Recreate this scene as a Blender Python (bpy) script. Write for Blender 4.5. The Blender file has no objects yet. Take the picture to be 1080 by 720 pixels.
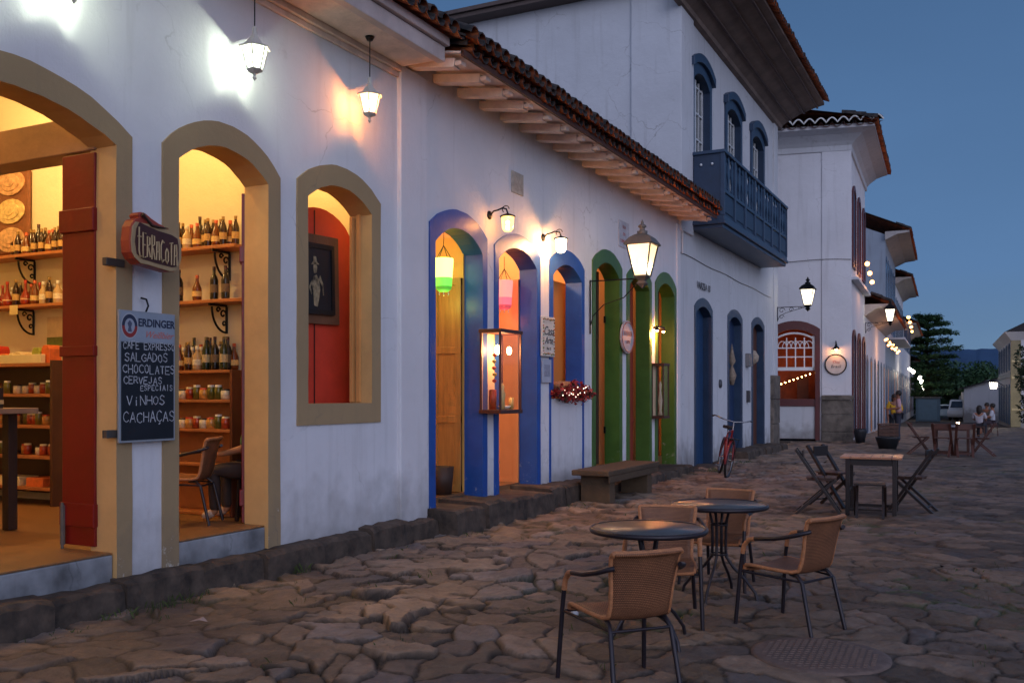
import bpy, bmesh, math, random
import numpy as np
from mathutils import Vector, Matrix
rnd = random.Random(7)
PI = math.pi
scene = bpy.context.scene
COL = scene.collection
R = math.radians

# ------------------------------------------------------------------ helpers
def hexc(h):
    h = h.lstrip('#')
    v = [int(h[i:i+2], 16)/255 for i in (0, 2, 4)]
    return tuple((c/12.92 if c <= .04045 else ((c+.055)/1.055)**2.4) for c in v)

def tag(o, label=None, cat=None, group=None, kind=None):
    if label: o['label'] = label
    if cat: o['category'] = cat
    if group: o['group'] = group
    if kind: o['kind'] = kind
    return o

def thing(name, label=None, cat=None, loc=(0, 0, 0), rz=0, group=None, kind=None, scale=1):
    o = bpy.data.objects.new(name, None)
    o.empty_display_size = .1
    COL.objects.link(o)
    o.location = loc
    o.rotation_euler = (0, 0, rz)
    o.scale = (scale,)*3
    return tag(o, label, cat, group, kind)

def kids(o):
    return [c for c in bpy.data.objects if c.parent == o]

def copy_tree(o, parent=None):
    c = o.copy()
    COL.objects.link(c)
    c.parent = parent
    for ch in kids(o):
        copy_tree(ch, c)
    return c

def dup(o, loc, rz=None, label=None):
    c = copy_tree(o)
    c.location = loc
    if rz is not None: c.rotation_euler = (c.rotation_euler[0], c.rotation_euler[1], rz)
    if label: c['label'] = label
    return c

class MB:
    def __init__(s, off=(0, 0, 0)):
        s.v = []; s.f = []; s.m = []; s.sm = []; s.off = off
    def add(s, verts, faces, m=0, smooth=False):
        b = len(s.v)
        s.v += [tuple(p) for p in verts]
        for f in faces:
            s.f.append([i+b for i in f]); s.m.append(m); s.sm.append(smooth)
        return s
    def quad(s, a, b, c, d, m=0):
        return s.add([a, b, c, d], [(0, 1, 2, 3)], m)
    def box(s, x0, x1, y0, y1, z0, z1, m=0):
        v = [(x0,y0,z0),(x1,y0,z0),(x1,y1,z0),(x0,y1,z0),(x0,y0,z1),(x1,y0,z1),(x1,y1,z1),(x0,y1,z1)]
        return s.add(v, [(0,3,2,1),(4,5,6,7),(0,1,5,4),(1,2,6,5),(2,3,7,6),(3,0,4,7)], m)
    def bar(s, p, q, w, h=None, m=0, up=(0, 0, 1)):
        h = h or w
        p, q = Vector(p), Vector(q); d = (q-p).normalized(); u = Vector(up)
        if abs(d.dot(u)) > .98: u = Vector((0, 1, 0))
        a = d.cross(u).normalized()*(w/2); b = a.cross(d).normalized()*(h/2)
        v = [p-a-b, p+a-b, p+a+b, p-a+b, q-a-b, q+a-b, q+a+b, q-a+b]
        return s.add(v, [(0,3,2,1),(4,5,6,7),(0,1,5,4),(1,2,6,5),(2,3,7,6),(3,0,4,7)], m)
    def tube(s, pts, r, n=8, m=0, closed=False, caps=True):
        pts = [Vector(p) for p in pts]; k = len(pts)
        rs = r if isinstance(r, (list, tuple)) else [r]*k
        vs = []; prev = None
        for i, p in enumerate(pts):
            if closed: d = pts[(i+1) % k]-pts[i-1]
            else: d = pts[min(i+1, k-1)]-pts[max(i-1, 0)]
            d.normalize()
            if prev is None:
                u = Vector((0, 0, 1)) if abs(d.z) < .9 else Vector((1, 0, 0))
                a = d.cross(u).normalized()
            else:
                a = (prev-d*prev.dot(d)).normalized()
            prev = a; b = d.cross(a)
            for j in range(n):
                t = 2*PI*j/n
                vs.append(p+a*math.cos(t)*rs[i]+b*math.sin(t)*rs[i])
        fs = []
        for i in range(k if closed else k-1):
            for j in range(n):
                i2 = (i+1) % k
                fs.append((i*n+j, i2*n+j, i2*n+(j+1) % n, i*n+(j+1) % n))
        s.add(vs, fs, m, True)
        if caps and not closed:
            s.add(vs[:n], [tuple(range(n))], m); s.add(vs[-n:], [tuple(range(n))[::-1]], m)
        return s
    def lathe(s, prof, c=(0, 0, 0), n=16, m=0, smooth=True, ms=None, sx=1, sy=1, a0=0):
        vs = []; k = len(prof)
        for r, z in prof:
            for j in range(n):
                t = a0+2*PI*j/n
                vs.append((c[0]+r*sx*math.cos(t), c[1]+r*sy*math.sin(t), c[2]+z))
        for i in range(k-1):
            fs = [(i*n+j, i*n+(j+1) % n, (i+1)*n+(j+1) % n, (i+1)*n+j) for j in range(n)]
            s.add([], [], 0)
            b = 0
            if i == 0: base = len(s.v); s.v += vs
            for f in fs:
                s.f.append([q+base for q in f]); s.m.append(ms[i] if ms else m); s.sm.append(smooth)
        return s
    def disc(s, r, z, c=(0, 0, 0), n=24, m=0):
        return s.add([(c[0]+r*math.cos(2*PI*j/n), c[1]+r*math.sin(2*PI*j/n), c[2]+z) for j in range(n)], [tuple(range(n))], m)
    def prism(s, poly, axis, a, b, m=0):
        """poly of (u,v) extruded along axis from a to b; axis x: (y,z)  y: (x,z)  z: (x,y)"""
        def P(u, v, w):
            return {'x': (w, u, v), 'y': (u, w, v), 'z': (u, v, w)}[axis]
        n = len(poly)
        vs = [P(u, v, a) for u, v in poly]+[P(u, v, b) for u, v in poly]
        fs = [tuple(range(n)), tuple(range(n, 2*n))[::-1]]+[(i, i+n, (i+1) % n+n, (i+1) % n) for i in range(n)]
        return s.add(vs, fs, m)
    def sphere(s, c, r, n=10, k=7, m=0, sz=1):
        return s.lathe([(max(1e-4, r*math.sin(PI*i/k)), -r*sz*math.cos(PI*i/k)) for i in range(k+1)], c, n, m)
    def grid(s, P, nu, nv, m=0, smooth=True):
        vs = [P(i/nu, j/nv) for i in range(nu+1) for j in range(nv+1)]
        w = nv+1
        return s.add(vs, [(i*w+j, (i+1)*w+j, (i+1)*w+j+1, i*w+j+1) for i in range(nu) for j in range(nv)], m, smooth)
    def build(s, name, mats, parent=None, bevel=0, subsurf=0, solid=0, local=True):
        me = bpy.data.meshes.new(name)
        if not isinstance(mats, (list, tuple)): mats = [mats]
        v = s.v
        if any(s.off): v = [(p[0]-s.off[0], p[1]-s.off[1], p[2]-s.off[2]) for p in v]
        me.from_pydata(v, [], s.f)
        for m in mats: me.materials.append(m)
        me.polygons.foreach_set('material_index', s.m)
        me.polygons.foreach_set('use_smooth', s.sm)
        me.update()
        bm = bmesh.new(); bm.from_mesh(me)
        bmesh.ops.recalc_face_normals(bm, faces=bm.faces)
        bm.to_mesh(me); bm.free()
        o = bpy.data.objects.new(name, me); COL.objects.link(o)
        if parent: o.parent = parent
        if solid:
            md = o.modifiers.new('s', 'SOLIDIFY'); md.thickness = solid; md.offset = 0
        if bevel:
            md = o.modifiers.new('b', 'BEVEL'); md.width = bevel; md.segments = 2; md.limit_method = 'ANGLE'; md.angle_limit = R(40)
            md.harden_normals = False
        if subsurf:
            md = o.modifiers.new('u', 'SUBSURF'); md.levels = md.render_levels = subsurf
        return o

# ------------------------------------------------------------------ materials
def newmat(name):
    m = bpy.data.materials.new(name); m.use_nodes = True
    nt = m.node_tree; b = nt.nodes['Principled BSDF']
    return m, nt, b

def setc(b, c): b.inputs['Base Color'].default_value = (*c, 1)

def mat(name, col, rough=.6, var=.18, scale=4, bump=0., bscale=30, metal=0., stretch=(1, 1, 1), spec=.5, tint=None, coat=0):
    """base colour broken up by two noises, a bump and a roughness variation"""
    m, nt, b = newmat(name)
    c = hexc(col) if isinstance(col, str) else col
    N, L = nt.nodes, nt.links
    tc = N.new('ShaderNodeTexCoord'); mp = N.new('ShaderNodeMapping'); mp.inputs['Scale'].default_value = stretch
    L.new(tc.outputs['Object'], mp.inputs['Vector'])
    n1 = N.new('ShaderNodeTexNoise'); n1.inputs['Scale'].default_value = scale; n1.inputs['Detail'].default_value = 6
    n1.inputs['Roughness'].default_value = .65
    L.new(mp.outputs[0], n1.inputs['Vector'])
    rp = N.new('ShaderNodeValToRGB')
    lo = tuple(x*(1-var) for x in c) if not tint else hexc(tint)
    hi = tuple(min(1, x*(1+var)) for x in c)
    rp.color_ramp.elements[0].color = (*lo, 1); rp.color_ramp.elements[0].position = .3
    rp.color_ramp.elements[1].color = (*hi, 1); rp.color_ramp.elements[1].position = .7
    L.new(n1.outputs['Fac'], rp.inputs[0]); L.new(rp.outputs[0], b.inputs['Base Color'])
    mr = N.new('ShaderNodeMapRange'); mr.inputs[3].default_value = max(0, rough-.1); mr.inputs[4].default_value = min(1, rough+.1)
    L.new(n1.outputs['Fac'], mr.inputs[0]); L.new(mr.outputs[0], b.inputs['Roughness'])
    b.inputs['Metallic'].default_value = metal
    b.inputs['Specular IOR Level'].default_value = spec
    b.inputs['Coat Weight'].default_value = coat
    if bump:
        n2 = N.new('ShaderNodeTexNoise'); n2.inputs['Scale'].default_value = bscale; n2.inputs['Detail'].default_value = 5
        L.new(mp.outputs[0], n2.inputs['Vector'])
        bp = N.new('ShaderNodeBump'); bp.inputs['Strength'].default_value = bump; bp.inputs['Distance'].default_value = .02
        L.new(n2.outputs['Fac'], bp.inputs['Height']); L.new(bp.outputs[0], b.inputs['Normal'])
    return m

def chipped(m, chip, amount=.66):
    """scuffs and chips through an existing paint"""
    nt = m.node_tree; N, L = nt.nodes, nt.links; b = N['Principled BSDF']
    src = b.inputs['Base Color'].links[0].from_socket
    geo = N.new('ShaderNodeNewGeometry'); n = N.new('ShaderNodeTexNoise'); n.inputs['Scale'].default_value = 7; n.inputs['Detail'].default_value = 10; n.inputs['Roughness'].default_value = .8
    L.new(geo.outputs['Position'], n.inputs['Vector'])
    r = N.new('ShaderNodeMapRange'); r.inputs[1].default_value = amount; r.inputs[2].default_value = amount+.03; r.inputs[4].default_value = .7; L.new(n.outputs['Fac'], r.inputs[0])
    s = N.new('ShaderNodeSeparateXYZ'); L.new(geo.outputs['Position'], s.inputs[0])
    z = N.new('ShaderNodeMapRange'); z.inputs[1].default_value = .2; z.inputs[2].default_value = 1.1; z.inputs[3].default_value = .10; z.inputs[4].default_value = 0; L.new(s.outputs['Z'], z.inputs[0])
    ad = N.new('ShaderNodeMath'); L.new(n.outputs['Fac'], ad.inputs[0]); L.new(z.outputs[0], ad.inputs[1]); L.new(ad.outputs[0], r.inputs[0])
    mx = N.new('ShaderNodeMix'); mx.data_type = 'RGBA'; L.new(r.outputs[0], mx.inputs['Factor']); L.new(src, mx.inputs['A']); mx.inputs['B'].default_value = (*hexc(chip), 1)
    L.new(mx.outputs['Result'], b.inputs['Base Color']); return m

def plaster(name, col, stain='#6a6560', base_z=.3, amount=.5):
    """hand-trowelled lime wash: blotches, hairline streaks and a damp dirty foot"""
    m, nt, b = newmat(name)
    N, L = nt.nodes, nt.links
    c = hexc(col)
    geo = N.new('ShaderNodeNewGeometry')
    sep = N.new('ShaderNodeSeparateXYZ'); L.new(geo.outputs['Position'], sep.inputs[0])
    n1 = N.new('ShaderNodeTexNoise'); n1.inputs['Scale'].default_value = .9; n1.inputs['Detail'].default_value = 8; n1.inputs['Roughness'].default_value = .6
    L.new(geo.outputs['Position'], n1.inputs['Vector'])
    rp = N.new('ShaderNodeValToRGB')
    rp.color_ramp.elements[0].position = .25; rp.color_ramp.elements[0].color = (*[x*.86 for x in c], 1)
    rp.color_ramp.elements[1].position = .7; rp.color_ramp.elements[1].color = (*c, 1)
    L.new(n1.outputs['Fac'], rp.inputs[0])
    # rain streaks
    mp = N.new('ShaderNodeMapping'); mp.inputs['Scale'].default_value = (5, 5, .35)
    L.new(geo.outputs['Position'], mp.inputs['Vector'])
    n3 = N.new('ShaderNodeTexNoise'); n3.inputs['Scale'].default_value = 1.2; n3.inputs['Detail'].default_value = 7
    L.new(mp.outputs[0], n3.inputs['Vector'])
    r3 = N.new('ShaderNodeMapRange'); r3.inputs[1].default_value = .56; r3.inputs[2].default_value = .85; r3.inputs[3].default_value = 0; r3.inputs[4].default_value = .42*amount
    L.new(n3.outputs['Fac'], r3.inputs[0])
    mx = N.new('ShaderNodeMix'); mx.data_type = 'RGBA'
    L.new(r3.outputs[0], mx.inputs['Factor']); L.new(rp.outputs[0], mx.inputs['A']); mx.inputs['B'].default_value = (*hexc(stain), 1)
    # dirty foot
    nf = N.new('ShaderNodeTexNoise'); nf.inputs['Scale'].default_value = 3.5; nf.inputs['Detail'].default_value = 8
    L.new(geo.outputs['Position'], nf.inputs['Vector'])
    ma = N.new('ShaderNodeMath'); ma.operation = 'MULTIPLY_ADD'; ma.inputs[1].default_value = -1.3; ma.inputs[2].default_value = .65
    L.new(nf.outputs['Fac'], ma.inputs[0])
    mb_ = N.new('ShaderNodeMath'); mb_.operation = 'ADD'; L.new(sep.outputs['Z'], mb_.inputs[0]); L.new(ma.outputs[0], mb_.inputs[1])
    rz = N.new('ShaderNodeMapRange'); rz.inputs[1].default_value = base_z; rz.inputs[2].default_value = base_z+.7; rz.inputs[3].default_value = .8*amount; rz.inputs[4].default_value = 0
    L.new(mb_.outputs[0], rz.inputs[0])
    m2 = N.new('ShaderNodeMix'); m2.data_type = 'RGBA'
    L.new(rz.outputs[0], m2.inputs['Factor']); L.new(mx.outputs['Result'], m2.inputs['A']); m2.inputs['B'].default_value = (*hexc(stain), 1)
    vo = N.new('ShaderNodeTexVoronoi'); vo.feature = 'DISTANCE_TO_EDGE'; vo.inputs['Scale'].default_value = .8
    wn = N.new('ShaderNodeTexNoise'); wn.inputs['Scale'].default_value = 2.5; wn.inputs['Detail'].default_value = 5; L.new(geo.outputs['Position'], wn.inputs['Vector'])
    va = N.new('ShaderNodeVectorMath'); va.operation = 'MULTIPLY_ADD'; va.inputs[1].default_value = (.5, .5, .5); L.new(wn.outputs['Color'], va.inputs[0]); L.new(geo.outputs['Position'], va.inputs[2]); L.new(va.outputs[0], vo.inputs['Vector'])
    c1 = N.new('ShaderNodeMapRange'); c1.inputs[1].default_value = .0; c1.inputs[2].default_value = .008; c1.inputs[3].default_value = 1; c1.inputs[4].default_value = 0; L.new(vo.outputs['Distance'], c1.inputs[0])
    c2 = N.new('ShaderNodeMapRange'); c2.inputs[1].default_value = .5; c2.inputs[2].default_value = .62; c2.inputs[4].default_value = .55*amount; L.new(n1.outputs['Fac'], c2.inputs[0])
    c3 = N.new('ShaderNodeMath'); c3.operation = 'MULTIPLY'; L.new(c1.outputs[0], c3.inputs[0]); L.new(c2.outputs[0], c3.inputs[1])
    m3 = N.new('ShaderNodeMix'); m3.data_type = 'RGBA'; L.new(c3.outputs[0], m3.inputs['Factor']); L.new(m2.outputs['Result'], m3.inputs['A']); m3.inputs['B'].default_value = (*hexc(stain), 1)
    # patched and rubbed spots
    pn = N.new('ShaderNodeTexNoise'); pn.inputs['Scale'].default_value = 2.2; pn.inputs['Detail'].default_value = 10; pn.inputs['Roughness'].default_value = .75; L.new(geo.outputs['Position'], pn.inputs['Vector'])
    p1 = N.new('ShaderNodeMapRange'); p1.inputs[1].default_value = .62; p1.inputs[2].default_value = .70; p1.inputs[4].default_value = .22*amount; L.new(pn.outputs['Fac'], p1.inputs[0])
    m4 = N.new('ShaderNodeMix'); m4.data_type = 'RGBA'; L.new(p1.outputs[0], m4.inputs['Factor']); L.new(m3.outputs['Result'], m4.inputs['A']); m4.inputs['B'].default_value = (*hexc(stain), 1)
    L.new(m4.outputs['Result'], b.inputs['Base Color'])
    b.inputs['Roughness'].default_value = .85; b.inputs['Specular IOR Level'].default_value = .25
    n2 = N.new('ShaderNodeTexNoise'); n2.inputs['Scale'].default_value = 7; n2.inputs['Detail'].default_value = 7; n2.inputs['Roughness'].default_value = .7
    L.new(geo.outputs['Position'], n2.inputs['Vector'])
    bp = N.new('ShaderNodeBump'); bp.inputs['Strength'].default_value = .35; bp.inputs['Distance'].default_value = .03
    L.new(n2.outputs['Fac'], bp.inputs['Height']); L.new(bp.outputs[0], b.inputs['Normal'])
    return m

def emis(name, col, strength):
    m, nt, b = newmat(name)
    c = hexc(col) if isinstance(col, str) else col
    setc(b, c); b.inputs['Emission Color'].default_value = (*c, 1); b.inputs['Emission Strength'].default_value = strength
    return m

def glassy(name, col=(1, 1, 1), alpha=.75, glow=None, gs=0, rough=.05):
    """thin pane: part transparent, part glossy, optionally glowing (frosted lamp glass)"""
    m = bpy.data.materials.new(name); m.use_nodes = True
    nt = m.node_tree; N, L = nt.nodes, nt.links; N.clear()
    out = N.new('ShaderNodeOutputMaterial')
    tr = N.new('ShaderNodeBsdfTransparent'); tr.inputs[0].default_value = (*col, 1)
    gl = N.new('ShaderNodeBsdfGlossy'); gl.inputs['Roughness'].default_value = rough; gl.inputs[0].default_value = (.9, .9, .9, 1)
    mx = N.new('ShaderNodeMixShader'); mx.inputs[0].default_value = 1-alpha
    L.new(tr.outputs[0], mx.inputs[1]); L.new(gl.outputs[0], mx.inputs[2])
    last = mx
    if glow:
        em = N.new('ShaderNodeEmission'); em.inputs[0].default_value = (*hexc(glow), 1); em.inputs[1].default_value = gs
        ad = N.new('ShaderNodeAddShader'); L.new(mx.outputs[0], ad.inputs[0]); L.new(em.outputs[0], ad.inputs[1]); last = ad
    L.new(last.outputs[0], out.inputs[0])
    return m

def weave(name, col, dark, sc=70):
    m, nt, b = newmat(name); N, L = nt.nodes, nt.links
    tc = N.new('ShaderNodeTexCoord')
    br = N.new('ShaderNodeTexBrick'); br.inputs['Scale'].default_value = sc
    br.inputs['Color1'].default_value = (*hexc(col), 1); br.inputs['Color2'].default_value = (*[x*.8 for x in hexc(col)], 1)
    br.inputs['Mortar'].default_value = (*hexc(dark), 1); br.inputs['Mortar Size'].default_value = .09
    br.inputs['Brick Width'].default_value = .6; br.inputs['Row Height'].default_value = .35
    L.new(tc.outputs['UV'], br.inputs['Vector']); 
    nz = N.new('ShaderNodeTexNoise'); nz.inputs['Scale'].default_value = 6; L.new(tc.outputs['Object'], nz.inputs['Vector'])
    mx = N.new('ShaderNodeMix'); mx.data_type = 'RGBA'; mx.blend_type = 'MULTIPLY'; mx.inputs['Factor'].default_value = .6
    L.new(br.outputs['Color'], mx.inputs['A']); L.new(nz.outputs['Fac'], mx.inputs['B'])
    L.new(mx.outputs['Result'], b.inputs['Base Color'])
    b.inputs['Roughness'].default_value = .55
    bp = N.new('ShaderNodeBump'); bp.inputs['Strength'].default_value = .5; bp.inputs['Distance'].default_value = .004
    L.new(br.outputs['Fac'], bp.inputs['Height']); bp.invert = True
    L.new(bp.outputs[0], b.inputs['Normal'])
    return m

def lamp(name, loc, col, power, r=.05, parent=None):
    ld = bpy.data.lights.new(name, 'POINT'); ld.color = hexc(col); ld.energy = power; ld.shadow_soft_size = r
    o = bpy.data.objects.new(name, ld); COL.objects.link(o); o.location = loc
    if parent: o.parent = parent
    return o

# ------------------------------------------------------------------ material library
WHITE = plaster('lime_wash_white', '#dcdce2', base_z=.12, amount=.6)
WHITE2 = plaster('old_lime_wash', '#ced0d6', base_z=.0, amount=.9)
CREAMFRAME = plaster('ochre_frame_paint', '#a68e6c', base_z=.0, amount=.6)
chipped(CREAMFRAME, '#c8c0b4', .67)
STEPWASH = plaster('worn_step_whitewash', '#a9adb4', stain='#2c2a2a', base_z=.0, amount=1.0)
INTCREAM = plaster('interior_cream', '#eee0be', base_z=-3, amount=.2)
INTORANGE = plaster('interior_orange', '#e0b078', base_z=-3, amount=.2)
BLUEP = mat('blue_gloss_paint', '#1f4f9e', .38, .16, 3, .15, 20)
GREENP = mat('green_gloss_paint', '#416528', .42, .18, 3, .15, 20)
chipped(BLUEP, '#9aa4b4'); chipped(GREENP, '#98a08c')
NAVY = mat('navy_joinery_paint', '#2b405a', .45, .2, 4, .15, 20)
NAVYDK = mat('dark_navy_paint', '#22354e', .5, .2, 4, .15, 20)  # darker navy for reveals, panels and rails
REDDOOR = mat('oxblood_door_paint', '#74090e', .4, .15, 3, .1, 20)
REDPANEL = mat('vermilion_shutter_paint', '#d0402c', .5, .15, 3, .1, 20)
WINERED = mat('wine_red_joinery', '#541a1c', .45, .2, 4, .1, 20)
WOOD = mat('brown_door_wood', '#a8783e', .5, .25, 3, .2, 30, stretch=(6, 6, .5))
WOODLT = mat('orange_leaf_paint', '#cf8c5a', .5, .1, 2, .05, 30)  # orange paint of the leaf in the second blue doorway
SHELFW = mat('shelf_board_wood', '#a8673c', .5, .2, 3, .1, 30)
DARKW = mat('dark_stained_wood', '#2a1c18', .5, .25, 5, .2, 40, stretch=(4, 4, 1))
BENCHW = mat('grey_weathered_wood', '#50402f', .75, .3, 5, .4, 40, stretch=(1, .3, 1))
BEAMW = mat('painted_beam_wood', '#a07c64', .6, .2, 3, .15, 30)
RAFTER = mat('pinkish_painted_rafters', '#dcc6b8', .7, .2, 4, .2, 20)
FASCIA = mat('lavender_painted_fascia', '#c4b4b0', .7, .15, 3, .2, 20)
TILE = None
IRON = mat('black_iron', '#15161a', .45, .2, 10, .1, 60, metal=.6)
CHAIRMETAL = mat('dark_enamelled_tube', '#2c262c', .35, .2, 10, .05, 60, metal=.3)
GREYLAMP = mat('grey_cast_lamp_metal', '#605c58', .5, .2, 10, .1, 60)
STONE = mat('granite_block', '#6e655c', .85, .35, 3, .9, 12, tint='#3f3a36')
STEPSTONE = mat('dark_kerb_stone', '#4e4239', .85, .45, 5, 1.0, 9, tint='#241f1c')
FLOORT = mat('worn_wood_floor', '#7c5838', .45, .25, 3, .1, 20, stretch=(1, 6, 1))
RATTAN = weave('rattan_weave', '#cc8a60', '#5e3822', 52)
RATTANP = mat('rattan_wrap', '#b5784f', .5, .3, 30, .5, 120)
BULBW = emis('white_bulb', '#fff2dc', 60)
BULBY = emis('warm_bulb', '#ffc27a', 40)
LAMPGLASS = glassy('frosted_lamp_glass', (1, .95, .85), .55, '#ffdca0', 1.0, rough=.4)
LAMPGLASSW = glassy('white_lamp_glass', (1, 1, 1), .8, '#f2ffe8', 3.0)
PANE = glassy('window_pane', (.8, .85, .9), .72)
BLACK = mat('black_paint', '#101013', .5, .2, 6, .05, 40)
SKYLOW = (.135, .240, .375); SKYMID = (.092, .19, .372); SKYHI = (.058, .128, .27); SKYTOP = (.05, .09, .19)
GLOW = (.80, .86, 1.20)
SKYS = 1.0
# ------------------------------------------------------------------ architecture helpers
def arc(yc, hw, zs, zp, n=16):
    rise = max(zp-zs, .001); rad = (hw*hw+rise*rise)/(2*rise)
    out = []
    for i in range(n+1):
        y = -hw+2*hw*i/n
        out.append((yc+y, zs+math.sqrt(max(rad*rad-y*y, 0))-(rad-rise)))
    return out

def op(y0, y1, z0, zs, zp):
    return dict(y0=y0, y1=y1, z0=z0, zs=zs, zp=zp, arc=arc((y0+y1)/2, (y1-y0)/2, zs, zp))

def wall_faces(mb, T, y0, y1, z0, z1, ops, m=0):
    """wall sheet with arched holes.  T(u, z) -> point"""
    ops = sorted(ops, key=lambda o: o['y0'])
    cur = y0
    for o in ops:
        if o['y0'] > cur: mb.quad(T(cur, z0), T(o['y0'], z0), T(o['y0'], z1), T(cur, z1), m)
        a = o['arc']
        for (ya, za), (yb, zb) in zip(a, a[1:]):
            mb.quad(T(ya, za), T(yb, zb), T(yb, z1), T(ya, z1), m)
        if o['z0'] > z0: mb.quad(T(o['y0'], z0), T(o['y1'], z0), T(o['y1'], o['z0']), T(o['y0'], o['z0']), m)
        cur = o['y1']
    if y1 > cur: mb.quad(T(cur, z0), T(y1, z0), T(y1, z1), T(cur, z1), m)

RJ = random.Random(99)
def ring(o, bottom):
    n = 9; a = o['arc']; j = lambda s=.005: RJ.uniform(-s, s)
    left = [(o['y0']+(j() if 0 < i else 0), o['z0']+(a[0][1]-o['z0'])*i/n) for i in range(n)]
    right = [(o['y1']+(j() if i < n else 0), a[-1][1]+(o['z0']-a[-1][1])*i/n) for i in range(1, n+1)]
    return left+[(y+j(.003), z+j(.004)) for y, z in a]+right

def surround_mesh(mb, T3, outer, inner, proud, depth, bottom=False, m=0, mr=1):
    """T3(u, z, w): w = out of the wall.  Front band, its outer edge and the reveal"""
    a, b = ring(outer, bottom), ring(inner, bottom)
    n = len(a); rng = range(n) if bottom else range(n-1)
    for i in rng:
        j = (i+1) % n
        mb.quad(T3(*a[i], proud), T3(*a[j], proud), T3(*b[j], proud), T3(*b[i], proud), m)
        mb.quad(T3(*a[i], -.01), T3(*a[j], -.01), T3(*a[j], proud), T3(*a[i], proud), m)
        mb.quad(T3(*b[i], proud), T3(*b[j], proud), T3(*b[j], -depth), T3(*b[i], -depth), mr)

def shrink(o, side, top, bot=0):
    return op(o['y0']+side, o['y1']-side, o['z0']+bot, o['zs']-top*.55, o['zp']-top)

def TX(x):   # wall whose face looks to +x
    return (lambda u, z: (x, u, z)), (lambda u, z, w: (x+w, u, z))

def leaf(parent, p, q, z0, z1, m, name='door_leaf', t=.045, rails=(), railm=None, top_arc=0, planks=0):
    """door leaf standing between plan points p and q"""
    p, q = Vector((*p, 0)), Vector((*q, 0)); d = q-p; L = d.length; d.normalize(); nn = Vector((-d.y, d.x, 0))
    mb = MB(parent.location if parent else (0, 0, 0))
    def P(u, z, w): v = p+d*u+nn*w; return (v.x, v.y, z)
    def slab(u0, u1, za, zb, w0, w1):
        v = [P(u0,za,w0),P(u1,za,w0),P(u1,za,w1),P(u0,za,w1),P(u0,zb,w0),P(u1,zb,w0),P(u1,zb,w1),P(u0,zb,w1)]
        mb.add(v, [(0,3,2,1),(4,5,6,7),(0,1,5,4),(1,2,6,5),(2,3,7,6),(3,0,4,7)], 0)
    if planks:
        for i in range(planks):
            slab(L*i/planks+.004, L*(i+1)/planks-.004, z0, z1, -t/2+(i % 2)*.004, t/2-(i % 2)*.004)
    else: slab(0, L, z0, z1, -t/2, t/2)
    for (za, zb, pr) in rails: slab(-.01, L+.01, za, zb, -t/2-pr, t/2+pr)
    return mb.build(name, m, parent, bevel=.006)

def panel_rails(parent, p, q, z0, z1, m, cols=1, rows=3, name='door_leaf'):
    """frame-and-panel leaf: stiles and rails proud of recessed panels"""
    p, q = Vector((*p, 0)), Vector((*q, 0)); d = q-p; L = d.length; d.normalize(); nn = Vector((-d.y, d.x, 0))
    mb = MB(parent.location if parent else (0, 0, 0))
    def slab(u0, u1, za, zb, w0, w1):
        def P(u, z, w): v = p+d*u+nn*w; return (v.x, v.y, z)
        v = [P(u0,za,w0),P(u1,za,w0),P(u1,za,w1),P(u0,za,w1),P(u0,zb,w0),P(u1,zb,w0),P(u1,zb,w1),P(u0,zb,w1)]
        mb.add(v, [(0,3,2,1),(4,5,6,7),(0,1,5,4),(1,2,6,5),(2,3,7,6),(3,0,4,7)], 0)
    s = min(.1, L*.2)
    slab(0, L, z0, z1, -.012, .012)
    for c in range(cols+1):
        u = (L-s)*c/cols; slab(u, u+s, z0, z1, -.025, .025)
    for r in range(rows+1):
        z = z0+(z1-z0-s)*r/rows; slab(0, L, z, z+s, -.024, .024)
    return mb.build(name, m, parent, bevel=.004)

def tile_material():
    m, nt, b = newmat('weathered_clay_tile'); N, L = nt.nodes, nt.links
    geo = N.new('ShaderNodeNewGeometry'); sep = N.new('ShaderNodeSeparateXYZ'); L.new(geo.outputs['Normal'], sep.inputs[0])
    n1 = N.new('ShaderNodeTexNoise'); n1.inputs['Scale'].default_value = 4; n1.inputs['Detail'].default_value = 8; L.new(geo.outputs['Position'], n1.inputs['Vector'])
    clay = N.new('ShaderNodeValToRGB'); clay.color_ramp.elements[0].color = (*hexc('#84401f'), 1); clay.color_ramp.elements[1].color = (*hexc('#cf6c3a'), 1)
    clay.color_ramp.elements[0].position = .35; clay.color_ramp.elements[1].position = .65
    L.new(n1.outputs['Fac'], clay.inputs[0])
    n2 = N.new('ShaderNodeTexNoise'); n2.inputs['Scale'].default_value = 9; n2.inputs['Detail'].default_value = 8; L.new(geo.outputs['Position'], n2.inputs['Vector'])
    dirt = N.new('ShaderNodeValToRGB'); dirt.color_ramp.elements[0].color = (.012, .012, .014, 1); dirt.color_ramp.elements[1].color = (.075, .055, .045, 1)
    dirt.color_ramp.elements[0].position = .4; dirt.color_ramp.elements[1].position = .75
    L.new(n2.outputs['Fac'], dirt.inputs[0])
    ad = N.new('ShaderNodeMath'); ad.operation = 'MULTIPLY_ADD'; ad.inputs[1].default_value = .8; ad.inputs[2].default_value = -.3
    L.new(n2.outputs['Fac'], ad.inputs[0])
    a2 = N.new('ShaderNodeMath'); L.new(sep.outputs['Z'], a2.inputs[0]); L.new(ad.outputs[0], a2.inputs[1])
    mr = N.new('ShaderNodeMapRange'); mr.inputs[1].default_value = -.35; mr.inputs[2].default_value = .05; L.new(a2.outputs[0], mr.inputs[0])
    mx = N.new('ShaderNodeMix'); mx.data_type = 'RGBA'; L.new(mr.outputs[0], mx.inputs['Factor']); L.new(clay.outputs[0], mx.inputs['A']); L.new(dirt.outputs[0], mx.inputs['B'])
    L.new(mx.outputs['Result'], b.inputs['Base Color']); b.inputs['Roughness'].default_value = .9
    return m
TILE = tile_material()
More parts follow.
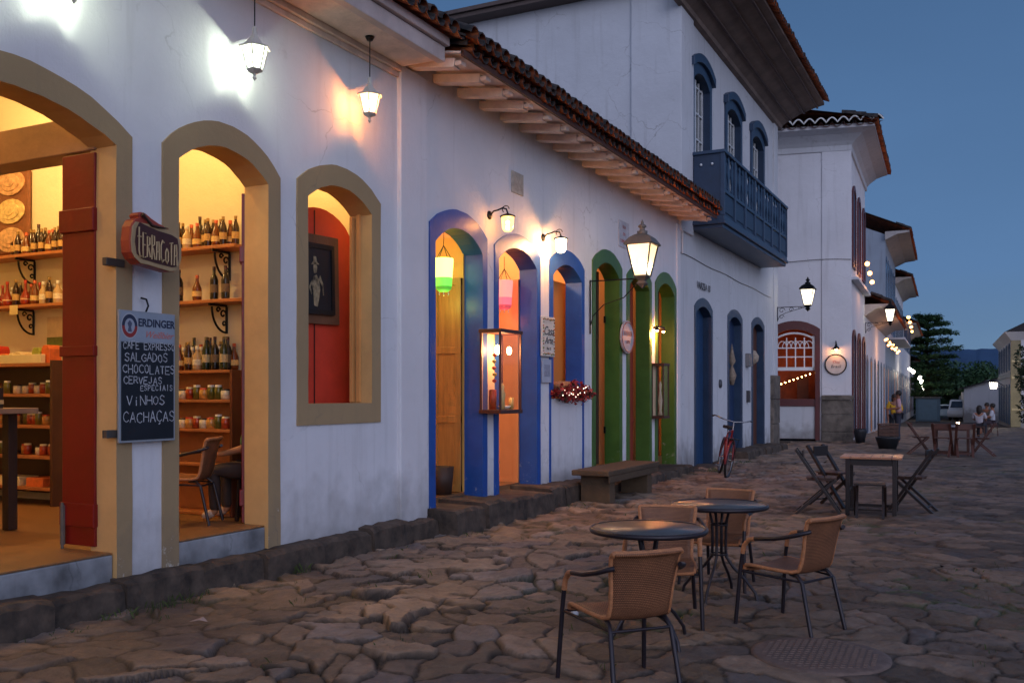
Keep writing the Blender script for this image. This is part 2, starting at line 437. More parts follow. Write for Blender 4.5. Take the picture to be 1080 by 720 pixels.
TILERIM = mat('white_mortar_rim', '#d8d6d2', .8, .1, 5, .2, 30)

def tile_roof(parent, T, length, depth, pitch, name='roof', sp=.2, rows2=3, seed=1, under=True, rim=False, world=True):
    """barrel-tile slope. T(u along eave, v up the slope run (horizontal), h height) -> point.
    cover and pan tiles are real half tubes in the first rows, corrugated sheet above"""
    rr = random.Random(seed)
    off = parent.location if parent and world else (0, 0, 0)
    mb = MB(off); n = int(length/sp); tp = math.tan(pitch)
    def half(u, v0, v1, r0, r1, up, jz, k=6, m=0, th=.016):
        vs = []
        for (v, r) in ((v0, r0), (v1, r1)):
            for rad in (r, r-th):
                for i in range(k+1):
                    a = PI*i/k
                    x = math.cos(a)*rad; z = math.sin(a)*rad*(1 if up else -1)
                    vs.append(T(u+x, v, v*tp+jz+z*.95))
        w = k+1; fs = []
        for i in range(k):
            fs += [(i, i+1, 2*w+i+1, 2*w+i), (w+i, 3*w+i, 3*w+i+1, w+i+1), (i, w+i, w+i+1, i+1)]
        mb.add(vs, fs, m, False)
    for c in range(n):
        u = (c+.5)*length/n
        for r in range(rows2):
            v0 = r*.36+rr.uniform(-.025, .02); j = .03+r*.012+rr.uniform(-.008, .008)
            half(u+rr.uniform(-.012, .012), v0-.03, v0+.42, sp*.5, sp*.42, True, j+.035)
            if r < 1: half(u+sp*.5+rr.uniform(-.01, .01), v0-.05, v0+.42, sp*.46, sp*.52, False, j+.035)
    v1 = rows2*.36-.05
    k = n*4
    def P(i, j):
        u = i*length; ph = (i*n) % 1
        return T(u, v1+j*(depth-v1), (v1+j*(depth-v1))*tp+.07+.05*abs(math.sin(PI*i*n)))
    vs = []; rows = 2
    for i in range(k+1):
        for j in range(rows+1):
            vs.append(P(i/k, j/rows))
    mb.add(vs, [(i*3+j, (i+1)*3+j, (i+1)*3+j+1, i*3+j+1) for i in range(k) for j in range(2)], 0)
    if under:
        mb.quad(T(0, -.02, -.012), T(length, -.02, -.012), T(length, depth, depth*tp-.012), T(0, depth, depth*tp-.012), 0)
    o = mb.build(name, TILE, parent)
    if rim:
        m2 = MB(off); pts = []
        for i in range(n*8+1):
            t = i/8; ph = t % 1
            pts.append(Vector(T(t*length/n, -.06, .03+.17*abs(math.sin(PI*t)))))
        m2.tube(pts, .028, 5)
        m2.build('mortar_rim', TILERIM, o if False else parent)
    return o
# ================================================================== HOUSE A: drinks shop, ochre-framed openings
XW = -6.0; DEP = .25
T2, T3 = TX(XW)
D1o, D1i = op(3.26, 5.27, .0, 3.66, 3.98), op(3.43, 5.12, .0, 3.56, 3.77)
D2o, D2i = op(5.58, 7.0, .0, 3.69, 4.02), op(5.75, 6.83, .0, 3.6, 3.81)
W3o, W3i = op(7.25, 8.65, 1.35, 3.74, 4.0), op(7.41, 8.48, 1.56, 3.6, 3.79)
def grow(o, d=.05): return op(o['y0']-d, o['y1']+d, o['z0']-d if o['z0'] > .5 else -.2, o['zs']+d*.6, o['zp']+d)
hA = thing('shop_house', 'single-storey whitewashed shop with ochre-framed arches and bottle shelves inside', 'house', (XW, 3, 0))
off = hA.location
mb = MB(off)
holesA = [grow(D1i), grow(D2i), grow(W3i)]
wall_faces(mb, T2, -4, 9.1, -.3, 5.75, holesA)
mb.quad((XW, -4, -.3), (-11.5, -4, -.3), (-11.5, -4, 5.75), (XW, -4, 5.75))
wall = mb.build('wall', WHITE, hA)
mb = MB(off); Ti = TX(XW-DEP)[0]
wall_faces(mb, Ti, -4, 9.1, -.3, 5.3, holesA)
mb.quad((-11.5, -4, .3), (-11.5, 9.1, .3), (-11.5, 9.1, 5.3), (-11.5, -4, 5.3))
mb.quad((-11.5, 7.5, .3), (XW-DEP, 7.5, .3), (XW-DEP, 7.5, 5.3), (-11.5, 7.5, 5.3))
mb.quad((-11.5, 7.62, .3), (XW-DEP, 7.62, .3), (XW-DEP, 7.62, 5.3), (-11.5, 7.62, 5.3))
mb.quad((-11.5, 9.0, .3), (XW-DEP, 9.0, .3), (XW-DEP, 9.0, 5.3), (-11.5, 9.0, 5.3))
mb.quad((-11.5, 1.5, .3), (XW-DEP, 1.5, .3), (XW-DEP, 1.5, 5.3), (-11.5, 1.5, 5.3))
mb.build('interior_wall', INTCREAM, hA)
MB(off).quad((-11.6, -4, 5.28), (XW, -4, 5.28), (XW, 9.1, 5.28), (-11.6, 9.1, 5.28)).build('ceiling', mat('board_ceiling', '#c9a878', .7, .15, 2, .1, 20, stretch=(6, 1, 1)), hA)
mb = MB(off)
mb.box(-11.5, XW-.3, 1.5, 9.0, .2, .415)
mb.build('floor', FLOORT, hA)
for o_, i_ in ((D1o, D1i), (D2o, D2i)):
    m_ = MB(off); surround_mesh(m_, T3, o_, i_, .018, DEP+.02, False, 0, 1)
    m_.build('door_surround', [CREAMFRAME, mat('ochre_reveal', '#cba36c', .7, .1, 3, .1, 15)], hA)
    s_ = MB(off); s_.box(XW-.62, XW-.015, i_['y0']+.005, i_['y1']-.005, -.1, .42)
    st = s_.build('doorstep', [STEPWASH], hA, bevel=.01)
    t_ = MB(off); t_.box(XW-.62, XW-.02, i_['y0']+.006, i_['y1']-.006, .423, .437)
    t_.build('threshold_board', FLOORT, hA, bevel=.004)
m_ = MB(off); surround_mesh(m_, T3, W3o, W3i, .018, DEP+.02, True, 0, 1)
m_.build('window_surround', [CREAMFRAME, mat('ochre_window_reveal', '#cba36c', .7, .1, 3, .1, 15)], hA)
# jamb mouldings inside window, seen on the far side
j = MB(off)
j.box(XW-.16, XW-.12, 8.44, 8.476, 1.57, 3.6); j.box(XW-.235, XW-.2, 8.42, 8.476, 1.57, 3.58)
j.build('window_jamb', mat('jamb_orange', '#d69a5c', .5, .1, 3), hA)
# red shutter panel closing the window, arched top
m_ = MB(off); a = arc(8.2, .56, 3.42, 3.66, 10)
m_.prism([(7.62, 1.5)]+[(min(max(y, 7.62), 8.74), z) for y, z in a]+[(8.74, 1.5)], 'x', -6.5, -6.46)
shut = m_.build('shutter', REDPANEL, hA)
MB(off).box(-6.458, -6.452, 8.09, 8.105, 1.5, 3.62).build('shutter_seam', mat('shutter_gap', '#4a120c', .6), shut).parent = hA
# beam and oxblood door leaf at the first doorway
MB(off).box(-11, XW-DEP+.05, 5.1, 5.35, 3.55, 3.83).build('ceiling_beam', BEAMW, hA, bevel=.01)
lf = leaf(hA, (-6.2, 5.125), (-6.57, 5.125), .47, 3.53, REDDOOR, t=.05, rails=((.62, .8, .02), (1.95, 2.03, .02), (2.92, 3.1, .025)))
b_ = MB(off); b_.box(-6.55, -6.51, 5.065, 5.08, .47, .78); b_.tube([(-6.53, 5.07, .44), (-6.53, 5.07, .8)], .012)
b_.build('door_bolt', GREYLAMP, hA)
leaf(hA, (-6.42, 7.0), (-6.3, 6.86), .44, 3.55, REDDOOR, t=.05, rails=((.6, .75, .02), (2.9, 3.05, .02)))
# hinge pins on the ochre frame
for z in (2.63, 1.32): MB(off).box(XW-.02, XW+.03, 5.02, 5.19, z, z+.06).build('shutter_hook', mat('old_hook_iron', '#4a4644', .5, .3), hA, bevel=.004)
# pilaster between the two houses
p = MB(off); p.box(XW-.02, XW+.05, 9.0, 9.56, -.1, 5.38); p.build('pilaster', WHITE, hA, bevel=.012)
# eave: flat boxed soffit, bed mould, fascia
e = MB(off)
e.box(XW-.02, -5.47, -4, 9.02, 5.355, 5.40); e.box(XW, -5.93, -4, 8.99, 5.29, 5.352); e.box(XW, -5.965, -4, 8.985, 5.23, 5.287)
e.build('soffit', RAFTER, hA, bevel=.006)
e = MB(off); e.box(-5.5, -5.40, -4, 9.05, 5.33, 5.50); e.box(-5.47, -5.35, -4, 9.07, 5.503, 5.60)
e.build('fascia', FASCIA, hA, bevel=.01)
tile_roof(hA, lambda u, v, h: (-5.27-v, -4+u, 5.62+h), 13.08, 6.0, R(24), seed=3)
MB(off).box(XW, XW+.035, 7.12, 7.16, 3.0-.4, 3.0).build('wall_clip', WHITE2, hA) if False else None

# ---- iron-bracket wall shelves + bottles on the cross wall (faces -y)
SHELF_Y = 7.5
def bottle_proto(kind):
    col = {'beer': '#2c1208', 'gold': '#6a3410', 'red': '#8c2a14', 'clear': '#b89a70', 'wine': '#120c0e', 'green': '#1c2a14'}[kind]
    prof = {'beer': [(.0, 0), (.034, .002), (.036, .02), (.036, .17), (.03, .2), (.014, .24), (.013, .285)],
            'wine': [(.0, 0), (.038, .002), (.04, .02), (.04, .2), (.03, .235), (.015, .26), (.014, .33)],
            'green': [(.0, 0), (.038, .002), (.04, .02), (.04, .2), (.03, .235), (.015, .26), (.014, .33)],
            'gold': [(.0, 0), (.04, .002), (.045, .03), (.045, .13), (.02, .19), (.015, .22), (.015, .26)],
            'red': [(.0, 0), (.045, .002), (.052, .04), (.05, .1), (.02, .16), (.014, .2), (.014, .27)],
            'clear': [(.0, 0), (.042, .002), (.044, .02), (.044, .14), (.02, .18), (.016, .2), (.016, .24)]}[kind]
    t = thing('bottle')
    m = mat('glass_'+kind, col, .22, .1, 5, spec=.5, coat=.12)
    MB().lathe(prof, n=12).build('glass_body', m, t)
    r = prof[3][0]+.0012; z1 = prof[3][1]
    lc = {'beer': '#c09a60', 'gold': '#d8b878', 'red': '#d9b48a', 'clear': '#e9dcc0', 'wine': '#6a5844', 'green': '#b8a880'}[kind]
    MB().lathe([(r, z1*.38), (r, z1*.78)], n=12).build('label', mat('paper_'+kind, lc, .7, .25, 60), t)
    top = prof[-1]
    MB().lathe([(top[0]+.002, top[1]-.03), (top[0]+.003, top[1]+.004), (0, top[1]+.006)], n=10).build('cap', mat('cap_'+kind, {'beer': '#8a6a30', 'gold': '#c0502a', 'red': '#b8351f', 'clear': '#d8d0c0', 'wine': '#3a1014', 'green': '#5a4a2a'}[kind], .4, .1), t)
    return t
PROTO = {}
GLASSWORD = {'beer': 'brown beer bottle', 'gold': 'squat amber bottle', 'red': 'round red bottle', 'clear': 'pale flask', 'wine': 'tall black bottle', 'green': 'dark green bottle'}
ORD = ['first', 'second', 'third', 'fourth', 'fifth', 'sixth', 'seventh', 'eighth', 'ninth', 'tenth', 'eleventh', 'twelfth']
def cwx(px, y):
    a = (px-540)/1000; return y*(-.4509+a*.8926)/(.8926+a*.4509)
def put_bottle(kind, x, y, z, where, group, s=1.0, i=0):
    label = GLASSWORD[kind]+', '+ORD[i]+' '+where
    if kind not in PROTO:
        PROTO[kind] = bottle_proto(kind); o = PROTO[kind]
    else: o = copy_tree(PROTO[kind])
    o.location = (x, y, z); o.scale = (s, s, s*1.0); o.rotation_euler = (0, 0, rnd.uniform(0, 6))
    tag(o, label, 'bottle', group)
    return o

def bracket(x, y, z, label):
    """scrolled iron shelf bracket hanging below a shelf at height z, fixed to a wall facing -y"""
    t = MB((x, y, z))
    t.tube([(x, y-.01, z-.02), (x, y-.01, z-.3)], .014, 6); t.tube([(x, y-.01, z-.012), (x, y-.26, z-.012)], .014, 6)
    pts = [(x, y-.02-.2*math.sin(a)*(1-.0), z-.29+.26*(1-math.cos(a))) for a in [i*PI/2/8 for i in range(9)]]
    t.tube(pts, .012, 6)
    for (cy, cz, r) in ((y-.06, z-.1, .045), (y-.13, z-.06, .03), (y-.045, z-.2, .03)):
        t.tube([(x, cy+r*math.cos(a)*(1-a/9), cz+r*math.sin(a)*(1-a/9)) for a in [k*.5 for k in range(13)]], .01, 5)
    o = t.build('shelf_bracket', IRON); o.location = (x, y, z)
    return tag(o, label, 'bracket')

def shelf_board(x0, x1, z, label, d=.26, y=SHELF_Y):
    o = MB((x0, y, z)).box(x0, x1, y-d, y-.005, z-.035, z).build('wall_shelf', SHELFW, bevel=.004)
    o.location = (x0, y, z); return tag(o, label, 'shelf')

# wide doorway: two shelves
shelf_board(-11.3, -9.2, 3.28, 'upper wooden wall shelf of beer bottles in the wide doorway')
shelf_board(-11.3, -9.2, 2.69, 'lower wooden wall shelf of red liqueurs in the wide doorway')
bracket(-10.13, SHELF_Y, 3.245, 'scrolled iron bracket under the beer shelf in the wide doorway')
bracket(-10.15, SHELF_Y, 2.655, 'scrolled iron bracket under the liqueur shelf in the wide doorway')
xs = [cwx(p, SHELF_Y-.12) for p in (19, 28, 36, 44, 52, 58, 65, 75)]
ks = ['beer', 'gold', 'beer', 'beer', 'gold', 'beer', 'beer', 'beer']
for i, (x, k) in enumerate(zip(xs, ks)):
    put_bottle(k, x, SHELF_Y-.12, 3.281, 'along the top shelf in the wide doorway', 'bottles on the top shelf of the wide doorway', 1.02, i)
xs = [cwx(p, SHELF_Y-.13) for p in (-4, 8, 17, 27, 37, 46, 52, 61)]
ks = ['red', 'red', 'beer', 'red', 'gold', 'clear', 'beer', 'clear']
for i, (x, k) in enumerate(zip(xs, ks)):
    put_bottle(k, x, SHELF_Y-.13, 2.691, 'along the lower shelf in the wide doorway', 'bottles on the lower shelf of the wide doorway', 1.1, i)
tg = MB((-10.2, 7.23, 2.6)).box(-10.22, -10.08, 7.232, 7.236, 2.58, 2.69).build('price_tag', mat('yellowed_card', '#ddc58c', .7, .1)); tg.location = (-10.2, 7.23, 2.6)
tag(tg, 'blank yellowed price card hanging from the liqueur shelf', 'price tag')
# narrow doorway: two shelves
shelf_board(-8.3, -6.78, 3.17, 'upper wooden wall shelf of brown bottles in the narrow doorway')
shelf_board(-8.3, -6.6, 2.62, 'lower wooden wall shelf with four dark bottles in the narrow doorway')
bracket(-7.08, SHELF_Y, 3.135, 'scrolled iron bracket under the top shelf in the narrow doorway')
bracket(-7.12, SHELF_Y, 2.585, 'scrolled iron bracket under the middle shelf in the narrow doorway')
for i, (x, k) in enumerate(zip([cwx(p, 7.37) for p in (188, 197, 206, 215, 221, 229, 237, 248)], ['beer', 'clear', 'gold', 'beer', 'beer', 'gold', 'beer', 'beer'])):
    put_bottle(k, x, SHELF_Y-.13+rnd.uniform(-.03, .03), 3.171, 'along the top shelf in the narrow doorway', 'bottles on the top shelf of the narrow doorway', 1.05, i)
for i, (x, k) in enumerate(zip([cwx(p, 7.37) for p in (189, 208, 226, 238)], ['wine', 'gold', 'wine', 'wine'])):
    put_bottle(k, x, SHELF_Y-.13, 2.621, 'along the middle shelf in the narrow doorway', 'dark bottles on the middle shelf of the narrow doorway', 1.05, i)
for i, p in enumerate((15, 24, 33, 41, 48, 56, 62)): put_bottle(['beer', 'gold', 'beer', 'wine'][i % 4], cwx(p, 7.44), 7.44, 3.281, 'in the back row of the top shelf, wide doorway', 'back-row bottles on the top shelf of the wide doorway', 1.1, i)
for i, p in enumerate((3, 12, 22, 33, 42, 57)): put_bottle(['red', 'clear', 'beer', 'gold'][i % 4], cwx(p, 7.44), 7.44, 2.691, 'in the back row of the lower shelf, wide doorway', 'back-row bottles on the lower shelf of the wide doorway', 1.0, i)
for i, p in enumerate((193, 202, 211, 225, 233, 243)): put_bottle(['beer', 'gold', 'wine', 'beer'][i % 4], cwx(p, 7.44), 7.44, 3.171, 'in the back row of the top shelf, narrow doorway', 'back-row bottles on the top shelf of the narrow doorway', 1.05, i)
for i, p in enumerate((190, 197, 205, 212, 219, 226, 233, 240, 247)): put_bottle(['clear', 'beer', 'green', 'gold', 'wine'][i % 5], cwx(p, 7.45), 7.45, 1.901, 'in the back row on the sideboard', 'back-row bottles on the sideboard', 1.05, i)
# sideboard
sb = thing('sideboard', 'dark wooden sideboard with open shelves of preserves behind the rattan chair', 'sideboard', (-7.1, 7.3, .42))
m_ = MB(sb.location)
for z in (.45, .95, 1.3, 1.6, 1.9): m_.box(-8.1, -6.82, 7.22, 7.48, z-.03, z)
m_.box(-8.1, -6.82, 7.45, 7.49, .45, 1.9); m_.build('shelf', SHELFW, sb, bevel=.004)
m_ = MB(sb.location); m_.box(-6.815, -6.78, 7.21, 7.48, .42, 1.9)
m_.build('side_panel', mat('walnut_side', '#5a2a18', .5, .2, 4, .1, 20), sb, bevel=.004)
for i in range(12):
    k = ['clear', 'gold', 'clear', 'beer', 'clear', 'clear', 'wine', 'green', 'clear', 'wine', 'wine', 'green'][i]; x = cwx(180+i*4.7, 7.22)
    put_bottle(k, min(x, -6.86), 7.34+.06*(-1)**i, 1.901, 'in the crowd on the sideboard', 'bottles crowded on the sideboard', 1.02, i)
def jar_proto(c, lidc, r=.045, h=.12):
    t = thing('jar'); MB().lathe([(0, 0), (r, .004), (r, h*.85), (r*.8, h*.92), (r*.8, h)], n=12).build('jar_body', mat('jar_'+c, c, .3, .3, 30, coat=.4), t)
    MB().lathe([(r*.88, h*.9), (r*.88, h*1.05), (0, h*1.06)], n=12).build('lid', mat('lid_'+lidc, lidc, .4, .1), t)
    return t
JP = [jar_proto('#a03a1c', '#d8c8a0'), jar_proto('#5a5a22', '#e0dcd0', .04, .14), jar_proto('#c89048', '#b8301c', .05, .11), jar_proto('#e0d2b0', '#1c1a1c', .05, .1)]
JN = ['red jar', 'green jar', 'honey-coloured jar', 'cream jar with black lid']
used = set()
def put_jar(i, x, y, z, where, group, k=0):
    o = JP[i] if i not in used else copy_tree(JP[i]); used.add(i)
    o.location = (x, y, z); tag(o, JN[i]+', '+ORD[k]+' '+where, 'jar', group)
for z in (1.301, 1.601):
    for q in range(7):
        put_jar(rnd.randrange(4), -7.52+q*.098, 7.28, z, 'on the %s sideboard shelf' % ('lower' if z < 1.5 else 'upper'), 'jars on the %s sideboard shelf' % ('lower' if z < 1.5 else 'upper'), q)
# shelf unit seen in wide doorway
su = thing('shelf_unit', 'tall brown shelf unit of groceries behind the red door leaf', 'shelf unit', (-10.1, 7.25, .42))
m_ = MB(su.location); m_.box(-11.4, -9.2, 7.47, 7.49, .5, 2.0); m_.box(-11.4, -11.36, 7.02, 7.47, .42, 2.03); m_.box(-9.24, -9.2, 7.02, 7.47, .42, 2.03)
m_.build('side_panel', mat('brown_side', '#4a281a', .5, .2, 4), su)
m_ = MB(su.location)
for z in (.62, .97, 1.31, 1.66, 2.0): m_.box(-11.355, -9.245, 7.02, 7.465, z-.035, z)
m_.build('shelf', SHELFW, su, bevel=.003)
for z in (.97, 1.31, 1.66):
    x = -10.5; q = 0
    while x < -9.3:
        if rnd.random() < .9: put_jar(rnd.randrange(4), x, 7.12+rnd.uniform(-.03, .08), z+.001, 'on the %s jar row of the tall unit' % {.97: 'bottom', 1.31: 'middle', 1.66: 'top'}[z], 'jars on the %s row of the tall unit' % {.97: 'bottom', 1.31: 'middle', 1.66: 'top'}[z], min(q, 11)); q += 1
        x += rnd.uniform(.088, .115)
pk = [mat('pack_red', '#c03a26', .45, .3, 12), mat('pack_cream', '#e6cfa0', .5, .2, 12), mat('pack_green', '#9aa040', .5, .3, 12), mat('pack_orange', '#d86a32', .5, .25, 12)]
pn = ['red', 'cream', 'green', 'orange']
x = -10.75; q = 0
while x < -9.45:
    k = rnd.randrange(4); w = rnd.uniform(.08, .16); hh = rnd.uniform(.1, .22)
    m_ = MB((x, 7.2, 2.0)); m_.prism([(x, 2.001), (x+w, 2.001), (x+w*.95, 2.0+hh*.8), (x+w*.75, 2.0+hh), (x+w*.25, 2.0+hh), (x+w*.05, 2.0+hh*.8)], 'y', 7.1, 7.26)
    o = m_.build('snack_packet', pk[k], bevel=.01); o.location = (x, 7.2, 2.0)
    tag(o, pn[k]+' snack packet, '+ORD[min(q, 11)]+' along the top of the tall shelf unit', 'packet', 'packets on top of the shelf unit'); q += 1; x += w+.01
o = MB((-9.9, 7.05, 2.0)).box(-10.2, -9.4, 7.025, 7.085, 2.001, 2.1).build('packet_tray', mat('cream_tray', '#ead9a8', .6, .1), bevel=.005); o.location = (-9.9, 7.05, 2.0)
tag(o, 'long cream cardboard tray at the front of the shelf unit top', 'tray')
for q, (x0, x1, k) in enumerate(((-10.35, -9.8, 1), (-9.68, -9.4, 3))):
    o = MB((x0, 7.15, .62)).box(x0, x1, 7.05, 7.3, .621, .72).build('flat_box', pk[k], bevel=.005); o.location = (x0, 7.15, .62)
    tag(o, ['long cream flat box on the bottom shelf of the unit', 'short orange flat box on the bottom shelf of the unit'][q], 'box')
# poster on wall
po = thing('poster', 'small pale poster with green foot on the shop wall beneath the liqueurs', 'poster', (-9.8, 7.49, 2.05))
MB(po.location).box(-9.9, -9.62, 7.485, 7.495, 2.22, 2.56).build('sheet', mat('poster_paper', '#d9c39a', .7, .15, 8), po)
MB(po.location).box(-9.9, -9.62, 7.48, 7.484, 2.22, 2.32).build('green_foot', mat('poster_green', '#6a7a3a', .7, .3, 20), po)
# ceramic wall panel of three round reliefs
wp = thing('wall_ornament', 'tall ornament of three painted circular tiles hung beside the shelves', 'ornament', (-10.5, 7.48, 3.4))
circ = ['#c8a078', '#dcbc84', '#c89c74']
m_ = MB(wp.location); m_.box(-10.85, -10.17, 7.44, 7.49, 3.33, 4.33); m_.build('backing', mat('ornament_backing', '#7a4a30', .6, .3, 12, .3), wp, bevel=.03)
for i in range(3):
    m_ = MB(wp.location); zc = 3.5+i*.34
    for r, ww in ((.15, .02), (.1, .03), (.05, .04)):
        m_.prism([(-10.48+r*1.7*math.cos(a), zc+r*math.sin(a)) for a in [k*PI/9 for k in range(18)]], 'y', 7.44-ww, 7.44)
    m_.build('round_relief', mat('relief%d' % i, circ[i], .5, .5, 14, .3, 40), wp, bevel=.006)
# bar table at the very left with goods
bt = thing('bar_table', 'high dark bar table just inside the wide doorway', 'table', (-8.35, 5.0, .42))
m_ = MB(bt.location); m_.box(-9.2, -7.72, 5.2, 5.75, 1.48, 1.53); m_.build('tabletop', mat('grey_tabletop', '#8a7568', .4, .15), bt, bevel=.006)
for (x, y) in ((-7.98, 5.3), (-9.1, 5.3), (-7.98, 5.65), (-9.1, 5.65)):
    MB(bt.location).box(x-.045, x+.045, y-.045, y+.045, .421, 1.478).build('leg', DARKW, bt, bevel=.004)
MB(bt.location).box(-9.05, -8.03, 5.29, 5.33, .8, .86).build('stretcher', DARKW, bt)
bk = MB((-8.1, 5.35, 1.531)).lathe([(0, .002), (.1, .002), (.15, .1), (.155, .11), (.14, .1), (.09, .015)], (-8.1, 5.35, 1.531), 16).build('bread_basket', RATTANP); bk.location = (-8.1, 5.35, 1.531)
tag(bk, 'small round wicker basket on the high bar table', 'basket')
for i, (x, w, hh, c, lb) in enumerate(((-7.93, .09, .21, '#17100f', 'black box with red band'), (-7.8, .06, .18, '#2a1a14', 'slim dark brown box'), (-8.28, .1, .16, '#c9b08c', 'cream carton'))):
    t = thing('product_box', lb+' standing on the high bar table', 'box', (x, 5.4, 1.531))
    MB().box(-w/2, w/2, -.04, .04, 0, hh).build('carton', mat('carton%d' % i, c, .4, .1), t, bevel=.003)
    MB().box(-w/2-.002, w/2+.002, -.042, .042, hh*.2, hh*.4).build('band', mat('band%d' % i, ['#a8201a', '#c8b080', '#b8402a'][i], .4, .1), t)
# lights of the shop, unseen ceiling globes inferred from its lit interior
def globe(x, y, z, pw, label, col='#ffd084'):
    t = thing('ceiling_globe', label, 'lamp', (x, y, z))
    MB().lathe([(.04, .16), (.04, .2), (.0, .2)], n=12).build('ceiling_rose', IRON, t)
    MB().sphere((0, 0, 0), .12, 14, 10).build('lamp_shade', emis('globe_glow', col, 5), t)
    lamp('globe_light', (0, 0, -.2), col, pw, .12, t)
globe(-9.4, 6.0, 5.06, 190, 'round ceiling globe lamp lighting the back bottle shelves')
globe(-8.2, 3.9, 5.06, 60, 'round ceiling globe lamp just inside the wide doorway')
globe(-7.1, 6.5, 5.06, 85, 'round ceiling globe lamp just inside the narrow doorway')
globe(-6.95, 8.35, 5.0, 85, 'round ceiling globe lamp behind the red shutter panel')
# picture on the shutter
pc = thing('framed_picture', 'dark framed figure painting hung on the red shutter in the window', 'picture', (-6.44, 7.95, 2.3), 0)
def qf(mb, y0, y1, z0, z1, x0, x1): mb.box(x0, x1, y0, y1, z0, z1)
m_ = MB(); m_.box(0, .03, -.34, .53, .1, 1.05); m_.build('mat_board', mat('brown_mount', '#6a4630', .6, .2, 5, .2), pc, bevel=.004)
m_ = MB(); m_.box(.031, .05, -.2, .41, .2, .95); m_.build('canvas', mat('dark_canvas', '#1c1c22', .5, .2, 4), pc)
for (y0, y1, z0, z1) in ((-.2, -.15, .2, .95), (.36, .41, .2, .95), (-.15, .36, .2, .25), (-.15, .36, .9, .95)):
    MB().box(.052, .066, y0, y1, z0, z1).build('inner_frame', BLACK, pc)
m_ = MB()
for (y, z, ry, rz_, sh) in ((.08, .42, .05, .14, 0), (.12, .55, .1, .1, 0), (.05, .62, .09, .07, 0), (.16, .68, .04, .1, 0), (.1, .76, .045, .05, 0), (.02, .5, .03, .12, 0)):
    m_.add([(.0535, y+ry*math.cos(a), z+rz_*math.sin(a)) for a in [k*PI/8 for k in range(16)]], [tuple(range(16))])
for i in range(6): pass
m_ = MB()
for pl in ([(.06, .29), (.12, .28), (.15, .38), (.17, .47), (.15, .57), (.11, .62), (.06, .6), (.03, .52), (.05, .43)], [(.15, .57), (.2, .5), (.215, .4), (.23, .41), (.22, .53), (.17, .62)], [(.03, .56), (-.02, .48), (.02, .4), (.035, .42), (.01, .48), (.05, .55)], [(.07, .63), (.11, .64), (.125, .7), (.1, .75), (.07, .74), (.055, .69)], [(.02, .72), (.16, .73), (.12, .76), (.11, .81), (.065, .81), (.06, .76)]):
    m_.add([(.0535+.0002*len(pl), y, z) for y, z in pl], [tuple(range(len(pl)))])
m_.build('painted_figure', mat('pale_painted_figure', '#8e8064', .6, .8, 11, tint='#3a3226'), pc)
pc.rotation_euler = (R(1.5), 0, 0)
# ================================================================== HOUSE B: blue and green doors
hB = thing('painted_door_house', 'single-storey white house with blue and green arched doors under a tiled eave', 'house', (XW, 14, 0)); off = hB.location
YB0, YB1 = 9.1, 19.9
def o2(y0, y1, zs, zp, z0=0.): return op(y0, y1, z0, zs, zp)
BL = [(o2(9.67, 11.12, 3.72, 3.97), o2(9.8, 10.99, 3.5, 3.74)),
      (o2(11.33, 12.79, 3.68, 3.92), o2(11.45, 12.66, 3.5, 3.72)),
      (o2(13.13, 14.5, 3.7, 3.93, 1.62), o2(13.25, 14.38, 3.48, 3.70, 1.64))]
GR = [(o2(14.86, 16.3, 3.92, 4.18), o2(15.0, 16.15, 3.72, 3.95)),
      (o2(16.55, 17.98, 3.86, 4.11), o2(16.7, 17.84, 3.68, 3.9)),
      (o2(18.22, 19.62, 3.9, 4.17), o2(18.37, 19.48, 3.72, 3.94))]
holesB = [grow(i) for _, i in BL+GR]
mb = MB(off); wall_faces(mb, T2, YB0, YB1, -.3, 5.75, holesB); mb.build('wall', WHITE, hB)
mb = MB(off); wall_faces(mb, Ti, YB0, YB1, -.3, 5.4, holesB)
mb.quad((-9.5, YB0, .2), (-9.5, YB1, .2), (-9.5, YB1, 5.4), (-9.5, YB0, 5.4))
for yy in (YB0+.01, 14.7, 16.42, 18.1, YB1-.01): mb.quad((-9.5, yy, .2), (XW-DEP, yy, .2), (XW-DEP, yy, 5.4), (-9.5, yy, 5.4))
mb.quad((-9.5, YB0, 5.35), (XW, YB0, 5.35), (XW, YB1, 5.35), (-9.5, YB1, 5.35))
mb.build('interior_wall', INTORANGE, hB)
MB(off).box(-9.4, XW-.26, 9.15, 19.85, .1, .35).build('floor', FLOORT, hB)
for o_, i_ in BL[:2]:
    m_ = MB(off); surround_mesh(m_, T3, o_, i_, .02, DEP+.02, False, 0, 1); m_.build('door_surround', [BLUEP, BLUEP], hB)
o_, i_ = BL[2]
m_ = MB(off); surround_mesh(m_, T3, o_, i_, .02, DEP+.02, True, 0, 1); m_.build('window_surround', [BLUEP, BLUEP], hB)
for y0 in (13.13, 14.44): MB(off).box(XW, XW+.012, y0, y0+.06, .26, 1.62).build('blue_trim_strip', BLUEP, hB)
for o_, i_ in GR:
    m_ = MB(off); surround_mesh(m_, T3, o_, i_, .02, DEP+.02, False, 0, 1); m_.build('door_surround', [GREENP, GREENP], hB)
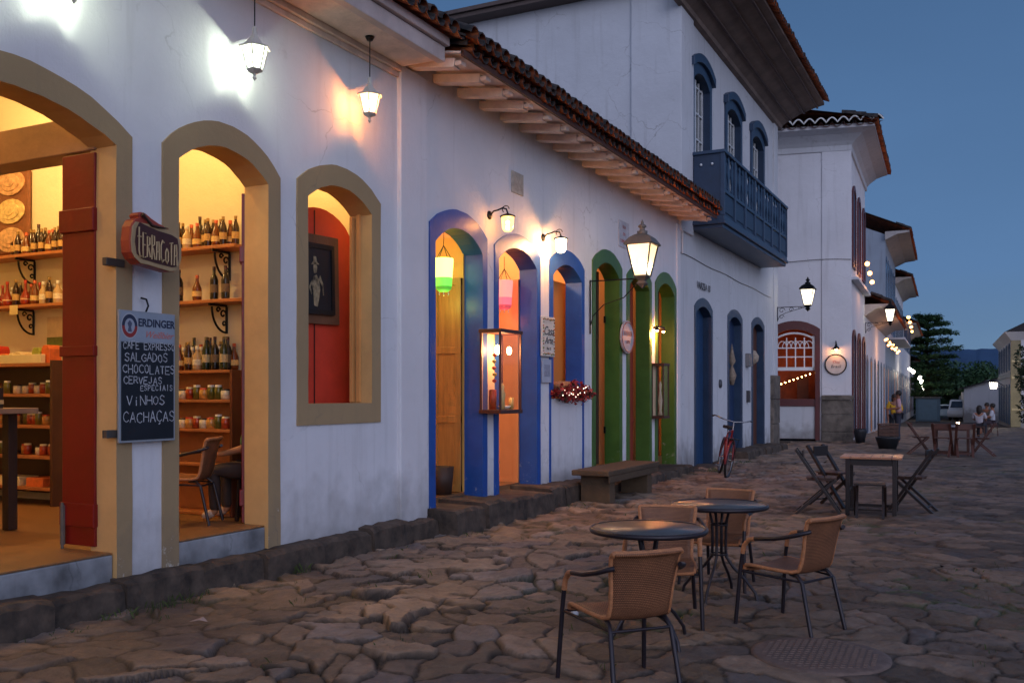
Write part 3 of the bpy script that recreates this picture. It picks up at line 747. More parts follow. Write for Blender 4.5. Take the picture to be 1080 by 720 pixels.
# leaves
d = panel_rails(hB, (-6.27, 10.93), (-6.72, 10.93), .36, 3.2, WOOD, 1, 3)
MB(off).box(-6.9, -6.26, 10.96, 10.99, .36, 3.75).build('door_lining', mat('yellow_lining', '#d8a24e', .6, .1), hB)
panel_rails(hB, (-6.27, 12.65), (-6.95, 12.65), .3, 3.36, WOODLT, 1, 1)
leaf(hB, (-6.33, 13.3), (-6.36, 14.62), 1.4, 3.5, mat('plain_orange_shutter', '#d08038', .6, .08), 'shutter', .03)
panel_rails(hB, (-6.31, 15.02), (-6.33, 15.96), .4, 3.86, mat('dark_brown_leaf', '#3e281c', .5, .25, 3, .1), 1, 3)
leaf(hB, (-6.3, 16.72), (-6.34, 17.82), .3, 3.85, mat('brick_red_leaf', '#8e3a30', .5, .2), 'door_leaf', rails=((1.1, 1.2, .01), (2.75, 2.85, .01)))
leaf(hB, (-6.3, 18.4), (-6.33, 19.46), .2, 3.85, mat('dark_red_leaf', '#5a2018', .5, .2), 'door_leaf', planks=3)
for z in (.95, 2.95): MB(off).box(-6.27, -6.24, 16.1, 16.14, z, z+.12).build('hinge', IRON, hB)
# eave B: rafters, boards, fascia strip, tiles
m_ = MB(off); y = 9.25
RF = []
while y < 19.8:
    m2 = MB(off)
    m2.bar((XW-.1, y, 5.47), (-5.36, y, 5.365), .15, .1, up=(0, 0, 1))
    m2.box(-5.36, -5.28, y-.06, y+.06, 5.335, 5.385)
    m2.build('rafter', RAFTER, hB, bevel=.006); y += .585
m_.add([(XW, 9.1, 5.56), (-5.2, 9.1, 5.42), (-5.2, 19.95, 5.42), (XW, 19.95, 5.56), (XW, 9.1, 5.58), (-5.2, 9.1, 5.44), (-5.2, 19.95, 5.44), (XW, 19.95, 5.58)],
       [(0, 1, 2, 3), (4, 7, 6, 5), (0, 4, 5, 1), (1, 5, 6, 2), (2, 6, 7, 3), (3, 7, 4, 0)])
m_.build('roof_boarding', RAFTER, hB)
MB(off).box(-5.23, -5.19, 9.1, 19.95, 5.39, 5.455).build('eave_batten', mat('dark_batten', '#4a2a1e', .7, .3, 6), hB)
tile_roof(hB, lambda u, v, h: (-5.20-v, 9.15+u, 5.47+h), 10.75, .7, R(12), 'under_tiles', seed=15, rows2=1)
tile_roof(hB, lambda u, v, h: (-5.13-v, 9.1+u, 5.585+h), 10.85, 6.0, R(24), seed=5)
# white corner pilaster at the end of the house
MB(off).box(XW-.02, XW+.03, 19.66, 19.9, -.1, 5.3).build('pilaster', WHITE, hB, bevel=.01)
MB(off).tube([(XW+.05, 19.95, 5.2), (XW+.05, 19.95, 4.7)], .02, 8).build('waste_pipe', WHITE2, hB)
m_ = MB(off); m_.tube([(XW+.012, 19.9+i*.5, 4.72-.006*i+.015*math.sin(i)) for i in range(20)], .008, 5); m_.build('cable', GREYLAMP, hB)
# raised kerb blocks
def stone_blocks(name, label, x0, x1, y0, y1, z0, z1, n, seed=1, m=STEPSTONE, cat='kerb'):
    rr = random.Random(seed); t = thing(name, label, cat, (x0, y0, z0), kind='structure')
    ys = [y0+(y1-y0)*i/n+rr.uniform(-.12, .12)*(0 < i < n) for i in range(n+1)]
    mbb = MB(t.location)
    for a, b in zip(ys, ys[1:]):
        dx, dz = rr.uniform(-.05, .03), rr.uniform(-.035, .015)
        nu = 6
        P = [[None]*3 for _ in range(nu+1)]
        vs = []
        for i in range(nu+1):
            yy = a+.006+(b-a-.012)*i/nu
            e = .02 if i in (0, nu) else 0
            for (xx, zz) in ((x0, z1+dz), (x1+dx-.04, z1+dz-e), (x1+dx, z1+dz-.035-e), (x1+dx+.02, z0)):
                vs.append((xx+(rr.uniform(-.013, .013) if xx != x0 else 0), yy, zz+(rr.uniform(-.012, .012) if zz > z0 else 0)))
        mbb.add(vs, [(i*4+j, (i+1)*4+j, (i+1)*4+j+1, i*4+j+1) for i in range(nu) for j in range(3)])
        mbb.add([vs[0], vs[1], vs[2], vs[3], (x0, a+.006, z0)], [(0, 1, 2, 3, 4)]); mbb.add([vs[-4], vs[-3], vs[-2], vs[-1], (x0, b-.006, z0)], [(0, 1, 2, 3, 4)])
    mbb.build('kerb_stone', m, t)
    return t
stone_blocks('kerb', 'dark worn stone kerb along the shop wall', XW-.02, -5.82, -3, 9.62, -.1, .235, 17, 2)
stone_blocks('pavement', 'raised stone step below the blue doors', XW-.3, -5.56, 9.64, 14.3, -.1, .31, 7, 3)
stone_blocks('pavement', 'raised stone step below the green doors', XW-.3, -5.6, 14.31, 19.7, -.1, .17, 8, 4)
stone_blocks('pavement', 'stone footing below the balcony house', XW-.3, -5.5, 19.9, 30.0, -.15, .02, 12, 5)
stone_blocks('pavement', 'stone doorstep blocks at the balcony house doors', XW-.3, -5.42, 23.9, 29, -.15, .22, 7, 6)

# ---- things on house B
def text_mesh(s, size=.1, ext=.004, shear=0, bold=0):
    cu = bpy.data.curves.new('txt', 'FONT'); cu.body = s; cu.size = size; cu.extrude = ext; cu.shear = shear; cu.offset = bold
    cu.align_x = 'CENTER'; cu.align_y = 'CENTER'; cu.resolution_u = 3
    o = bpy.data.objects.new('txt', cu); COL.objects.link(o)
    dg = bpy.context.evaluated_depsgraph_get(); me = bpy.data.meshes.new_from_object(o.evaluated_get(dg))
    bpy.data.objects.remove(o); return me
def put_text(name, s, loc, parent, m, size=.1, ext=.003, shear=0, bold=0, sx=1, face='x'):
    me = text_mesh(s, size, ext, shear, bold); me.materials.clear(); me.materials.append(m)
    o = bpy.data.objects.new(name, me); COL.objects.link(o); o.parent = parent; o.location = loc; o.scale = (sx, 1, 1)
    o.rotation_euler = (R(90), 0, R(90)) if face == 'x' else (R(90), 0, 0)
    return o
INK = mat('dark_ink', '#2a2c34', .6, .1); INKR = mat('faded_red_ink', '#a8483c', .6, .1)
PLQ = mat('cream_plaque', '#cfcac0', .6, .15, 6, .1)
t = thing('number_tile', 'small square street-number tile high between the blue doors', 'tile', (XW+.001, 12.03, 4.64))
MB().box(0, .02, -.18, .18, -.15, .15).build('tile_face', mat('aged_tile', '#a8a298', .5, .3, 12), t, bevel=.004)
MB().box(.021, .024, -.13, .13, -.1, .1).build('tile_border', mat('aged_tile_in', '#a49c90', .5, .3, 20), t)
t = thing('street_sign', 'blue-white enamel street name plate behind the big wall lantern', 'sign', (XW+.001, 16.4, 4.57))
MB().box(0, .015, -.27, .27, -.24, .24).build('plate', mat('faded_plate', '#b3b2ba', .4, .2, 8), t, bevel=.004)
for i, s in enumerate(('RUA', 'DO', 'COMERCIO')): put_text('lettering', s, (.017, 0, .13-i*.13), t, INKR, .085, .001)
# plaque with floral border
t = thing('shop_plaque', 'white rectangular plaque with floral border between second blue door and window', 'sign', (XW+.05, 12.97, 2.52))
MB().box(-.02, .015, -.22, .24, -.3, .3).build('board', PLQ, t, bevel=.01)
m_ = MB()
for i in range(44):
    u = i/44*4; k = int(u); f = u-k
    y, z = [(-.18+.38*f, .26), (.2, .26-.52*f), (.2-.38*f, -.26), (-.18, -.26+.52*f)][k]
    m_.sphere((.018, y+rnd.uniform(-.008, .008), z+rnd.uniform(-.008, .008)), rnd.uniform(.008, .017), 6, 4, m=i % 2, sz=1)
m_.build('floral_border', [mat('border_red', '#a0603c', .6, .2), mat('border_green', '#6a7a50', .6, .2)], t)['kind'] = 'stuff'
put_text('lettering', 'Casa', (.018, .01, .08), t, INK, .19, .002, .3); put_text('lettering', 'Arte', (.018, .01, -.06), t, INK, .15, .002, .3); put_text('lettering', 'No 12', (.018, .01, -.18), t, INK, .06, .002)
t = thing('wall_notice', 'narrow framed notice hung under the floral plaque', 'notice', (XW+.03, 12.97, 2.0))
MB().box(-.01, .01, -.16, .16, -.17, .18).build('sheet', mat('notice_sheet', '#a8b0c0', .4, .15, 5), t, bevel=.004)
MB().box(.011, .013, -.1, .1, -.08, .1).build('print', mat('notice_print', '#8890a4', .5, .4, 40), t)
# oval sign
t = thing('oval_sign', 'pale oval hanging sign between the first two green doors', 'sign', (XW+.06, 16.43, 2.7))
m_ = MB(); m_.prism([(.34*math.cos(a), .3*math.sin(a)) for a in [k*PI/14 for k in range(28)]], 'x', -.02, .02); m_.build('board', mat('oval_board', '#b9aeb0', .5, .15), t, bevel=.01)
m_ = MB(); m_.tube([(.024, .31*math.cos(a), .27*math.sin(a)) for a in [k*PI/14 for k in range(28)]], .008, 5, closed=True); m_.build('border_line', INKR, t)
put_text('lettering', 'ATELIER', (.024, 0, .06), t, INKR, .12, .001); put_text('lettering', 'arte', (.024, 0, -.08), t, INKR, .12, .001, .3)
# ---- glass display cases
def display_case(loc, dx, dy, h, label, goods=True):
    t = thing('display_case', label, 'display case', loc)
    FR = mat('case_frame_brown', '#4a2820', .45, .15)
    m_ = MB(); s = .025
    for (x, y) in ((0, 0), (dx-s, 0), (0, dy-s), (dx-s, dy-s)): m_.box(x, x+s, y, y+s, .0301, h-.0301)
    m_.box(-.01, dx+.01, -.01, dy+.01, -.02, .03); m_.box(-.012, dx+.012, -.012, dy+.012, h-.03, h+.02)
    m_.build('frame', FR, t, bevel=.003)
    MB().box(.012, .014, s, dy-s, .031, h-.031).build('back_panel', mat('case_back', '#e8c8a0', .6, .1), t)
    g = MB(); g.quad((dx-.01, s, .03), (dx-.01, dy-s, .03), (dx-.01, dy-s, h-.03), (dx-.01, s, h-.03)); g.quad((s, .01, .03), (dx-s, .01, .03), (dx-s, .01, h-.03), (s, .01, h-.03))
    g.build('glass', glassy('case_glass', (1, 1, 1), .9), t)
    return t
c1 = display_case((XW+.005, 10.93, 1.42), .31, .62, 1.07, 'lit brown-framed display case of trinkets mounted between the two blue doors')
MB().sphere((.2, .12, .82), .04, 10, 7, sz=1.6).build('bulb', BULBY, c1); MB().sphere((.2, .46, .82), .035, 10, 7, sz=1.6).build('bulb', BULBY, c1)
lamp('case_light', (.24, .29, .84), '#ffb070', 26, .04, c1)
goods = [((.14, .1, .031), 'tin', [(0, 0), (.05, .002), (.05, .26), (0, .27)], '#a0281c'), ((.2, .26, .031), 'carved_figurine', [(0, 0), (.04, .01), (.03, .12), (.045, .2), (.02, .26), (.03, .31), (0, .36)], '#c8b070'),
         ((.15, .42, .031), 'white_dish', [(0, 0), (.06, .01), (.09, .05), (.08, .05), (.05, .02)], '#e8dccb'), ((.2, .52, .031), 'candle_glass', [(0, 0), (.03, .002), (.035, .16), (.03, .16)], '#d8b060')]
for p, nme, prof, c in goods:
    o = MB().lathe(prof, n=12).build(nme, mat('good_'+nme, c, .4, .2, 20)); o.location = Vector(p)+c1.location
    tag(o, {'tin': 'red tin standing in the lit display case', 'carved_figurine': 'small pale carved figurine in the lit display case', 'white_dish': 'white dish in the lit display case', 'candle_glass': 'amber candle glass in the lit display case'}[nme], {'tin': 'tin', 'carved_figurine': 'figurine', 'white_dish': 'dish', 'candle_glass': 'glass'}[nme])
orn = MB()
for i in range(5): orn.lathe([(.001, 0), (.03, .02), (.03, .04), (.001, .06)], (.17, .09+.012*math.sin(i*2), .38+i*.085), 8, m=i % 2)
orn.tube([(.17, .09, .38), (.17, .09, 1.03)], .003, 4)
o = orn.build('hanging_ornament', [mat('orn_red', '#c0281c', .4, .1), mat('orn_gold', '#c8963c', .4, .1)]); o.location = c1.location; tag(o, 'string of red and gold beads hanging in the lit display case', 'ornament')
c2 = display_case((XW+.005, 17.99, 1.2), .25, .36, 1.05, 'narrow brown display case on the wall between the last two green doors')
o = MB().lathe([(0, 0), (.05, .01), (.025, .1), (.045, .3), (.02, .5), (.03, .62), (0, .7)], n=10).build('carved_figurine', mat('pale_wood_carving', '#c9b9a0', .5, .2)); o.location = (XW+.13, 18.17, 1.235)
tag(o, 'tall pale carving standing in the narrow display case', 'figurine')
# ---- sconces
def sconce(y, z, label, pw, shade_m, xoff=.28):
    t = thing('wall_sconce', label, 'lamp', (XW+.001, y, z))
    MB().lathe([(0, 0), (.06, 0), (.055, .02), (.0, .03)], n=12).build('backplate', IRON, t).rotation_euler = (0, R(90), 0)
    pts = [(.02, 0, 0), (.07, 0, .05), (.14, 0, .06), (.2, 0, .08), (xoff-.02, 0, .06), (xoff, 0, .0)]
    m_ = MB(); m_.tube(pts, .011, 7); m_.tube([(xoff-.03+.05*math.cos(a), 0, .06+.045*math.sin(a)) for a in [k*.5 for k in range(9)]], .007, 6); m_.build('arm', IRON, t)
    MB().lathe([(.02, 0), (.1, -.03), (.105, -.045), (.0, -.03)], (xoff, 0, 0), 14).build('cap', IRON, t)
    MB().lathe([(.082, -.045), (.075, -.2), (.04, -.24), (0, -.245)], (xoff, 0, 0), 14).build('lamp_shade', shade_m, t)
    MB().sphere((xoff, 0, -.12), .03, 8, 6).build('bulb', BULBY, t)
    lamp('sconce_light', (xoff, 0, -.12), '#ffab62', pw, .04, t)
    return t
SG = glassy('sconce_yellow_glass', (1, .85, .55), .7, '#ffd070', 2.0)
sconce(11.2, 4.05, 'yellow glass wall sconce between the first two blue arches', 15, SG)
sconce(12.9, 4.0, 'very bright white wall sconce between the second blue arch and the blue window', 120, glassy('sconce_white_glass', (1, .95, .85), .85, '#ffe2b0', 22), .3)
t = thing('wall_sconce', 'twin-spot wall lamp above the narrow display case', 'lamp', (XW+.001, 18.1, 2.98))
MB().box(0, .16, -.03, .03, -.02, .02).build('arm', IRON, t, bevel=.004); MB().box(.13, .17, -.24, .24, -.015, .02).build('crossbar', IRON, t, bevel=.004)
for s in (-.2, .2):
    MB().lathe([(.02, .0), (.045, -.05), (.05, -.07)], (.15, s, 0), 10).build('lamp_shade', BRASS if 'BRASS' in globals() else IRON, t)
    MB().sphere((.15, s, -.06), .035, 8, 6).build('bulb', BULBY, t)
lamp('spot_light', (.17, 0, -.14), '#ff9c58', 75, .05, t)
# ---- pendant lanterns in doors
def pendant(x, y, ztop, label, glow, foot, gs, pw):
    t = thing('pendant_lantern', label, 'lamp', (x, y, ztop-.45))
    m_ = MB(); m_.tube([(0, 0, .62), (0, 0, .8)], .004, 5)
    for k in range(4):
        a = k*PI/2; m_.tube([(0, 0, .62), (.06*math.cos(a), .06*math.sin(a), .53), (.11*math.cos(a), .11*math.sin(a), .45)], .005, 5)
    m_.build('hanger', IRON, t)
    MB().lathe([(.125, .45), (.13, .42), (.115, .2)], n=16).build('lamp_shade', emis(label[:8]+'_shade', glow, gs), t)
    MB().lathe([(.115, .198), (.108, .09)], n=16).build('lower_shade', emis(label[:8]+'_low', foot, 1.6), t)
    MB().lathe([(.108, .088), (.1, .05), (.06, .02), (0, .02)], n=16).build('shade_foot', emis(label[:8]+'_foot', foot, .5), t)
    m_ = MB()
    for k in range(6):
        m_ = MB(); m_.lathe([(.001, 0), (.01, .02), (.001, .04)], (.07*math.cos(k*1.05), .07*math.sin(k*1.05), -.03), 6); m_.tube([(.07*math.cos(k*1.05), .07*math.sin(k*1.05), .0), (.07*math.cos(k*1.05), .07*math.sin(k*1.05), .05)], .002, 4)
        m_.build('glass_drop', glassy('drops', (.9, 1, .9), .5), t)
    lamp('pendant_light', (0, 0, -.12), glow, pw, .08, t)
pendant(-6.36, 10.62, 3.42, 'green and white glass pendant lantern in the first blue doorway', '#dcff80', '#6cd048', 2.6, 3)
pendant(-6.4, 12.42, 3.33, 'pink tulle pendant lantern in the second blue doorway', '#ff7a70', '#e05a68', 1.8, 2)
for (x, y, z, pw, c, lb) in ((-7.9, 10.2, 4.7, 150, '#ffd8a0', 'round ceiling globe lamp behind the first blue door'), (-7.7, 12.0, 4.7, 95, '#ffd0a0', 'round ceiling globe lamp behind the second blue door'), (-7.5, 13.6, 4.7, 95, '#ffd0a0', 'round ceiling globe lamp behind the blue window'), (-7.6, 15.6, 4.6, 40, '#ffd0a0', 'round ceiling globe lamp behind the first green door'), (-7.6, 17.3, 4.6, 24, '#ffd0a0', 'round ceiling globe lamp behind the middle green door')):
    globe(x, y, z, pw, lb, c)
# shop goods behind first blue door
t = thing('open_shelving', 'cream open shelving with small goods inside the first blue doorway', 'shelving', (-8.6, 10.75, .35))
m_ = MB(t.location)
for z in (.4, .9, 1.4, 1.9, 2.4): m_.box(-9.3, -7.3, 10.75, 11.05, z, z+.03)
m_.box(-9.3, -7.3, 11.06, 11.08, .36, 2.8); m_.build('shelf', mat('cream_shelving', '#e0b878', .6, .1), t)
for i, z in enumerate((.93, 1.43, 1.93)):
    for q in range(4):
        o = MB().lathe([(0, 0), (.05, .01), (.07, .1), (.04, .2), (.045, .24)], n=10).build('clay_vase', mat('vase%d%d' % (i, q), ['#8a3020', '#c8a060', '#3a4a5a', '#d8c8a8'][(i+q) % 4], .5, .2)); o.location = (-8.7+q*.3, 10.9, z+.001)
        tag(o, ['dark red', 'ochre', 'slate blue', 'cream'][(i+q) % 4]+' clay vase on the %s cream shelf behind the first blue door' % ['lowest', 'middle', 'top'][i], 'vase')
o = MB().lathe([(0, 0), (.14, 0), (.17, .36), (.16, .36), (.13, .02)], n=14).build('waste_bin', mat('dark_bin', '#3a2418', .6, .2)); o.location = (-6.42, 10.65, .351)
tag(o, 'dark round waste bin on the floor inside the first blue doorway', 'bin')
# garland on window sill
t = thing('flower_garland', 'red flower garland with fairy lights along the blue window sill', 'garland', (XW+.06, 13.85, 1.68))
m_ = MB(); rr = random.Random(11)
for i in range(1100):
    u = rr.random(); y = -.72+1.5*u; w = .14*math.sin(PI*min(1, max(0, u)))+.04
    c = Vector((rr.gauss(.03, .05), y, rr.gauss(0, w*.42)-.01)); c.x = max(-.03, c.x)
    s = rr.uniform(.016, .034); n = Vector((rr.uniform(-1, 1), rr.uniform(-1, 1), rr.uniform(-1, 1))).normalized(); a = n.orthogonal().normalized()*s; b = n.cross(a)
    m_.add([c-a-b*.5, c+a*.2-b, c+a+b*.4, c-a*.2+b], [(0, 1, 2, 3)], rr.choice((0, 0, 0, 1, 2)))
m_.build('blossoms', [mat('petal_red', '#86181a', .6, .3), mat('petal_pink', '#b04038', .6, .3), mat('leaf_dark', '#3a2a18', .6, .3)], t)['kind'] = 'stuff'
m_ = MB()
for i in range(26): m_.sphere((.09+rr.uniform(-.02, .03), -.62+rr.random()*1.2, rr.gauss(0, .05)), .009, 6, 4)
m_.build('fairy_lights', emis('fairy', '#ffe8d0', 3.5), t)['kind'] = 'stuff'
o = MB().lathe([(0, 0), (.12, 0), (.17, .12), (.18, .2), (.16, .2), (.1, .02)], n=14).build('sill_basket', RATTANP); o.location = (XW-.1, 13.75, 1.66)
tag(o, 'round wicker basket on the blue window sill behind the garland', 'basket')
# wall numerals / meter on balcony house later
# ================================================================== HOUSE 2: balcony house
h2 = thing('balcony_house', 'two-storey white house with navy balcony and deep dark eaves', 'house', (XW, 25, 0)); off = h2.location
Y0, Y1, ZT = 19.9, 30.2, 10.35
G2 = [(op(21.03, 22.58, .0, 3.67, 3.9), op(21.15, 22.46, .0, 3.5, 3.7)), (op(24.06, 25.66, .2, 3.67, 3.88), op(24.2, 25.52, .2, 3.5, 3.68)), (op(26.78, 28.45, .2, 3.67, 3.88), op(26.92, 28.3, .2, 3.5, 3.68))]
U2 = [(op(20.72, 22.4, 5.6, 9.0, 9.25), op(20.9, 22.22, 5.6, 8.8, 9.02)), (op(23.75, 25.5, 5.6, 9.0, 9.25), op(23.92, 25.33, 5.6, 8.8, 9.02)), (op(26.6, 28.35, 5.6, 9.0, 9.25), op(26.77, 28.18, 5.6, 8.8, 9.02))]
mb = MB(off); wall_faces(mb, T2, Y0, Y1, -.4, 5.5, [grow(i, .04) for _, i in G2]); wall_faces(mb, T2, Y0, Y1, 5.5, ZT, [dict(grow(i, .04), z0=5.56) for _, i in U2])
mb.quad((XW, Y0, -.3), (-16, Y0, -.3), (-16, Y0, 10.75), (XW, Y0, 10.75)); mb.quad((XW, Y1, -.3), (-16, Y1, -.3), (-16, Y1, 10.75), (XW, Y1, 10.75))
mb.quad((-16, Y0, -.3), (-16, Y1, -.3), (-16, Y1, 10.75), (-16, Y0, 10.75))
mb.build('wall', WHITE2, h2)
MB(off).box(-7.08, XW+.06, Y0-.06, Y0+.9, 5.2, 10.4).build('corner_pilaster', WHITE2, h2, bevel=.012)
MB(off).box(-6.4, XW+.05, Y1-.5, Y1+.04, 2.2, 10.3).build('corner_pilaster', WHITE2, h2, bevel=.012)
m_ = MB(off)
for i, (a, b) in enumerate(((-.2, .75), (.76, 1.5), (1.51, 2.24))): m_.box(-6.4, XW+.1+.01*i, Y1-.85, Y1+.08, a, b)
m_.build('corner_stone', STONE, h2, bevel=.02)
for i, ((o_, i_), mm, ml) in enumerate(zip(G2, (NAVYDK, NAVY, NAVY), (mat('blue_plank_door', '#1f4066', .45, .15, 3, .1), mat('navy_panel', '#1c3358', .5, .2), mat('brown_inner_leaf', '#5a3424', .5, .2)))):
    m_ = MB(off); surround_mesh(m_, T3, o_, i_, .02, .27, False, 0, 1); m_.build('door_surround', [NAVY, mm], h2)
    lf = leaf(h2, (XW-.2, i_['y0']), (XW-.2, i_['y1']), i_['z0']-.1, i_['zp'], ml, 'door', .04, planks=6)
    k = MB(off); k.sphere((XW-.15, i_['y0']+.2, 1.3), .03, 8, 6); k.build('handle', GREYLAMP, h2)
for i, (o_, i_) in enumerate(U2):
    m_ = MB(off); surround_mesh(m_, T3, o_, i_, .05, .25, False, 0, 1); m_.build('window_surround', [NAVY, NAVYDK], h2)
    yc = (o_['y0']+o_['y1'])/2; hw = (o_['y1']-o_['y0'])/2+.08
    m_ = MB(off); a = arc(yc, hw, 8.98, 9.24, 12); b = [(y, z+.2) for y, z in a]
    m_.prism(a+b[::-1], 'x', XW-.01, XW+.13); m_.build('window_hood', NAVY, h2, bevel=.01)
    # white sashes
    m_ = MB(off); x0 = XW-.16
    ya, yb = i_['y0']+.02, i_['y1']-.02; n = 2
    def vb(y, w=.05): m_.box(x0, x0+.04, y-w/2, y+w/2, 5.62, 8.95)
    for y, w in ((ya+.03, .07), (yc-.03, .06), (yc+.04, .06), (yb-.03, .07), ((ya+yc)/2, .03), ((yb+yc)/2, .03)): vb(y, w)
    for z in (5.65, 6.3, 6.95, 7.6, 8.2, 8.8): m_.box(x0+.002, x0+.038, ya, yb, z-.02, z+.02)
    m_.build('window_frame', mat('white_sash', '#c8ccd0', .4, .1), h2)
    MB(off).quad((x0+.01, ya, 5.6), (x0+.01, yb, 5.6), (x0+.01, yb, 9.02), (x0+.01, ya, 9.02)).build('window_pane', PANE, h2)
    MB(off).quad((x0-.1, ya-.1, 5.5), (x0-.1, yb+.1, 5.5), (x0-.1, yb+.1, 9.2), (x0-.1, ya-.1, 9.2)).build('unlit_room_sheet', mat('dark_room', '#0c1018', .8, .1), h2)  # dark sheet behind the panes stands in for the unlit room
# balcony
bal = thing('balcony', None, None, (0, 0, 0)); bal.parent = h2; bal.location = (0, 0, 0)
def BM(): return MB(off)
BY0, BY1, BX = 20.72, 27.95, XW+.76
m_ = BM(); m_.box(XW+.001, BX+.03, BY0-.03, BY1+.03, 5.42, 5.5); m_.box(XW+.001, BX-.03, BY0+.03, BY1-.03, 5.33, 5.418)
m_.box(XW+.001, BX, BY0, BY1, 5.502, 5.6)
for y in [BY0+.2+i*.97 for i in range(8)]: m_.prism([(XW+.002, 4.95), (XW+.1, 5.0), (BX-.2, 5.25), (BX-.1, 5.328), (XW+.002, 5.328)], 'y', y, y+.1) if False else None
m_.build('balcony_floor', NAVY, bal, bevel=.01)
m_ = BM(); zt = 7.05
m_.box(BX-.1, BX+.03, BY0-.03, BY1+.03, zt-.07, zt); m_.box(XW+.001, BX-.101, BY0-.03, BY0+.08, zt-.07, zt); m_.box(XW+.001, BX-.101, BY1-.08, BY1+.03, zt-.07, zt)
m_.box(BX-.07, BX, BY0+.09, BY1-.09, 6.12, 6.2); m_.build('handrail', NAVY, bal, bevel=.008)
m_ = BM(); nb = 7
ys = [BY0+(BY1-BY0)*i/nb for i in range(nb+1)]
for y in ys: BM().box(BX-.08, BX+.012, max(BY0, y-.05), min(BY1, y+.05), 5.602, zt-.072).build('post', NAVY, bal, bevel=.005)
BM().box(XW+.002, XW+.06, BY0, BY0+.07, 5.602, zt-.072).build('post', NAVY, bal, bevel=.005)
m_ = BM()
for a, b in zip(ys, ys[1:]):   # lower solid panels with a raised field
    m_.box(BX-.05, BX-.03, a+.05, b-.05, 5.602, 6.118); m_.box(BX-.03, BX-.012, a+.13, b-.13, 5.69, 6.03)
m_.box(XW+.06, BX-.08, BY0+.02, BY0+.04, 5.602, zt-.072); m_.box(XW+.06, BX-.08, BY1-.04, BY1-.02, 5.602, zt-.072)
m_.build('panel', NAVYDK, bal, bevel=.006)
def splat(y, w=.25):
    pr = [(.03, 0), (.07, .04), (.035, .12), (.03, .2), (.085, .4), (.06, .55), (.03, .64), (.07, .7), (.04, .78)]
    return [(y-r*w/.17, 6.2+z) for r, z in pr]+[(y+r*w/.17, 6.2+z) for r, z in pr[::-1]]
for a, b in zip(ys, ys[1:]):
    for k in range(3):
        m_ = BM(); y = a+(b-a)*(k+.5)/3
        m_.prism(splat(y), 'x', BX-.055, BX-.02); m_.build('baluster', NAVY, bal)
m_ = BM()
for x in (XW+.25, XW+.5): MB(off).sphere((x, BY0-.01, 6.75), .03, 8, 6).build('end_button', mat('white_button', '#d0d4d8', .4, .1), bal)
# soffit curve and roof
m_ = MB(off)
prof = [(XW, 10.0), (XW+.12, 10.02), (XW+.14, 10.12), (XW+.35, 10.25), (XW+.7, 10.42), (XW+1.15, 10.55), (XW+1.4, 10.6), (XW+1.4, 10.68), (XW-.1, 10.68)]
m_.prism(prof, 'y', Y0-.5, Y1+.35); m_.build('eave_soffit', mat('grey_brown_eave', '#7c6a60', .75, .35, 1.5, .3, 10), h2)
for x_, z_ in ((XW+.4, 10.275), (XW+.8, 10.445), (XW+1.2, 10.555)): MB(off).box(x_-.025, x_+.025, Y0-.48, Y1+.33, z_-.05, z_-.005).build('eave_moulding', mat('eave_moulding_brown', '#5e4c46', .75, .3, 2, .2, 10), h2)
m_ = MB(off); m_.box(-16, XW-.1, Y0-.5, Y0-.001, 10.66, 10.75); m_.box(-16, XW-.1, Y0-.42, Y0-.002, 10.56, 10.655); m_.build('side_cornice', mat('grey_brown_cornice', '#5a4c48', .75, .25, 2, .2, 14), h2)
tile_roof(h2, lambda u, v, h: (XW+1.5-v, Y0-.6+u, 10.7+h), 11.2, 8, R(24), seed=8)
# numerals, meters, letter box
t = thing('shop_lettering', 'small dark metal lettering above the dark blue door', 'sign', (XW+.03, 21.8, 4.15))
put_text('lettering', 'VARZEA 18', (0, -.05, .0), t, INK, .23, .003, 0, .0)
o = MB().box(0, .12, -.16, .16, -.18, .18).build('letter_box', mat('grey_letter_box', '#6a6e72', .4, .2), bevel=.01); o.location = (XW+.001, 26.2, 2.6); tag(o, 'grey metal letter box on the white wall between two navy doors', 'letter box')
o = MB().lathe([(0, 0), (.11, 0), (.1, .04), (0, .05)], n=16).build('round_meter', mat('dark_meter', '#3c4048', .4, .2)); o.location = (XW+.001, 23.3, 1.92); o.rotation_euler = (0, R(90), 0); tag(o, 'small round meter on the wall just past the dark blue door', 'meter')
o = MB().box(0, .08, -.09, .09, -.16, .16).build('switch_box', mat('dark_switch', '#34363c', .4, .2), bevel=.006); o.location = (XW+.001, 26.25, 1.6); tag(o, 'small dark switch box beneath the letter box', 'box')
o = MB().lathe([(0, 0), (.05, .0), (.12, .25), (.03, .5), (.1, .62), (.06, .8), (0, 1.1)], n=10).build('hanging_wreath', mat('dried_flowers', '#8c7c6c', .7, .5, 14, .6, 20)); o.location = (XW-.05, 24.75, 1.9); tag(o, 'dried flower bundle hanging at the second navy door', 'wreath')
o = MB().lathe([(0, 0), (.14, .1), (.16, .25), (.06, .4), (0, .42)], n=12).build('hanging_bag', mat('woven_bag', '#a89888', .7, .4, 14, .5, 20)); o.location = (XW-.06, 27.3, 2.5); tag(o, 'pale woven bag hanging in the farthest door of the balcony house', 'bag')

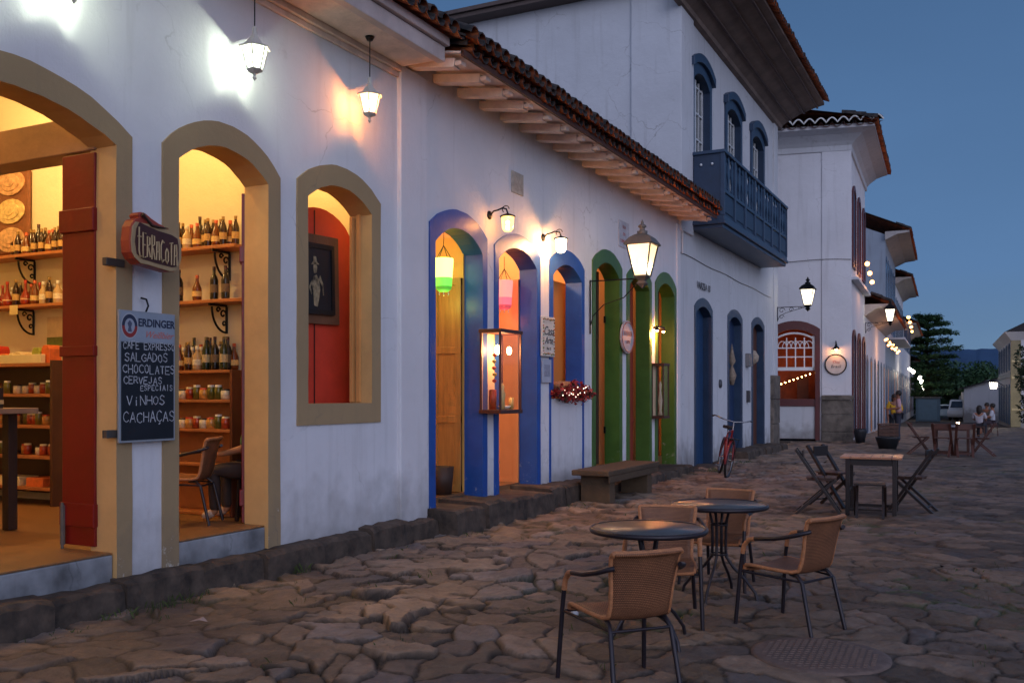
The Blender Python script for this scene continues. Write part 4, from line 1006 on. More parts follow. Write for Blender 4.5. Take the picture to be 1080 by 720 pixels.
# ================================================================== HOUSE 3: corner restaurant
C3 = Vector((-4.39, 34.75, 0)); A3 = math.atan2(.04, .999)
h3 = thing('corner_restaurant', 'tall white corner house with wine-red joinery and scalloped tile edge', 'house', C3, A3)
ux, uy = -.986, -.165     # side wall direction in local coordinates
nx, ny = .165, -.986      # its outward normal (towards the viewer)
def S2(u, z): return (ux*u, uy*u, z)
def S3(u, z, w): return (ux*u+nx*w, uy*u+ny*w, z)
LF3 = 7.0; Z3 = 10.9
dO, dI = op(.98, 2.72, .05, 3.95, 4.25), op(1.14, 2.56, .05, 3.7, 3.95)
m_ = MB()
wall_faces(m_, S2, 0, 9, -.4, Z3, [grow(dI, .04)])
F2 = [op(1.0, 1.8, 0, 3.5, 3.8), op(3.0, 3.8, 0, 3.5, 3.8), op(5.0, 5.8, 0, 3.5, 3.8)]
FT = (lambda u, z: (0, u, z)); FT3 = (lambda u, z, w: (w, u, z))
m_.quad((0, 0, -.4), (0, LF3, -.4), (0, LF3, Z3), (0, 0, Z3)); m_.quad((-9, LF3, -.4), (0, LF3, -.4), (0, LF3, Z3), (-9, LF3, Z3))
m_.build('wall', WHITE, h3)
m_ = MB()
m_.add([S3(.95, 4.5, -.02), S3(3.2, 4.5, -.02), S3(3.2, 4.5, -2.2), S3(.95, 4.5, -2.2), S3(.95, .1, -.02), S3(3.2, .1, -.02), S3(3.2, .1, -2.2), S3(.95, .1, -2.2)], [(0, 1, 2, 3), (4, 5, 6, 7), (1, 2, 6, 5), (2, 3, 7, 6), (3, 0, 4, 7)])
m_.build('interior_wall', mat('brick_orange_room', '#8a4626', .7, .4, 3), h3)
m_ = MB(); surround_mesh(m_, S3, dO, dI, .03, .2, False, 0, 1); m_.build('door_surround', [WINERED, WINERED], h3)
def sbox(mb, u0, u1, z0, z1, w0, w1, m=0):
    v = [S3(u0,z0,w0),S3(u1,z0,w0),S3(u1,z0,w1),S3(u0,z0,w1),S3(u0,z1,w0),S3(u1,z1,w0),S3(u1,z1,w1),S3(u0,z1,w1)]
    mb.add(v, [(0,3,2,1),(4,5,6,7),(0,1,5,4),(1,2,6,5),(2,3,7,6),(3,0,4,7)], m)
m_ = MB(); sbox(m_, 1.15, 2.55, .1, 1.24, -.1, -.05); m_.build('door_panel', WHITE2, h3)
m_ = MB(); sbox(m_, 1.14, 2.56, 1.24, 1.5, -.12, 0); m_.build('door_rail', WINERED, h3, bevel=.01)
m_ = MB(); WS = mat('white_tracery', '#e6e8ea', .4, .1)
for u in (1.2, 1.5, 1.8, 2.1, 2.45): sbox(m_, u-.02, u+.02, 2.56, 3.66, -.1, -.06)
for z in (2.58, 2.98, 3.3): sbox(m_, 1.18, 2.5, z-.02, z+.02, -.098, -.062)
sbox(m_, 1.15, 2.55, 2.5, 2.62, -.11, -.055); sbox(m_, 1.15, 1.23, 2.5, 3.72, -.11, -.055); sbox(m_, 2.45, 2.55, 2.5, 3.72, -.11, -.055)
for k in range(4):
    uc = 1.35+.3*k
    m_.tube([S3(uc+.15*math.cos(a), 3.3+.24*math.sin(a), -.08) for a in [i*PI/8 for i in range(9)]], .018, 5)
    m_.tube([S3(uc+.15+.15*math.cos(a), 3.3+.24*math.sin(a), -.08) for a in [i*PI/8 for i in range(9)]], .016, 5) if k < 3 else None
m_.tube([S3(y, z-.1, -.08) for y, z in arc(1.85, .68, 3.7, 3.92, 12)], .04, 6)
m_.build('fanlight_tracery', WS, h3)
m_ = MB()
for i in range(8): m_.sphere(S3(1.3+i*.14, 2.38-.05*i, -.35), .022, 6, 4)
m_.build('fairy_lights', BULBY, h3)
m_ = MB(); sbox(m_, 1.2, 2.5, 1.3, 1.42, -.8, -.4); sbox(m_, 1.3, 1.7, .2, 2.3, -1.6, -1.5); m_.build('inner_counter', mat('counter_brown', '#5a2e1a', .6, .3), h3)
lamp('room_light', S3(1.9, 2.9, -1.1), '#ffa060', 14, .1, h3)
m_ = MB()
for i, (a, b) in enumerate(((-.1, .35), (.36, .95), (.96, 1.45), (1.46, 1.62))):
    sbox(m_, -.12-.02*(i == 3), .93, a, b, -.1, .1+.008*(i % 2)+.05*(i == 3))
m_.build('corner_stone', STONE, h3, bevel=.02)
m_ = MB(); sbox(m_, -.2, 6, -.15, .02, -.1, .55); m_.build('doorstep', STEPSTONE, h3, bevel=.02)
m_ = MB(); sbox(m_, -.06, .92, 1.63, 10.2, -.1, .04); m_.build('corner_pilaster', WHITE, h3, bevel=.01)
# small details on the side wall: a band and a cable
m_ = MB(); m_.tube([S3(u, 6.35+.03*math.sin(u*2), .055) for u in [i*.4-.05 for i in range(20)]], .012, 5); m_.build('cable', GREYLAMP, h3)
# street façade openings: dark red
for i, y in enumerate((.9, 3.1, 5.4)):
    for (z0, zs, zp, nme) in ((.1, 3.7, 4.0, 'door_surround'), (6.2, 8.9, 9.2, 'window_surround')):
        a, b = op(y, y+1.3, z0, zs, zp), op(y+.16, y+1.14, z0+(.1 if z0 > 1 else 0), zs-.1, zp-.18)
        m_ = MB(); surround_mesh(m_, FT3, a, b, .06, .02, z0 > 1, 0, 0)
        m_.build(nme, WINERED, h3)
        m_ = MB(); m_.box(-.02, .02, y+.16, y+1.14, z0, zp-.2); m_.build('door' if z0 < 1 else 'window_pane', NAVYDK if i == 0 else mat('dark_opening%d%d' % (i, int(z0)), '#3a2a2c', .5, .2), h3)
# balconette rail
m_ = MB(); m_.box(.0, .25, .5, 6.9, 5.7, 5.8)
m_.build('string_course', WHITE2, h3, bevel=.01)
# cornice (cove) around both faces + roof
CR = [(w_, z_+.22) for w_, z_ in [(0, 9.9), (.06, 9.92), (.08, 10.1), (.2, 10.22), (.45, 10.4), (.8, 10.5), (.86, 10.5), (.86, 10.62)]]
m_ = MB()
rows = []
for (w, z) in CR:
    L_ = (ux*9+nx*w, uy*9+ny*w, z)
    # corner: intersection of the offset side line and offset street line
    u = (nx*w-w)/(-ux); cx = w; t_ = (cx-nx*w)/ux; cy = uy*t_+ny*w
    rows.append([L_, (cx, cy, z), (w, LF3+.3, z)])
vs = [p for r in rows for p in r]
m_.add(vs, [(i*3+j, (i+1)*3+j, (i+1)*3+j+1, i*3+j+1) for i in range(len(rows)-1) for j in range(2)])
top = rows[-1]; m_.add([top[0], top[1], top[2], (-9, LF3+.3, 10.84)], [(0, 1, 2, 3)])
m_.add([r[2] for r in rows]+[(0, LF3+.3, 10.84)], [tuple(range(len(rows)+1))])
m_.build('cornice', WHITE2, h3)
tile_roof(h3, lambda u, v, h: (S3(-1.0+u, 0, .92-v)[0], S3(-1.0+u, 0, .92-v)[1], 10.86+h), 9.5, 4.0, R(13), seed=9, rim=True, sp=.36, world=False)
tile_roof(h3, lambda u, v, h: (.95-v, -1.0+u, 10.86+h), 8.4, 4.0, R(13), seed=10, sp=.36, world=False)
# round sign and its lamp
P = S3(.44, 2.7, .06); W3d = h3.matrix_world
def h3w(p): v = Matrix.Rotation(A3, 4, 'Z') @ Vector(p)+C3; return v
t = thing('round_sign', 'round white restaurant sign with dark ring on the corner house', 'sign', h3w(S3(.46, 2.7, .05)), A3+math.atan2(uy, ux)+PI)
# local x runs along the wall, -y faces the street viewer
m_ = MB(); m_.prism([(.36*math.cos(a), .36*math.sin(a)) for a in [k*PI/20 for k in range(40)]], 'y', -.03, 0); m_.build('board', mat('sign_white', '#c9c0b8', .5, .1), t)
m_ = MB(); m_.tube([(.35*math.cos(a), -.035, .35*math.sin(a)) for a in [k*PI/20 for k in range(40)]], .024, 6, closed=True); m_.build('ring', BLACK, t)
put_text('lettering', 'Thai', (0, -.034, .07), t, INKR, .15, .002, .2, face='y'); put_text('lettering', 'Brasil', (0, -.034, -.07), t, INK, .15, .002, .2, face='y')
t = thing('wall_sconce', 'black hooded wall lamp shining on the round restaurant sign', 'lamp', h3w(S3(.46, 3.2, .05)), A3+math.atan2(uy, ux)+PI)
MB().tube([(0, .0, .25), (0, -.1, .32), (0, -.2, .28), (0, -.24, .2)], .015, 6).build('arm', IRON, t)
MB().lathe([(.0, .3), (.02, .24), (.05, .12), (.13, .05), (.15, .02), (.14, .02), (.04, .1)], (0, -.24, 0), 14).build('lamp_shade', IRON, t)
MB().sphere((0, -.24, .03), .045, 8, 6).build('bulb', BULBY, t)
lamp('sign_light', (0, -.22, -.04), '#ffa868', 9, .05, t)
o = MB().lathe([(0, 0), (.2, 0), (.26, .3), (.3, .5), (.28, .62), (.26, .62)], n=14).build('litter_bin', mat('dark_litter', '#24242a', .5, .2)); o.location = (-3.95, 34.0, 0); o.scale = (.7, .7, .8); tag(o, 'dark round litter bin at the foot of the corner stone', 'bin')
# ================================================================== ROW beyond
def SL(t, x=0): return Vector((C3.x-.04*t+.999*x, C3.y+.999*t+.04*x, 0))
def row_house(name, label, t0, t1, H, over, mdoor, n, upper=False, wallm=WHITE, roofh=24):
    L = t1-t0
    h = thing(name, label, 'house', SL(t0), A3)
    m_ = MB(); m_.box(-9, 0, 0, L, -.6, H); m_.build('wall', wallm, h)
    w = L/n
    for i in range(n):
        y = w*(i+.5)-.62
        a, b = op(y, y+1.24, .05, 3.1, 3.35), op(y+.14, y+1.1, .05, 3.0, 3.2)
        m_ = MB(); surround_mesh(m_, FT3, a, b, .015, .01, False, 0, 0); m_.build('door_surround', mdoor, h)
        m_ = MB(); m_.box(-.03, .008, y+.14, y+1.1, 0, 3.15); m_.build('door', mat('row_door_%s%d' % (name, i), ['#1c2f4c', '#c87838', '#2a3e5c', '#3a2a28'][(i*3+n) % 4], .5, .2), h)
        if upper:
            a, b = op(y, y+1.1, 5.4, H-1.3, H-1.1), op(y+.13, y+.97, 5.5, H-1.45, H-1.25)
            m_ = MB(); surround_mesh(m_, FT3, a, b, .03, .01, True, 0, 0); m_.build('window_surround', mdoor, h)
            m_ = MB(); m_.box(-.03, .02, y+.13, y+.97, 5.45, H-1.3); m_.build('window_pane', PANEDK, h)
    m_ = MB(); m_.prism([(0, H-.35), (.1, H-.3), (over*.5, H-.05), (over, H+.02), (over, H+.12), (0, H+.12)], 'y', -.3, L+.3); m_.build('eave_soffit', mat('row_soffit_'+name, '#a8a09c', .7, .2), h)
    tile_roof(h, lambda u, v, hh: (over+.08-v, -.35+u, H+.13+hh), L+.7, 5, R(roofh), seed=int(t0), sp=.28, rows2=2, world=False)
    m_ = MB(); zr = H+.1; m_.add([(0, -.001, zr-.1), (-4.6, -.001, zr+1.9), (-9, -.001, zr-.1)], [(0, 1, 2)]); m_.add([(over*.3, 0, H+.3), (-4.6, 0, H+2.3), (-9, 0, H+.3), (-9, L, H+.3), (-4.6, L, H+2.3)], [(1, 2, 3, 4)])
    m_.build('gable', wallm, h)
    return h
PANEDK = mat('dusk_window_glass', '#1c2634', .15, .2, spec=.8)
BLG = mat('grey_blue_joinery', '#3a5878', .5, .2); 
row_house('row_house', 'low white house with many narrow blue doors beyond the corner restaurant', 7.05, 22, 5.25, .95, BLG, 6)
hb5 = row_house('row_house', 'two-storey blue-grey house whose side wall rises above the low house', 22.05, 34, 10.6, 1.25, BLG, 6, True, plaster('grey_blue_wash', '#9aa4b2', amount=1.2))
row_house('row_house', 'two-storey white house next to the blue-grey house', 34.05, 47, 9.4, 1.0, NAVY, 6, True)
row_house('row_house', 'two-storey white house next to the single-storey end house', 47.05, 66, 7.2, 1.0, BLG, 8, True)
row_house('row_house', 'single-storey white house ending the row before the big evergreen', 66.05, 92, 4.8, .7, NAVY, 10)
# balcony box on two-storey blue-grey house
m_ = MB(); m_.box(.001, 1.0, .3, 11.5, 4.75, 4.85)
m_.build('balcony_floor', WHITE2, hb5)
m_ = MB()
for y in [i*.32+.35 for i in range(35)]: m_.box(.95, .98, y, y+.03, 4.852, 5.85)
m_.box(.94, .99, .3, 11.5, 5.852, 5.9); m_.build('balcony_rail', NAVYDK, hb5)
# festoon bulbs
def festoon(label, pts, r=.08, col=BULBY, pw=0, lc='#ffb070'):
    t = thing('festoon_lights', label, 'string lights', pts[0])
    p0 = Vector(pts[0]); m_ = MB(); m_.tube([Vector(p)-p0+Vector((0, 0, r*1.4)) for p in pts], .012, 4); m_.build('cable', IRON, t)
    for p in pts:
        q = Vector(p)-p0; MB().sphere(q, r, 8, 6).build('bulb', col, t)
    if pw:
        c = sum((Vector(p) for p in pts), Vector())/len(pts)-p0; lamp('string_light', c+Vector((.3, 0, -.2)), lc, pw, .2, t)
def fz(v, Z): return 1.65+(416-v)*Z/1000
FW = emis('festoon_warm', '#ffa860', 10); FWH = emis('festoon_white', '#fff4e0', 18)
festoon('three warm bulbs strung high on the street front of the corner restaurant', [tuple(SL(2.6+i*1.3, .4))[:2]+(6.5-.2*i,) for i in range(3)], .085, FW, 40)
festoon('warm bulb garland under the eave of the low blue-door house', [tuple(SL(8+i*1.1, .75))[:2]+(3.95+.12*math.sin(i*2.3),) for i in range(13)], .055, FW, 50)
festoon('warm bulb cluster below the balcony of the blue-grey house', [tuple(SL(23+i*1.2, 1.15))[:2]+(6.0-.06*i+.15*(i % 2),) for i in range(7)], .08, FW, 40)
festoon('white bulb row along the second two-storey house', [tuple(SL(33+i*2.2, .9))[:2]+(3.35+.1*math.sin(i*3),) for i in range(6)], .085, FWH, 60, '#fff0d8')
festoon('white bulb row along the houses by the big evergreen', [tuple(SL(52+i*3, 1.1))[:2]+(3.0-.12*i+.3*(i % 2),) for i in range(7)], .11, FWH, 90, '#ffe8c8')
# ================================================================== hanging lanterns of house A
def hang_lantern(y, ztop, zlamp, label, glow, pw, lc, gs):
    t = thing('hanging_lantern', label, 'lamp', (-5.74, y, zlamp))
    WL = mat('white_lamp_metal', '#b8b4b0', .45, .1)
    m_ = MB(); m_.tube([(0, 0, .42), (0, 0, 5.352-zlamp)], .006, 5); m_.lathe([(.0, 5.352-zlamp), (.05, 5.35-zlamp), (.03, 5.31-zlamp), (0, 5.31-zlamp)], n=10); m_.build('chain', IRON, t)
    m_ = MB(); m_.lathe([(.0, .44), (.02, .42), (.025, .36), (.05, .32), (.09, .27), (.145, .245), (.14, .235), (.0, .25)], n=6, smooth=False); m_.build('roof_cap', WL, t)
    m_ = MB()
    for k in range(6):
        a = k*PI/3; m_.tube([(.115*math.cos(a), .115*math.sin(a), .24), (.065*math.cos(a), .065*math.sin(a), .06)], .007, 5)
    m_.lathe([(.07, .06), (.075, .05), (.05, .035), (.02, .02), (.012, .0), (.02, -.02), (.0, -.045)], n=6, smooth=False); m_.build('frame', WL, t)
    m_ = MB(); m_.lathe([(.11, .238), (.062, .062)], n=6, smooth=False); m_.build('glass', glassy('lantern_glass_'+glow[1:], (1, 1, 1), .8, glow, gs*.45), t)
    MB().sphere((0, 0, .16), .032, 8, 6).build('bulb', emis('lantern_bulb_'+glow[1:], glow, 60), t)
    lamp('lantern_light', (0, 0, .15), lc, pw, .03, t)
    return t
hang_lantern(6.38, 5.35, 4.43, 'white-lit hanging lantern above the narrow shop doorway', '#f4ffe0', 80, '#f2ffe0', 4)
hang_lantern(8.1, 5.35, 4.5, 'warm-lit hanging lantern above the ochre window', '#ffe0b0', 110, '#ff8e30', 4)
hang_lantern(4.55, 5.35, 4.43, 'white-lit hanging lantern above the wide shop doorway', '#f4ffe4', 80, '#f2ffe0', 4)

# ================================================================== street lanterns on wall brackets
def street_lantern(loc, rz, label, arm=.92, scroll=False, s=1.0, pw=30, gm=LAMPGLASS, lc='#ffd9a0', metal=None):
    """origin: wall fixing point, arm runs along local +x"""
    metal = metal or GREYLAMP
    t = thing('street_lantern', label, 'lamp', loc, rz)
    m_ = MB()
    m_.tube([(.01, 0, -.02), (arm, 0, -.02)], .012, 6); m_.tube([(.01, 0, .0), (.01, 0, -.9 if not scroll else -.45)], .013, 6)
    m_.tube([(.02, 0, -.75 if not scroll else -.42), (.06, 0, -.6 if not scroll else -.3), (.25, 0, -.42 if not scroll else -.2), (.6, 0, -.32 if not scroll else -.1), (arm-.02, 0, -.03)], .009, 6)
    if scroll:
        for (cx, cz, r) in ((.14, -.12, .1), (.42, -.1, .08), (.68, -.06, .05), (.13, -.32, .08)):
            m_.tube([(cx+r*math.cos(a)*(1-a/9), 0, cz+r*math.sin(a)*(1-a/9)) for a in [k*.6 for k in range(12)]], .009, 5)
    m_.build('bracket', IRON, t)
    c = (arm, 0, 0)
    q = PI/4
    m_ = MB(); m_.lathe([(.12*s, .0), (.055*s, -.05*s), (.09*s, -.085*s), (.02*s, -.14*s), (.0, -.16*s)][::-1], c, 4, a0=q, smooth=False); m_.lathe([(.13*s, 0), (.135*s, .02*s), (0, .02*s)], c, 4, a0=q, smooth=False)
    m_.build('lantern_base', metal, t)
    m_ = MB()
    for k in range(4):
        a = q+k*PI/2
        m_.tube([(arm+.125*s*math.cos(a), .125*s*math.sin(a), .02*s), (arm+.235*s*math.cos(a), .235*s*math.sin(a), .43*s)], .011*s, 5)
    m_.build('frame', IRON, t)
    m_ = MB(); m_.lathe([(.115*s, .024*s), (.225*s, .425*s)], c, 4, a0=q, smooth=False); m_.build('glass', gm, t)
    m_ = MB(); m_.lathe([(.0, .44*s), (.265*s, .425*s), (.285*s, .44*s), (.27*s, .46*s), (.2*s, .53*s), (.12*s, .57*s), (.06*s, .59*s)], c, 4, a0=q, smooth=False)
    m_.lathe([(.07*s, .585*s), (.075*s, .62*s), (.04*s, .63*s), (.035*s, .66*s), (.06*s, .68*s), (.05*s, .7*s), (.02*s, .72*s), (.022*s, .74*s), (.0, .78*s)], c, 10)
    m_.build('roof_cap', metal, t)
    MB().sphere((arm, 0, .2*s), .05*s, 8, 6).build('bulb', BULBW, t)
    lamp('street_light', (arm, 0, .2*s), lc, pw, .05, t)
    return t
street_lantern((XW+.02, 14.72, 3.56), 0, 'large grey wall lantern on a long bracket before the first green door', .92, False, 1.2, 150)
street_lantern((XW+.06, 30.1, 4.38), 0, 'black wall lantern on a scrolled bracket at the stone corner pillar', .92, True, 1.15, 60, glassy('lantern_glass_b', (1, .98, .92), .8, '#fff0d0', 1.6), metal=IRON)
street_lantern(tuple(SL(6.6, .05))[:2]+(4.62,), A3, 'black wall lantern at the far end of the corner restaurant', .95, True, 1.15, 30, glassy('lantern_glass_c', (1, .98, .92), .8, '#fff4dc', 1.8), metal=IRON)

# ================================================================== shop signs of house A
rs = random.Random(4)
GLY = {  # stroke letters on a 4 x 6 grid
'A': [[(0,0),(2,6),(4,0)],[(.8,2.2),(3.2,2.2)]], 'B': [[(0,0),(0,6),(3,5.6),(3,3.4),(0,3),(3.6,2.6),(3.4,.4),(0,0)]], 'C': [[(4,5),(2.5,6),(.6,5),(0,3),(.6,1),(2.5,0),(4,1)]],
'D': [[(0,0),(0,6),(2.6,5.4),(4,3),(2.6,.6),(0,0)]], 'E': [[(4,6),(0,6),(0,0),(4,0)],[(0,3),(3,3)]], 'F': [[(4,6),(0,6),(0,0)],[(0,3),(3,3)]], 'G': [[(4,5),(2,6),(0,4),(0,2),(2,0),(4,1),(4,3),(2.4,3)]],
'H': [[(0,0),(0,6)],[(4,0),(4,6)],[(0,3),(4,3)]], 'I': [[(2,0),(2,6)]], 'J': [[(3,6),(3,1),(1.5,0),(0,1)]], 'L': [[(0,6),(0,0),(3.6,0)]], 'N': [[(0,0),(0,6),(4,0),(4,6)]], 'O': [[(2,6),(.3,4.5),(.3,1.5),(2,0),(3.7,1.5),(3.7,4.5),(2,6)]],
'P': [[(0,0),(0,6),(3,5.8),(3.6,4.4),(2.8,3),(0,2.8)]], 'R': [[(0,0),(0,6),(3,5.8),(3.6,4.4),(2.8,3),(0,2.8)],[(1.8,2.8),(4,0)]], 'S': [[(3.8,5),(2,6),(.3,5),(.6,3.6),(3.2,2.6),(3.8,1.2),(2,0),(0,1)]],
'T': [[(0,6),(4,6)],[(2,6),(2,0)]], 'V': [[(0,6),(2,0),(4,6)]], 'X': [[(0,0),(4,6)],[(0,6),(4,0)]], 'Ç': [[(4,5),(2.5,6),(.6,5),(0,3),(.6,1),(2.5,0),(4,1)],[(2.4,0),(2.8,-.9),(1.8,-1.5)]], 'Ã': [[(0,0),(2,6),(4,0)],[(.8,2.2),(3.2,2.2)]], 'i': [[(2,0),(2,3.8)],[(2,5),(2,5.4)]]}
def stroke_text(mb, s, x, y0, z0, w, h, gap, sw, jit=.15, th=.0):
    """chalk letters as thin ribbons in the plane x=const; y runs to the right, z up"""
    for ch in s:
        if ch != ' ':
            jz = rs.uniform(-.08, .08)*h; sc = rs.uniform(.9, 1.1)
            for st in GLY[ch]:
                pts = [(y0+(a+rs.uniform(-jit, jit))*w/4, z0+jz+(b*sc+rs.uniform(-jit, jit))*h/6) for a, b in st]
                for (ya, za), (yb, zb) in zip(pts, pts[1:]):
                    d = Vector((yb-ya, zb-za)); L = d.length
                    if L < 1e-6: continue
                    d /= L; n = Vector((-d.y, d.x))*sw*rs.uniform(.7, 1.2)/2; e = d*sw*.3
                    mb.quad((x, ya-n.x-e.x, za-n.y-e.y), (x, yb-n.x+e.x, zb-n.y+e.y), (x, yb+n.x+e.x, zb+n.y+e.y), (x, ya+n.x-e.x, za+n.y-e.y))
        y0 += w+gap
# chalkboard: plane x = -5.9, world y 5.15..5.72 , z 1.28..2.28
t = thing('chalkboard_menu', 'black chalkboard menu with beer-brand header on the pier between the two doorways', 'menu board', (-5.93, 5.10, 1.28))
BW, BH = .555, 1.02
m_ = MB(); m_.box(-.02, .0, 0, BW, 0, BH); m_.build('board', mat('board_grey_frame', '#8e959e', .4, .1), t, bevel=.003)
MB().box(.001, .004, .018, BW-.018, .018, BH-.245).build('slate', mat('slate_black', '#141821', .45, .25, 6), t)
MB().box(.001, .004, .012, BW-.012, BH-.24, BH-.012).build('header', mat('header_silver_blue', '#8f99a8', .4, .1), t)
chalk = mat('chalk', '#b9bcc4', .9, .35, 60)
m_ = MB()
for s, y, z, w, h, g in (('CAFE EXPRESSO', .035, .725, .029, .055, .011), ('SALGADOS', .05, .63, .042, .065, .012), ('CHOCOLATES', .03, .535, .04, .065, .0125), ('CERVEJAS', .04, .455, .036, .055, .012), ('ESPECIAIS', .2, .4, .025, .042, .012), ('ViNHOS', .07, .29, .05, .07, .014), ('CACHAÇAS', .035, .155, .05, .08, .015)):
    stroke_text(m_, s, .0055, y, z, w, h, g, .0065)
m_.build('chalk_lettering', chalk, t)
put_text('brand_lettering', 'ERDINGER', (.006, .36, BH-.09), t, mat('deep_blue_ink', '#1a2440', .5, .1), .085, .001, 0, .0018, sx=.92)
put_text('brand_lettering', 'Weißbier', (.006, .38, BH-.18), t, mat('salmon_ink', '#c07068', .5, .1), .075, .001, .45, 0)
m_ = MB(); cy, cz = .095, BH-.12
def cdisc(r, x, m): m_.add([(x, cy+r*.82*math.cos(a), cz+r*math.sin(a)) for a in [k*PI/16 for k in range(32)]], [tuple(range(32))], m)
cdisc(.1, .0055, 0); cdisc(.09, .0062, 1); cdisc(.058, .0069, 2)
m_.add([(.0066, cy+.09*.82*math.cos(a), cz+.09*math.sin(a)) for a in [PI+k*PI/12 for k in range(13)]], [tuple(range(13))], 3)
m_.add([(.0074, cy+y, cz+z) for y, z in ((-.02, -.045), (.02, -.045), (.012, -.01), (.022, .02), (0, .045), (-.022, .02), (-.012, -.01))], [tuple(range(7))], 4)
m_.build('round_emblem', [mat('emblem_rim', '#a8acb4', .5, .1), mat('emblem_blue', '#232c46', .5, .1), mat('emblem_light', '#9aa0ae', .5, .1), mat('emblem_red', '#8c2c2c', .5, .1), mat('emblem_sheaf', '#4a5068', .5, .1)], t)
m_ = MB(); m_.tube([(-.02, .27, BH-.01), (-.01, .29, BH+.05), (-.01, .27, BH+.1), (-.04, .24, BH+.11)], .008, 6); m_.build('hook', IRON, t)
# pottery-shop sign: thick carved board
t = thing('carved_shop_sign', 'thick carved wooden sign with swirling pale letters above the chalkboard', 'sign', (-5.72, 5.03, 2.655), scale=.81)
out = [(.03, .02), (.1, -.025), (.2, -.03), (.32, -.045), (.45, -.06), (.52, -.05), (.57, 0), (.6, .08), (.6, .2), (.585, .27), (.54, .315), (.46, .33), (.4, .335), (.4, .37), (.33, .385), (.24, .42), (.17, .455), (.11, .46), (.08, .43), (.1, .4), (.04, .38), (-.0, .31), (-.015, .18), (-.005, .07)]
m_ = MB(); m_.prism(out, 'x', -.13, 0, 0)
m_.build('board', mat('red_brown_sign_edge', '#9a3a2a', .5, .15), t, bevel=.012)
cy, cz = .29, .17
def insc(k): return [(cy+(y-cy)*k, cz+(min(z, .36)-cz)*k) for y, z in out]
m_ = MB(); m_.prism(insc(.985), 'x', .001, .012); m_.build('rim', mat('sign_tan_rim', '#a48a66', .6, .15, 8), t, bevel=.004)
inner = [(.05, .06), (.12, .02), (.3, .0), (.47, -.015), (.53, .0), (.555, .07), (.555, .2), (.54, .27), (.47, .295), (.3, .31), (.2, .33), (.08, .355), (.045, .29), (.03, .17)]
m_ = MB(); m_.prism(inner, 'x', .013, .018); m_.build('recess', mat('sign_maroon', '#43201e', .6, .15, 8), t)
m_ = MB()
letters = {'t': [[(0, 4.4), (4, 4.4)], [(1.6, 6.4), (1.4, 1.4), (3, 0), (4.4, .4)]], 'E': [[(4, 5.6), (.6, 5.8), (.4, 0), (4, .3)], [(.4, 3), (3, 3)]], 'R': [[(0, 0), (.2, 5.8), (3, 5.6), (3.2, 3.6), (.4, 3)], [(1.4, 2.8), (3.8, 0)]], 'A': [[(0, 0), (.6, 5.2), (3, 5.4), (3.8, 0)], [(.5, 2.4), (3.4, 2.4)]], 'C': [[(4, 5.2), (2, 5.8), (.2, 4.4), (.2, 1.4), (1.8, 0), (4, .8)]], 'O': [[(2, 4.6), (.3, 3.4), (.3, 1), (2, 0), (3.7, 1), (3.7, 3.4), (2, 4.6)]], 'T': [[(0, 5.4), (4, 5.6)], [(2, 5.5), (2.1, 0)]]}
yy = .055
for i, ch in enumerate('tERRACOTA'):
    h = [.29, .27, .22, .26, .22, .24, .21, .25, .25][i]; w = .043; z0 = .035+[.0, -.0, .02, .0, .0, -.005, -.005, -.015, -.01][i]
    zb = [.03, .03, .045, .03, .03, .015, .01, .005, .005][i]
    for st in letters[ch]:
        pts = [(.024, yy+a*w/4.4, zb+b*h/6.6) for a, b in st]
        m_.tube(pts, .0075, 6)
    yy += .0545
m_.build('lettering', mat('sign_tan_letters', '#b49a74', .6, .15, 8), t)
m_ = MB(); m_.tube([(.02, .11, .435), (.022, .16, .4), (.022, .22, .35), (.022, .3, .345), (.022, .42, .35)], [.02, .012, .016, .012, .004], 8)
m_.build('carved_lizard', mat('sign_dark_carving', '#34201c', .6, .15), t)
m_ = MB(); m_.box(-.28, -.131, .22, .32, .12, .2); m_.build('mounting_arm', IRON, t)

